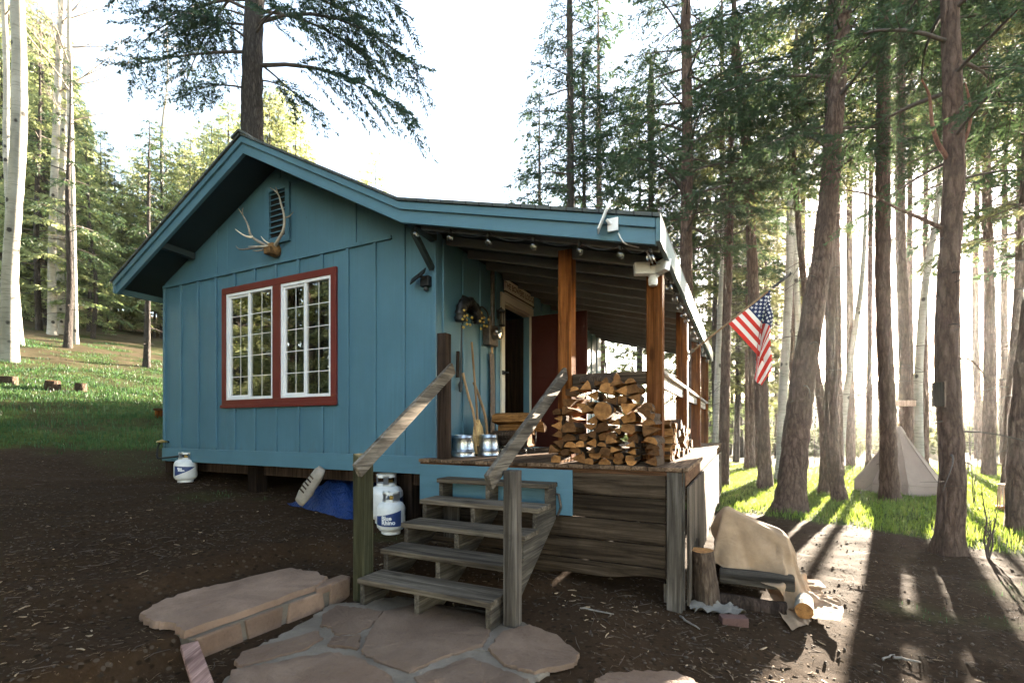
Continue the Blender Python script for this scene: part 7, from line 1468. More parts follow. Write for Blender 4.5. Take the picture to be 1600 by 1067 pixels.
def conifer(seed, path, H_, cb, cw, nb, leaf=.12, lw=.030, gap=.06, droop=.35, dead=10, sides=12, shape='fir', flare=.35, twigs=True, bl_gap=.20, side=None, limit=None, root=.0, density=1.0, rough=.13, pitch=.15, boughs=(), stubs=10):
    """path rows: (height, x, y, radius); cb crown base, cw widest branch, nb branches"""
    T = TreeGeo(seed); r = T.r
    P = smooth_path(path + ([(H_, path[-1][1] + (path[-1][1] - path[-2][1]) / (path[-1][0] - path[-2][0]) * (H_ - path[-1][0]) * .5, path[-1][2], .012)] if path[-1][0] < H_ else []), .16 if twigs else .4)
    m = len(P); n = sides if not twigs else 16
    th = np.linspace(0, 2 * np.pi, n, endpoint=False)
    j = .95 + rough * (T.np.uniform(-1, 1, (m, n)) * .6 + .5 * np.sin(th[None, :] * 3 + P[:, 2:3] * .7 + seed))
    fl = np.exp(-np.maximum(P[:, 2:3] - P[0, 2], 0) / .28) * flare * (1 + .55 * np.sin(th[None, :] * 4 + seed) + .3 * np.sin(th[None, :] * 7 + 2 * seed)); j = j * (1 + fl)
    v, f = tube_np(P[:, :3], P[:, 3], n, j); T.tv.append(v); T.tf.append(f)
    zs = P[:, 2]
    at = lambda z: np.array([np.interp(z, zs, P[:, 0]), np.interp(z, zs, P[:, 1]), z])
    rad = lambda z: float(np.interp(z, zs, P[:, 3]))
    bl = []; wb = []; off = 0
    ph = r.uniform(0, 6.28)
    for k in range(nb + dead + len(boughs) + stubs):
        isd = k >= nb
        bg = boughs[k - nb - dead] if nb + dead <= k < nb + dead + len(boughs) else None
        if isd: z = r.uniform(max(1.2, cb * .25), cb + .25 * (H_ - cb)); L = r.uniform(.25, .9) * min(1.3, cw * .6); 
        else:
            x = ((k + r.uniform(0, 1)) / nb) ** .92; z = cb + (H_ - cb) * x
            if shape == 'fir': L = cw * min(1, .55 + x * 3) * (1 - x) ** .75 * r.uniform(.6, 1.1) + .15
            elif shape == 'round': L = cw * (.45 + .75 * math.sin(math.pi * min(1, .12 + .85 * x))) * r.uniform(.55, 1.1)
            else: L = cw * r.uniform(.4, 1.0) * (1 - x) ** .5
        if bg: isd = False; z, L = bg[0], bg[2]
        elif k >= nb + dead: z = r.uniform(.8, max(2, cb + .3)); L = r.uniform(.04, .22)
        elif limit and z > limit: continue
        ph += 2.4 + r.uniform(-.5, .5); a = ph
        if bg: a = bg[1]
        if side is not None and r.random() < side[1]: a = side[0] + r.gauss(0, .5)
        h = np.array([math.cos(a), math.sin(a), 0]); s = np.linspace(0, 1, 7); o = at(z) + h * rad(z) * .6
        up = r.uniform(-.05, .35) * (1.0 if z > cb + .5 * (H_ - cb) else .4) + pitch * (.3 if isd else 1); dr = droop * r.uniform(.6, 1.3)
        if bg: up, dr = bg[3], bg[4]
        kink = r.uniform(-.25, .25)
        sdv = np.array([-h[1], h[0], 0])
        c = o + h * (s * L)[:, None] + np.array([0, 0, 1]) * ((s * up - s ** 2 * dr) * L)[:, None] + sdv * (np.sin(s * 3) * kink * L * .3)[:, None]
        br = (.008 + .011 * L) if not isd else (.006 + .008 * L if k < nb + dead else .016)
        v, f = tube_np(c, br * (1 - .8 * s), 5 if twigs else 3); wb.append((v, f))
        if isd:
            for q in range(r.randint(0, 4) if L > .24 else 0):
                u = r.uniform(.3, .95); p = c[0] + (c[-1] - c[0]) * u; dv = h * r.uniform(.2, .8) + sdv * r.choice([-1, 1]) * .7 + np.array([0, 0, r.uniform(-.4, .2)])
                v, f = tube_np(np.array([p, p + dv * r.uniform(.1, .35) * L]), [.004, .0015], 3); wb.append((v, f))
            continue
        nbl = max(3, int(L / bl_gap * density))
        for q in range(nbl):
            u = .22 + .78 * (q + r.uniform(0, 1)) / nbl
            if r.random() > .93: continue
            i = min(5, int(u * 6)); t = u * 6 - i; p = c[i] * (1 - t) + c[i + 1] * t; tg = c[i + 1] - c[i]; tg = tg / (np.linalg.norm(tg) + 1e-9)
            for sg in (-1, 1):
                ll = L * (.20 + .36 * (1 - u)) * r.uniform(.6, 1.25) + .10
                dv = tg * r.uniform(.5, 1.0) + sdv * sg * r.uniform(.6, 1.0) + np.array([0, 0, r.uniform(-.45, .05) - droop * .3]); dv /= np.linalg.norm(dv)
                bl.append((p, dv, min(ll, 1.3)))
        bl.append((c[5], (c[6] - c[5]) / (np.linalg.norm(c[6] - c[5]) + 1e-9), L * .22 + .1))
    if twigs and bl:
        O = np.array([q[0] for q in bl]); D = np.array([q[1] for q in bl]); Ln = np.array([q[2] for q in bl])[:, None]
        w = np.cross(D, np.array([0, 0, 1.0])); w /= np.linalg.norm(w, axis=1)[:, None] + 1e-9; w *= .005; e = O + D * Ln; e[:, 2] -= .10 * Ln[:, 0]
        v = np.stack([O - w, O + w, e + w * .3, e - w * .3], 1).reshape(-1, 3); k4 = np.arange(len(bl)) * 4; wb.append((v, np.stack([k4, k4 + 1, k4 + 2, k4 + 3], 1)))
    o = 0
    for v, f in wb: T.wv.append(v); T.wf.append(f + o); o += len(v)
    if bl: make_leaves(T, bl, leaf, lw, gap, droop)
    return T


def tree_meshes(T, name, bark, twig, leafm):
    tv = np.concatenate(T.tv); tf = np.concatenate(T.tf)
    tm = np_mesh('trunk', tv, tf, bark, smooth=True)
    wv = np.concatenate(T.wv) if T.wv else np.zeros((0, 3)); wf = np.concatenate(T.wf) if T.wf else np.zeros((0, 4), int)
    lv = np.concatenate(T.lv) if T.lv else np.zeros((0, 3)); lf = np.arange(len(lv)).reshape(-1, 4) + len(wv)
    lr = np.concatenate(T.lr) if T.lr else np.zeros(0)
    cm = np_mesh('crown', np.concatenate([wv, lv]), np.concatenate([wf, lf]), [twig, leafm], midx=np.concatenate([np.zeros(len(wf)), np.ones(len(lf))]), rnd=np.concatenate([np.full(len(wf), .5), lr]))
    return tm, cm


def plant(name, loc, tm, cm, label, cat='tree', group=None, rz=0, sc=1.0):
    o = empty(name, loc, rz, label, cat, group); o.scale = (sc,) * 3 if not isinstance(sc, tuple) else sc
    link('trunk', tm, o); link('crown', cm, o); return o


def px_path(u0, v0, Y, rows):
    """trunk axis from photo pixels at one depth: rows (u, v, width px) upward; base point and local path"""
    x0 = (u0 - CU) / F * Y; z0 = gzf(x0, Y); out = []
    for (u, v, w) in rows:
        p = W(u, v, Y); h = p.z - z0; w = w / math.sqrt(1 + ((u - CU) / F) ** 2)
        out.append((h, p.x - x0, 0.06 * math.sin(h * .7 + u), w / 2 / F * Y))
    out[0] = (-.12, out[0][1], 0, out[0][3])
    return Vector((x0, Y, z0)), out


LBL = {}
# name, label, Y, rows, H, crown base v, crown width, branches, leaf material, bark, extra
zz0 = gzf((392 - CU) / F * 10, 10); vz = lambda v: EYE + (HV - v) / 74.2 - zz0
T0B = [(vz(36), .05, 3.3, .28, .55), (vz(105), -.12, 3.4, .14, .54), (vz(84), 3.2, 2.4, .05, .22), (vz(40), 2.75, 1.9, .45, .30), (vz(140), 3.35, 1.2, .0, .30), (vz(15), .5, 2.6, .20, .40), (vz(60), -.75, 2.0, .15, .50), (vz(20), 3.6, 2.2, .25, .40), (vz(70), 4.2, 1.5, .0, .4),
       (vz(0), -.25, 3.4, .25, .55), (vz(0), 3.0, 2.7, .25, .50), (vz(95), .9, 1.5, .0, .35), (vz(-20), .3, 3.2, .2, .6), (vz(-30), 2.6, 2.9, .2, .6), (vz(125), .2, 1.0, -.05, .3)]
NEAR = [
 ('pine_tree', 'tallest thick pine trunk at the right carrying a small wooden sign', 6.05, [(1480, 866, 50), (1481, 760, 45), (1482, 560, 41), (1484, 250, 36), (1487, 0, 32)], 15, 300, 2.3, 46, 'needle', 'bark', dict(leaf=.11, lw=.017, gap=.026, dead=10, flare=.42, bl_gap=.17)),
 ('pine_tree', 'leaning pine with flared root standing just behind the tarp covered pile', 9.6, [(1231, 795, 52), (1245, 690, 45), (1262, 560, 40), (1283, 400, 36), (1300, 200, 30), (1316, 0, 27)], 17, 300, 3.1, 39, 'needle', 'bark', dict(leaf=.15, lw=.022, gap=.036, dead=14, flare=.5, bl_gap=.19)),
 ('pine_tree', 'slim dark pine bending to the left, hidden in part by the flag', 13.5, [(1196, 768, 24), (1190, 640, 21), (1178, 440, 18), (1166, 250, 15), (1150, 60, 12)], 15, 330, 2.4, 44, 'needle', 'bark', dict(leaf=.18, lw=.027, gap=.048, dead=10, bl_gap=.2)),
 ('pine_tree', 'slender pine kinked at its base right of the leaning pine', 10.9, [(1314, 786, 26), (1302, 690, 23), (1297, 560, 21), (1297, 300, 18), (1301, 60, 14)], 15, 280, 2.3, 30, 'needle', 'bark', dict(leaf=.16, lw=.024, gap=.042, dead=14, bl_gap=.2)),
 ('pine_tree', 'thin pine tilted left behind the kinked slender pine', 12.4, [(1289, 745, 20), (1286, 660, 17), (1276, 580, 14), (1262, 480, 12), (1246, 300, 9)], 11, 330, 1.6, 26, 'needle_olive', 'bark', dict(leaf=.18, lw=.027, gap=.06, dead=8, bl_gap=.22)),
 ('pine_tree', 'straight pine trunk right in front of the canvas tent', 11.2, [(1391, 781, 34), (1385, 660, 29), (1379, 500, 27), (1380, 250, 25), (1383, 0, 21)], 19, 250, 2.8, 36, 'needle', 'bark', dict(leaf=.16, lw=.024, gap=.040, dead=14, bl_gap=.2)),
 ('pine_tree', 'straight pine rising directly behind the tent top', 14.5, [(1413, 740, 20), (1410, 600, 19), (1408, 300, 17), (1407, 0, 13)], 19, 180, 2.2, 30, 'needle', 'bark', dict(leaf=.18, lw=.027, gap=.055, dead=18, bl_gap=.22)),
 ('pine_tree', 'dark pine trunk cut by the right edge of the photo', 7.5, [(1593, 822, 46), (1597, 680, 42), (1610, 450, 36), (1624, 200, 30)], 14, 240, 2.8, 44, 'needle', 'bark', dict(leaf=.12, lw=.019, gap=.036, dead=10, bl_gap=.18)),
 ('pine_tree', 'warm brown pine trunk behind the slatted basket at the right edge', 12.0, [(1573, 768, 24), (1579, 640, 22), (1590, 450, 19), (1600, 300, 15)], 13, 400, 2.3, 36, 'needle_olive', 'bark', dict(leaf=.18, lw=.027, gap=.06, dead=18, bl_gap=.22)),
 ('fir_tree', 'tall dark fir rising behind the cabin ridge', 10.0, [(392, 560, 42), (393, 215, 38), (396, 100, 34), (399, 0, 31)], 17, 30, 2.6, 14, 'needle_blue', 'bark_grey', dict(leaf=.12, lw=.024, gap=.026, dead=3, droop=.38, bl_gap=.16, density=1.0, limit=13, pitch=.40, boughs=T0B)),
 ('pine_tree', 'straight pine at the left end of the canopy above the porch roof', 14.0, [(893, 690, 14), (892, 400, 13), (891, 150, 11), (890, 0, 9)], 16, 335, 1.9, 62, 'needle_blue', 'bark_grey', dict(leaf=.17, lw=.026, gap=.048, dead=6, bl_gap=.19)),
 ('pine_tree', 'thin young pine beside the leftmost canopy pine above the porch roof', 15.5, [(915, 690, 8), (914, 400, 7), (912, 200, 5), (911, 100, 4)], 12, 330, 1.1, 36, 'needle_blue', 'bark_grey', dict(leaf=.18, lw=.028, gap=.055, dead=4, bl_gap=.2)),
 ('pine_tree', 'thick dark pine rising over the right end of the porch roof', 13.0, [(1074, 700, 23), (1073, 400, 20), (1072, 200, 18), (1071, 0, 15)], 18, 400, 3.4, 70, 'needle', 'bark', dict(leaf=.17, lw=.026, gap=.042, dead=14, bl_gap=.19)),
 ('pine_tree', 'slim pine between the thick dark pine and the leftmost canopy pine', 18.0, [(1018, 700, 9), (1018, 300, 8), (1017, 100, 6)], 16, 340, 2.6, 54, 'needle', 'bark_grey', dict(leaf=.21, lw=.034, gap=.06, dead=6, bl_gap=.24)),
 ('pine_tree', 'slender pine just beyond the far end of the porch', 14.0, [(1132, 730, 14), (1137, 500, 12), (1141, 300, 10), (1144, 150, 7)], 13, 380, 2.0, 44, 'needle_olive', 'bark', dict(leaf=.18, lw=.028, gap=.05, dead=10, bl_gap=.2)),
 ('pine_tree', 'narrow pine behind the flag pole tip', 19.0, [(1237, 715, 12), (1238, 450, 10), (1242, 250, 8), (1245, 60, 6)], 17, 400, 2.4, 46, 'needle_olive', 'bark', dict(leaf=.22, lw=.034, gap=.065, dead=8, bl_gap=.24)),
 ('pine_tree', 'narrow straight pine just right of the leaning pine, far back', 16.5, [(1312, 735, 15), (1311, 560, 13), (1309, 380, 12), (1308, 150, 9)], 18, 330, 2.4, 34, 'needle_olive', 'bark', dict(leaf=.2, lw=.03, gap=.055, dead=12, bl_gap=.22)),
 ('pine_tree', 'thin pole like pine in the open gap left of the tent', 18.0, [(1357, 730, 10), (1360, 500, 9), (1362, 250, 7)], 16, 300, 1.8, 34, 'needle_olive', 'bark', dict(leaf=.22, lw=.034, gap=.07, dead=16, bl_gap=.24)),
 ('pine_tree', 'thin pine right of the pair of tent pines', 21.0, [(1447, 715, 10), (1446, 450, 9), (1448, 200, 7)], 19, 250, 2.0, 36, 'needle_olive', 'bark', dict(leaf=.24, lw=.036, gap=.07, dead=14, bl_gap=.24)),
 ('dead_snag', 'short dark trunk left of the cluster of three beyond the porch', 20.0, [(1166, 705, 8), (1166, 640, 7), (1167, 500, 5)], 9, 560, 1.3, 24, 'needle_olive', 'bark', dict(leaf=.2, lw=.03, gap=.06, dead=12, bl_gap=.24)),
 ('pine_tree', 'middle trunk of the dark cluster of three beyond the porch', 20.5, [(1174, 704, 12), (1175, 620, 10), (1176, 450, 8)], 14, 480, 2.2, 40, 'needle_olive', 'bark', dict(leaf=.22, lw=.034, gap=.065, dead=12, bl_gap=.24)),
 ('pine_tree', 'right trunk of the dark cluster of three beyond the porch', 21.0, [(1184, 703, 9), (1182, 600, 8), (1180, 400, 6)], 12, 520, 1.9, 34, 'needle_olive', 'bark', dict(leaf=.22, lw=.034, gap=.065, dead=12, bl_gap=.24)),
 ('fir_tree', 'thin dark fir in front of the aspen clump on the left slope', 18.3, [(105, 557, 15), (107, 450, 12), (108, 300, 9), (108, 165, 4)], 11.5, 400, 1.9, 26, 'needle', 'bark_grey', dict(leaf=.18, lw=.028, gap=.055, dead=26, bl_gap=.26)),
 ('fir_tree', 'dark fir trunk between the big white aspen and the aspen clump', 24, [(66, 500, 15), (66, 380, 13), (67, 230, 10)], 15, 300, 2.6, 44, 'needle', 'bark_grey', dict(leaf=.24, lw=.036, gap=.065, dead=20, bl_gap=.26)),
 ('fir_tree', 'dark trunk on the left slope beside the roof corner', 17.5, [(229, 563, 12), (231, 500, 10), (233, 380, 7)], 9, 470, 1.6, 34, 'needle', 'bark_grey', dict(leaf=.19, lw=.03, gap=.055, dead=10, bl_gap=.24)),
]
def make_near():
    for i, (nm, lab, Y, rows, Hh, cbv, cw, nb, lm, bk, ex) in enumerate(NEAR):
        base, path = px_path(rows[0][0], rows[0][1], Y, rows)
        cb = EYE + (HV - cbv) / F * Y - base.z
        T = conifer(300 + i, path, max(Hh, path[-1][0] + .5), cb, cw, nb, **ex)
        tm, cm = tree_meshes(T, nm, M[bk], M['twig'], M[lm]); plant(nm, base, tm, cm, lab)
make_near()


def aspen(seed, path, H_, cb, nb=16, L0=2.2, twig='twig_pale', leaf=0):
    T = TreeGeo(seed); r = T.r
    P = smooth_path(path + ([(H_, path[-1][1] + r.uniform(-.3, .3), path[-1][2], .02)] if path[-1][0] < H_ else []), .3); m = len(P); n = 14
    j = 1 + .05 * T.np.uniform(-1, 1, (m, n)); j = j * (1 + .3 * np.exp(-np.maximum(P[:, 2:3] - P[0, 2], 0) / .3))
    v, f = tube_np(P[:, :3], P[:, 3], n, j); T.tv.append(v); T.tf.append(f); zs = P[:, 2]
    wb = []; bl = []
    def grow(o, d, L, rad, depth):
        k = 5; s = np.linspace(0, 1, k); bend = np.array([r.gauss(0, .18), r.gauss(0, .18), r.uniform(.0, .3)])
        c = o + d * (s * L)[:, None] + bend * (s ** 2 * L)[:, None]; v, f = tube_np(c, rad * (1 - .7 * s), 5 if depth == 0 else 3); wb.append((v, f))
        if depth < 3:
            for q in range(r.randint(3, 5)):
                u = r.uniform(.25, 1); i = min(k - 2, int(u * (k - 1))); p = c[i] + (c[i + 1] - c[i]) * (u * (k - 1) - i)
                dv = d + np.array([r.gauss(0, .6), r.gauss(0, .6), r.gauss(.1, .45)]); dv /= np.linalg.norm(dv); grow(p, dv, L * r.uniform(.35, .62), rad * .45, depth + 1)
        elif leaf: bl.append((c[-2], d, .25))
    for k in range(nb):
        z = cb + (H_ - cb) * ((k + r.random()) / nb); a = k * 2.4 + r.uniform(-.6, .6); x = (z - cb) / (H_ - cb)
        d = np.array([math.cos(a), math.sin(a), r.uniform(.1, .7)]); d /= np.linalg.norm(d); L = L0 * (1 - .6 * x) * r.uniform(.5, 1.1)
        o = np.array([np.interp(z, zs, P[:, 0]), np.interp(z, zs, P[:, 1]), z]); grow(o, d, L, .012 + .012 * L, 0)
    o = 0
    for v, f in wb: T.wv.append(v); T.wf.append(f + o); o += len(v)
    if bl: make_leaves(T, bl, leaf, leaf * .5, .09, .2)
    return T
ASP = [
 ('big white aspen with dark scars nearest the left edge of the photo', 14.0, [(14, 566, 32), (14, 450, 28), (22, 330, 27), (32, 215, 27), (27, 100, 26), (27, 0, 24)], 20, -60),
 ('white aspen half hidden behind the big left edge aspen', 17.0, [(31, 520, 14), (22, 400, 13), (13, 250, 12), (8, 100, 11), (8, 0, 10)], 19, 40),
 ('left white trunk of the aspen clump on the slope', 21.0, [(82, 524, 16), (80, 400, 14), (84, 250, 13), (92, 100, 12), (97, 0, 10)], 20, 150),
 ('middle white trunk of the aspen clump on the slope', 21.8, [(95, 526, 15), (97, 400, 13), (98, 250, 12), (100, 100, 11), (92, 0, 9)], 21, 150),
 ('right white trunk of the aspen clump behind the thin dark fir', 19.6, [(117, 545, 12), (116, 400, 11), (111, 250, 11), (108, 100, 9)], 17, 200),
 ('bare pale aspen standing above the conifers near the cabin ridge', 32.0, [(250, 480, 8), (252, 300, 6), (254, 200, 5), (262, 130, 3)], 23, 290),
 ('upright pale aspen trunk behind the leaning pine', 15.6, [(1219, 735, 17), (1225, 620, 15), (1233, 430, 13), (1238, 250, 10)], 13, 260),
 ('pale aspen trunk leaning right behind the leaning pine', 16.2, [(1227, 733, 13), (1239, 640, 12), (1248, 540, 10), (1242, 400, 9), (1240, 300, 7)], 12, 300),
 ('pale aspen curving right in the bright gap left of the tent', 17.2, [(1312, 733, 11), (1317, 650, 11), (1328, 560, 10), (1345, 440, 9), (1353, 370, 7)], 12, 400),
 ('pale forked aspen between the tent pines and the thick signed pine', 16.4, [(1437, 722, 16), (1437, 580, 15), (1449, 430, 13), (1466, 330, 10)], 12, 420),
 ('pale thin trunk standing past the porch end', 16.0, [(1116, 720, 10), (1121, 560, 9), (1128, 440, 7)], 10, 430),
]
for i, (lab, Y, rows, Hh, cbv) in enumerate(ASP):
    base, path = px_path(rows[0][0], rows[0][1], Y, rows); cb = EYE + (HV - cbv) / F * Y - base.z
    T = aspen(500 + i, path, max(Hh, path[-1][0] + 1), cb, 16 if i < 6 else 9, 2.4 if i < 6 else 1.6); tm, cm = tree_meshes(T, 'aspen_tree', M['aspen'], M['twig_pale'], M['needle_sun']); plant('aspen_tree', base, tm, cm, lab)

# ------------------------------------------------------------------ background forest: seven kinds, planted many times
def std_path(Hh, r0, seed):
    rg = random.Random(seed); return [(-.2, 0, 0, r0), (Hh * .3, rg.uniform(-.15, .15), rg.uniform(-.1, .1), r0 * .8), (Hh * .65, rg.uniform(-.2, .2), 0, r0 * .5)]
KIND = {}
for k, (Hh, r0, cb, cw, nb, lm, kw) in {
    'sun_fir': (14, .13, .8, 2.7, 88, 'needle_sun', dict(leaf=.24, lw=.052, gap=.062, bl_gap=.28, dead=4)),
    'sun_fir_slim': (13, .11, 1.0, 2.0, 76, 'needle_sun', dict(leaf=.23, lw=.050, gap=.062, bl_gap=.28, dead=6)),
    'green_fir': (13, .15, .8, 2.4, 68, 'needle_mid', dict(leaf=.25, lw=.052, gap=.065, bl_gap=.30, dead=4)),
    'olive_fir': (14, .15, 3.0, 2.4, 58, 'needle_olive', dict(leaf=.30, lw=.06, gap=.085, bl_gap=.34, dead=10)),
    'high_pine': (19, .14, 12.0, 2.6, 34, 'needle_olive', dict(leaf=.28, lw=.055, gap=.09, bl_gap=.34, dead=26, shape='round')),
    'dark_pine': (17, .18, 6.0, 2.7, 56, 'needle', dict(leaf=.28, lw=.055, gap=.085, bl_gap=.32, dead=16)),
    'sapling': (5, .05, .3, 1.0, 40, 'needle_olive', dict(leaf=.20, lw=.045, gap=.09, bl_gap=.25, dead=0)),
}.items():
    T = conifer(700 + len(KIND), std_path(Hh, r0, len(KIND)), Hh, cb, cw, nb, sides=8, twigs=False, flare=.25, stubs=0, **kw)
    KIND[k] = tree_meshes(T, k, M['bark' if 'pine' in k else 'bark_grey'], M['twig'], M[lm])
frg = random.Random(99)
def spot(u, Y): x = (u - CU) / F * Y; return Vector((x, Y, gzf(x, Y) - .1))
def far_tree(kind, u, Y, sc, label, group, name='conifer_tree'):
    tm, cm = KIND[kind]; return plant(name, spot(u, Y), tm, cm, label, 'tree', group, frg.uniform(0, 6.28), (sc * frg.uniform(.9, 1.1), sc * frg.uniform(.9, 1.1), sc))
GL = 'sunlit conifers on the slope left of the cabin'
LL = {'sun_fir': 'broad yellow green sunlit conifer in the forest up the left slope', 'sun_fir_slim': 'slim yellow green sunlit conifer in the forest up the left slope', 'green_fir': 'dark green conifer in the forest up the left slope',
      'olive_fir': 'olive conifer with bare lower trunk in the forest up the left slope'}
def top_to_scale(kind, u, Y, vtop):
    Hk = {'sun_fir': 14, 'sun_fir_slim': 13, 'green_fir': 13, 'olive_fir': 14, 'high_pine': 19, 'dark_pine': 17, 'sapling': 5}[kind]
    return (EYE + (HV - vtop) / F * Y - spot(u, Y).z) / Hk
TOPL = [(-80, -60), (0, -40), (60, -10), (95, 60), (115, 110), (140, 165), (165, 200), (185, 228), (200, 255), (212, 215), (240, 205), (270, 190), (300, 215), (330, 165), (360, 150), (400, 150), (430, 125), (460, 130), (490, 190), (505, 260)]
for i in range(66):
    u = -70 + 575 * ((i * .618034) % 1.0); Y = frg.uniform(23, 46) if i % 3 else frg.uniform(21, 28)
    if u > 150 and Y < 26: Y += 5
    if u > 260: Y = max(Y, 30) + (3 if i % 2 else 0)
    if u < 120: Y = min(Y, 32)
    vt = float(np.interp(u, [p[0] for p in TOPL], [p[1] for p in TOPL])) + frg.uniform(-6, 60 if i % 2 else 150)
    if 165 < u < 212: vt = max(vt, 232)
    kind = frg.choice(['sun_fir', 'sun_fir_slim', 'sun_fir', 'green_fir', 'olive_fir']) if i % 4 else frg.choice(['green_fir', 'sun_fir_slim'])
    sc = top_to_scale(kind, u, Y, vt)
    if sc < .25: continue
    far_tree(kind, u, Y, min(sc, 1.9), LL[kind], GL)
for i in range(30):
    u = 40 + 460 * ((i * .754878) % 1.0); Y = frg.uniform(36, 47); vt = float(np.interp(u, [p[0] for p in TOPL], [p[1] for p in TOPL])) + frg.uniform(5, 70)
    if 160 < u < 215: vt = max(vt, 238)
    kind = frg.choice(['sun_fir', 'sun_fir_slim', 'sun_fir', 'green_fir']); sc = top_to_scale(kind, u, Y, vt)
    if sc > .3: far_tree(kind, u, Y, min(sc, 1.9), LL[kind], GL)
GR = 'pines filling the woods beyond the porch'
LR = {'high_pine': 'tall bare stemmed pine with olive top in the woods beyond the lawn', 'dark_pine': 'dark green pine in the woods beyond the porch', 'olive_fir': 'olive backlit conifer low in the woods beyond the porch', 'green_fir': 'dark bushy fir in the woods beyond the porch', 'sapling': 'small olive sapling fir in the sunlit woods beyond the lawn'}
for (kind, u, Y, vt) in [('dark_pine', 845, 22, 130), ('dark_pine', 940, 22, -40), ('olive_fir', 1000, 30, 150), ('olive_fir', 1120, 22, 190), ('dark_pine', 1130, 18, -60),
                         ('olive_fir', 1150, 25, 240), ('green_fir', 1160, 30, 330), ('olive_fir', 1195, 24, 300), ('green_fir', 1140, 34, 380), ('olive_fir', 1215, 30, 280), 
                         ('high_pine', 1255, 22, -80), ('high_pine', 1330, 22, -100), ('high_pine', 1425, 24, -80), 
                         ('high_pine', 1500, 20, -140), ('high_pine', 1530, 28, -20), ('dark_pine', 1545, 17, -160), ('high_pine', 1570, 24, -80), ('dark_pine', 1590, 20, -120), ('high_pine', 1640, 18, -100), ('olive_fir', 1085, 32, 200),
                         ('olive_fir', 1560, 45, 520), ('green_fir', 1590, 50, 500), ('olive_fir', 1525, 55, 560), ('sapling', 1340, 38, 640), ('sapling', 1372, 44, 645), ('sapling', 1520, 36, 630), ('sapling', 1300, 36, 625), ('sapling', 1462, 42, 640), ('sapling', 1548, 30, 640), ('sapling', 1325, 30, 655),
                         ('dark_pine', 1180, 36, 120), ('olive_fir', 1110, 40, 250), ('olive_fir', 1170, 44, 300), ('green_fir', 950, 20, 500), ('green_fir', 985, 24, 520)]:
    far_tree(kind, u, Y, max(.2, top_to_scale(kind, u, Y, vt)), LR[kind], GR)
for (kind, u, Y, vt) in [('sun_fir_slim', 583, 34, 240), ('sun_fir_slim', 570, 40, 262)]: far_tree(kind, u, Y, top_to_scale(kind, u, Y, vt), 'small conifer tip showing just over the right roof slope', GL)
# unseen woods behind the camera, added for window reflections and to block sky light
for i in range(60):
    a = frg.uniform(math.radians(150), math.radians(325)) if i % 2 else frg.uniform(math.radians(160), math.radians(205)); d = frg.uniform(9, 24); x, y = d * math.cos(a), d * math.sin(a) + 2
    if y > -2 and x > -1.2 * y - 6: x = -1.2 * max(y, 0) - 6 - d * .4
    kind = frg.choice(['high_pine', 'sun_fir', 'dark_pine', 'olive_fir', 'sun_fir_slim']); tm, cm = KIND[kind]
    plant('conifer_tree', (x, y, gzf(x, y) - .1), tm, cm, 'conifer behind the viewer, reflected in the window panes and added to dim sky light', 'tree', 'unseen trees behind the viewer for reflections and shade', frg.uniform(0, 6), frg.uniform(.7, 1.05))
# ------------------------------------------------------------------ tent, birdhouse beam, sign, basket, stumps, bench, saplings, fallen sticks
p = ground_at(1398, 782); tY = 12.6; tx = (1404 - CU) / F * tY; tb = gzf(tx, tY); ht = (EYE + (HV - 668) / F * tY) - tb
t = empty('tent', (tx, tY, tb), 0, 'pale canvas pyramid tent standing behind a straight pine trunk', 'tent')
b = MB(); n = 8; Rr = .96; rows = []; K = 6
for i in range(13):
    f = i / 12; row = []
    for k in range(n * K + 1):
        a = 2 * math.pi * k / (n * K) + .3; sec = (k % K) / K; scal = 1 - .15 * math.sin(math.pi * sec) * (1 - f)
        z = .28 + (ht - .28) * f if i else .28
        rr = (.05 + (Rr - .05) * (1 - f) ** 1.12) * scal; row.append(Vector((rr * math.cos(a), rr * math.sin(a), z + .02 * math.sin(a * 5) * (1 - f))))
    rows.append(row)
low = [Vector((q.x * 1.015, q.y * 1.015, .03 + .03 * math.sin(k * .9) + gzf(tx + q.x, tY + q.y) - tb)) for k, q in enumerate(rows[0])]
b.grid([low] + rows); b.build('canvas', M['tent'], t, smooth='auto')
b = MB()
for k in range(n):
    b.tube([rw[k * K] * 1.006 for rw in rows[:-1]], .012, 5)
b.tube([q * 1.004 for q in rows[0]], .012, 5)
b.build('seam', M['tent'], t, smooth=True)
b = MB(); b.lathe([(.16, -.16), (.06, .03), (.0, .05)], 12, (0, 0, ht)); b.build('cap', M['tent'], t, smooth='auto')
b = MB(); b.tube([(0, 0, 0), (0, 0, ht + .1)], .025, 8); b.build('pole', M['handle'], t)
b = MB()
for k in range(n):
    a = 2 * math.pi * k / n + .3; q = Vector((1.38 * math.cos(a), 1.38 * math.sin(a), 0)); q.z = gzf(tx + q.x, tY + q.y) - tb
    b.tube([(Rr * math.cos(a), Rr * math.sin(a), .28), q], .006, 5); b.tube([q + Vector((0, 0, -.05)), q + Vector((.02, 0, .08))], .012, 6)
b.build('guy_line', M['twig_pale'], t)
# pale box nailed between the tent pines
q = W(1407, 630, 13.9); o = empty('nest_box', q, -.15, 'pale wooden beam shaped box nailed across the pine above the tent', 'nest box')
b = MB(); b.box(-.35, .35, -.10, .08, -.085, .085); b.build('box', M['palewood'], o, bevel=.01); b = MB(); b.box(-.37, .37, -.12, .09, .086, .105); b.build('lid', M['grey_x'], o, bevel=.005)
# sign on the thick pine
q = W(1466, 616, 5.83); o = empty('trunk_sign', q, -.55, 'small narrow grey wooden board nailed to the thick pine trunk', 'sign')
b = MB(); b.box(-.055, .055, .0, .03, -.15, .15); b.build('board', M['grey_z'], o, bevel=.004)
b = MB(); b.box(.056, .072, -.012, .028, -.16, .16); b.build('frame', M['palewood'], o, bevel=.003)
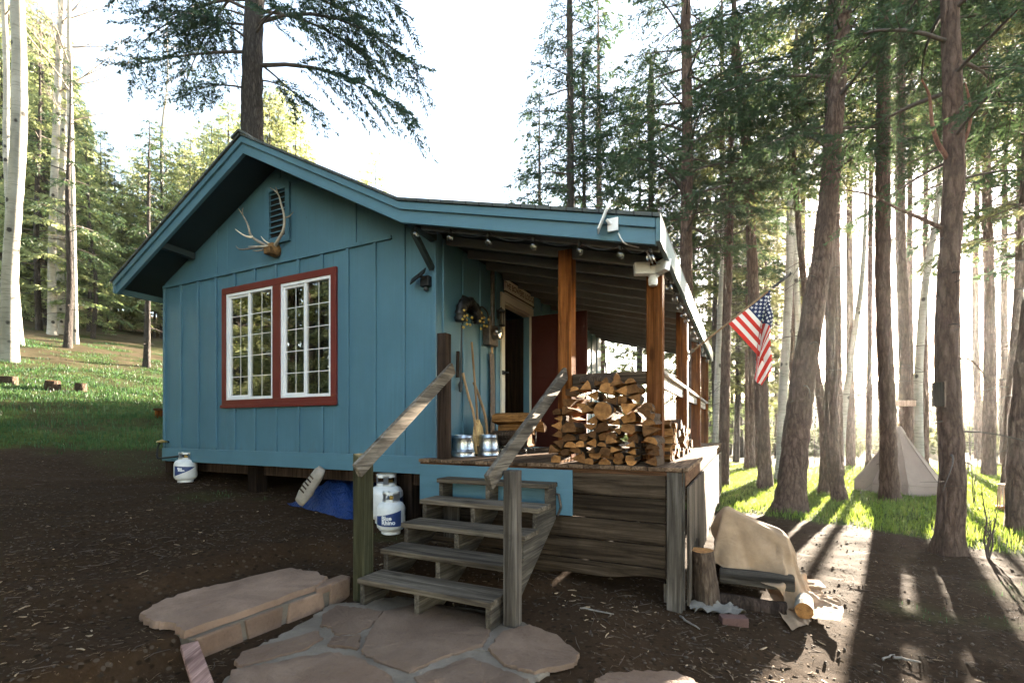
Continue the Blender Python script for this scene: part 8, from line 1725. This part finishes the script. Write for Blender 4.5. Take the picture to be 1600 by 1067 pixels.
# slatted basket on the grass
q = ground_at(1568, 797); o = empty('slatted_basket', q, .2, 'slatted pale wooden basket with orange base beside the right edge trunk', 'basket')
b = MB()
for k in range(12):
    a = 2 * math.pi * k / 12; b.beam((.10 * math.cos(a), .10 * math.sin(a), .08), (.075 * math.cos(a), .075 * math.sin(a), .5), .022, .008, (math.cos(a), math.sin(a), 0))
b.lathe([(.078, .5), (.085, .5), (.085, .53), (.078, .53)], 16); b.build('slats', M['palewood'], o)
b = MB(); b.lathe([(.09, .0), (.115, .01), (.115, .085), (.10, .09)], 16); b.build('base', M['orange'], o, smooth='auto')
# stump seats on the left lawn
for (u, v, w, h, lab, tl) in ((126, 611, .24, .20, 'squat reddish log stump on the left lawn, nearest the cabin', 0), (82, 609, .30, .23, 'split log stump with dark hollow in the middle of the left lawn', .08), (14, 600, .34, .17, 'low log stump at the left edge of the lawn', -.06)):
    Yq = 12.0
    for _ in range(60):
        xq = (u - CU) / F * Yq; zq = gzf(xq, Yq); Yv = EYE + (HV - v) / F * Yq
        Yq += .2 * (1 if zq < Yv else -1) * .9 ** _ * 2
    xq = (u - CU) / F * Yq; b = MB(); n = 16; vs = []
    for i in range(4):
        for k in range(n): a = 2 * math.pi * k / n; rr = w * .5 * (1 + .1 * math.sin(a * 3 + u) + rng.uniform(-.04, .04)) * (1.04 - .03 * i); vs.append((rr * math.cos(a), rr * math.sin(a), -.04 + (h + .04) * i / 3))
    b.add(vs, [(i * n + k, i * n + (k + 1) % n, (i + 1) * n + (k + 1) % n, (i + 1) * n + k) for i in range(3) for k in range(n)] + [tuple(3 * n + k for k in range(n)), tuple(range(n - 1, -1, -1))], [0] * (3 * n) + [1, 1])
    o = b.build('log_stump', [M['bark_log'], M['end']], smooth='auto', loc=(xq, Yq, gzf(xq, Yq))); o.rotation_euler = (tl, tl, 0); tag(o, lab, 'stump')
Yq = 11.0; xq = (262 - CU) / F * Yq; o = empty('log_bench', (xq, Yq, gzf(xq, Yq)), -.2, 'low reddish plank bench partly hidden behind the left cabin corner', 'bench')
b = MB(); b.box(-.3, .3, -.10, .10, .22, .27); b.build('seat', M['cedar_x'], o, bevel=.006)
for sx in (-.24, .24): b = MB(); b.box(sx - .03, sx + .03, -.08, .08, -.03, .22); b.build('leg', M['cedar'], o, bevel=.004)
# saplings
def sapling(u, v, stems, label, seed, group=None):
    q = ground_at(u, v); rg = random.Random(seed); b = MB()
    for (du, dv) in stems:
        tip = W(u + du, v + dv, q.y) - q; c = [Vector((0, 0, -.03))] + [tip * f + Vector((rg.uniform(-.02, .02), rg.uniform(-.03, .03), 0)) for f in (.25, .5, .75, 1)]
        b.tube(c, [.012, .010, .008, .006, .003], 6)
        for k in range(7):
            f = rg.uniform(.3, .95); a = rg.uniform(0, 6.28); b.tube([tip * f, tip * f + Vector((math.cos(a) * .09, math.sin(a) * .09, .10))], [.004, .0015], 4)
    o = b.build('sapling', M['twig'], smooth=False, loc=q); tag(o, label, 'sapling', group)
sapling(1544, 872, [(-10, -115), (16, -80), (4, -65), (-2, -50)], 'bare leafless sapling with thin upright stems right of the thick pine', 1)
sapling(1522, 790, [(-8, -110), (3, -60)], 'thin reddish bare sapling in the lawn behind the thick pine', 2)
sapling(1392 - 60, 742, [(6, -70), (-3, -50)], 'thin bare sapling in the sunny clearing left of the tent', 3)
for i, (u_, v_, h_) in enumerate(((1260, 722, 60), (1272, 728, 95), (1345, 738, 80), (1352, 728, 55), (1368, 722, 70), (1427, 735, 60), (1512, 742, 130), (1528, 735, 85), (1556, 745, 90), (1247, 730, 70), (1205, 728, 60), (1150, 722, 55))):
    sapling(u_, v_, [(rng.uniform(-8, 8), -h_), (rng.uniform(-12, 12), -h_ * .6), (rng.uniform(-10, 10), -h_ * .7)], 'thin bare sapling among the trunks of the woods beyond the porch', 40 + i, 'bare saplings in the woods')
# reddish forked limbs and the long bare limb of the thick pine
tp = next(o for o in bpy.data.objects if o.get('label', '').startswith('tallest thick pine'))
def limb(rows, Y0, Y1, r0, m):
    n = len(rows); pts = [W(u, v, Y0 + (Y1 - Y0) * i / (n - 1)) - tp.location for i, (u, v) in enumerate(rows)]
    c = curve(pts, 5); b = MB(); b.tube(c, [r0 * (1 - .7 * i / (len(c) - 1)) for i in range(len(c))], 8, jit=.08); b.build('limb', M[m], tp, smooth=True)
limb([(1484, 252), (1466, 225), (1456, 190), (1452, 150), (1440, 125)], 6.0, 5.8, .030, 'bark_red')
limb([(1488, 250), (1505, 225), (1516, 190), (1514, 155), (1508, 130)], 6.0, 5.9, .026, 'bark_red')
limb([(1472, 357), (1440, 342), (1400, 325), (1360, 305), (1322, 297)], 6.0, 6.3, .028, 'bark')
limb([(1490, 565), (1510, 560), (1530, 575), (1545, 600), (1548, 612)], 6.1, 6.6, .016, 'bark')
# far woods as one mass
def far_woods(name, n, fn, label, seed, mat):
    r = np.random.default_rng(seed); V = []; 
    for _ in range(n):
        x, y, h = fn(r); z = gzf(x, y); m = 90
        zz = r.uniform(.05, 1, m) ** 1.0; rad = (1 - zz) ** .8 * h * .22 + .15; a = r.uniform(0, 6.28, m)
        c = np.stack([x + rad * np.cos(a) * r.uniform(.3, 1, m), y + rad * np.sin(a) * r.uniform(.3, 1, m), z + zz * h], 1); s = h * .075
        d1 = r.normal(0, 1, (m, 3)) * s; d2 = r.normal(0, 1, (m, 3)) * s * .6; V.append(np.stack([c - d1, c + d2, c + d1, c - d2], 1).reshape(-1, 3))
    V = np.concatenate(V); f = np.arange(len(V)).reshape(-1, 4)
    return tag(link(name, np_mesh(name, V, f, mat, rnd=r.uniform(0, 1, len(f)))), label, 'woods', kind='stuff')
mfar = m_leaf('far_needles', (.022, .026, .022), (.03, .03, .02), .12)
far_woods('distant_woods', 900, lambda r: (lambda Y, u: ((u - CU) / F * Y, Y, r.uniform(3, 5.5)))(r.uniform(75, 160), r.uniform(1180, 1480)), 'hazy wooded hill far beyond the meadow', 1, mfar)
far_woods('meadow_brush', 420, lambda r: (lambda Y, u: ((u - CU) / F * Y, Y, r.uniform(.5, 2.2)))(r.uniform(32, 75), r.uniform(1180, 1650)), 'low sunlit brush in the pale meadow beyond the tent', 2, M['needle_olive'])
# ------------------------------------------------------------------ the evening air
b = MB(); b.box(-152, 152, -62, 177, -2.4, 46)
hz = b.build('haze', [], None); tag(hz, 'pale evening haze glowing towards the low sun', 'haze', kind='stuff')
hm = bpy.data.materials.new('haze_air'); hm.use_nodes = True; hn = hm.node_tree; hn.nodes.remove(hn.nodes['Principled BSDF'])
pv = hn.nodes.new('ShaderNodeVolumePrincipled'); pv.inputs['Color'].default_value = (.96, .95, .93, 1); pv.inputs['Density'].default_value = .00024; pv.inputs['Anisotropy'].default_value = .75
hn.links.new(pv.outputs[0], hn.nodes['Material Output'].inputs['Volume']); hz.data.materials.append(hm)
# ------------------------------------------------------------------ light, sky, camera
SUN = Vector((.802, 1, .233)).normalized()
SEL = math.asin(SUN.z); SAZ = math.atan2(SUN.x, SUN.y)
w = bpy.data.worlds.new('World'); scene.world = w; w.use_nodes = True
nt = w.node_tree; bg = nt.nodes['Background']; sky = nt.nodes.new('ShaderNodeTexSky'); sky.sky_type = 'NISHITA'; sky.sun_disc = False
sky.sun_elevation = SEL; sky.sun_rotation = SAZ; sky.altitude = 2400; sky.air_density = 1.0; sky.dust_density = 1.6; sky.ozone_density = 1.0
wm = nt.nodes.new('ShaderNodeMix'); wm.data_type = 'RGBA'; wm.blend_type = 'MULTIPLY'; wm.inputs[0].default_value = 1; wm.inputs[7].default_value = (1.25, .98, .77, 1)
nt.links.new(sky.outputs[0], wm.inputs[6]); nt.links.new(wm.outputs[2], bg.inputs[0]); bg.inputs[1].default_value = .09
sl_ = bpy.data.lights.new('sun', 'SUN'); sl_.energy = 5; sl_.angle = math.radians(.55); sl_.color = (1, .86, .68)
so = bpy.data.objects.new('sun', sl_); COL.objects.link(so); so.rotation_euler = (-SUN).to_track_quat('-Z', 'Y').to_euler()
cam = bpy.data.cameras.new('camera'); co = bpy.data.objects.new('camera', cam); COL.objects.link(co); scene.camera = co
co.location = (0, 0, EYE); co.rotation_euler = (math.pi / 2, 0, 0); cam.sensor_width = 36; cam.lens = F / 1600 * 36; cam.shift_y = (HV - 533.5) / 1600; cam.clip_start = .05; cam.clip_end = 3000
cam.dof.use_dof = True; cam.dof.focus_distance = 5.0; cam.dof.aperture_fstop = 2.4
scene.view_settings.view_transform = 'Standard'; scene.view_settings.look = 'None'; scene.view_settings.gamma = 1; scene.view_settings.exposure = 4.12
scene.cycles.use_denoising = True; scene.cycles.max_bounces = 8; scene.cycles.transparent_max_bounces = 12; scene.cycles.diffuse_bounces = 4; scene.cycles.glossy_bounces = 3
scene.cycles.use_adaptive_sampling = True; scene.cycles.adaptive_threshold = .02
bpy.context.view_layer.update()
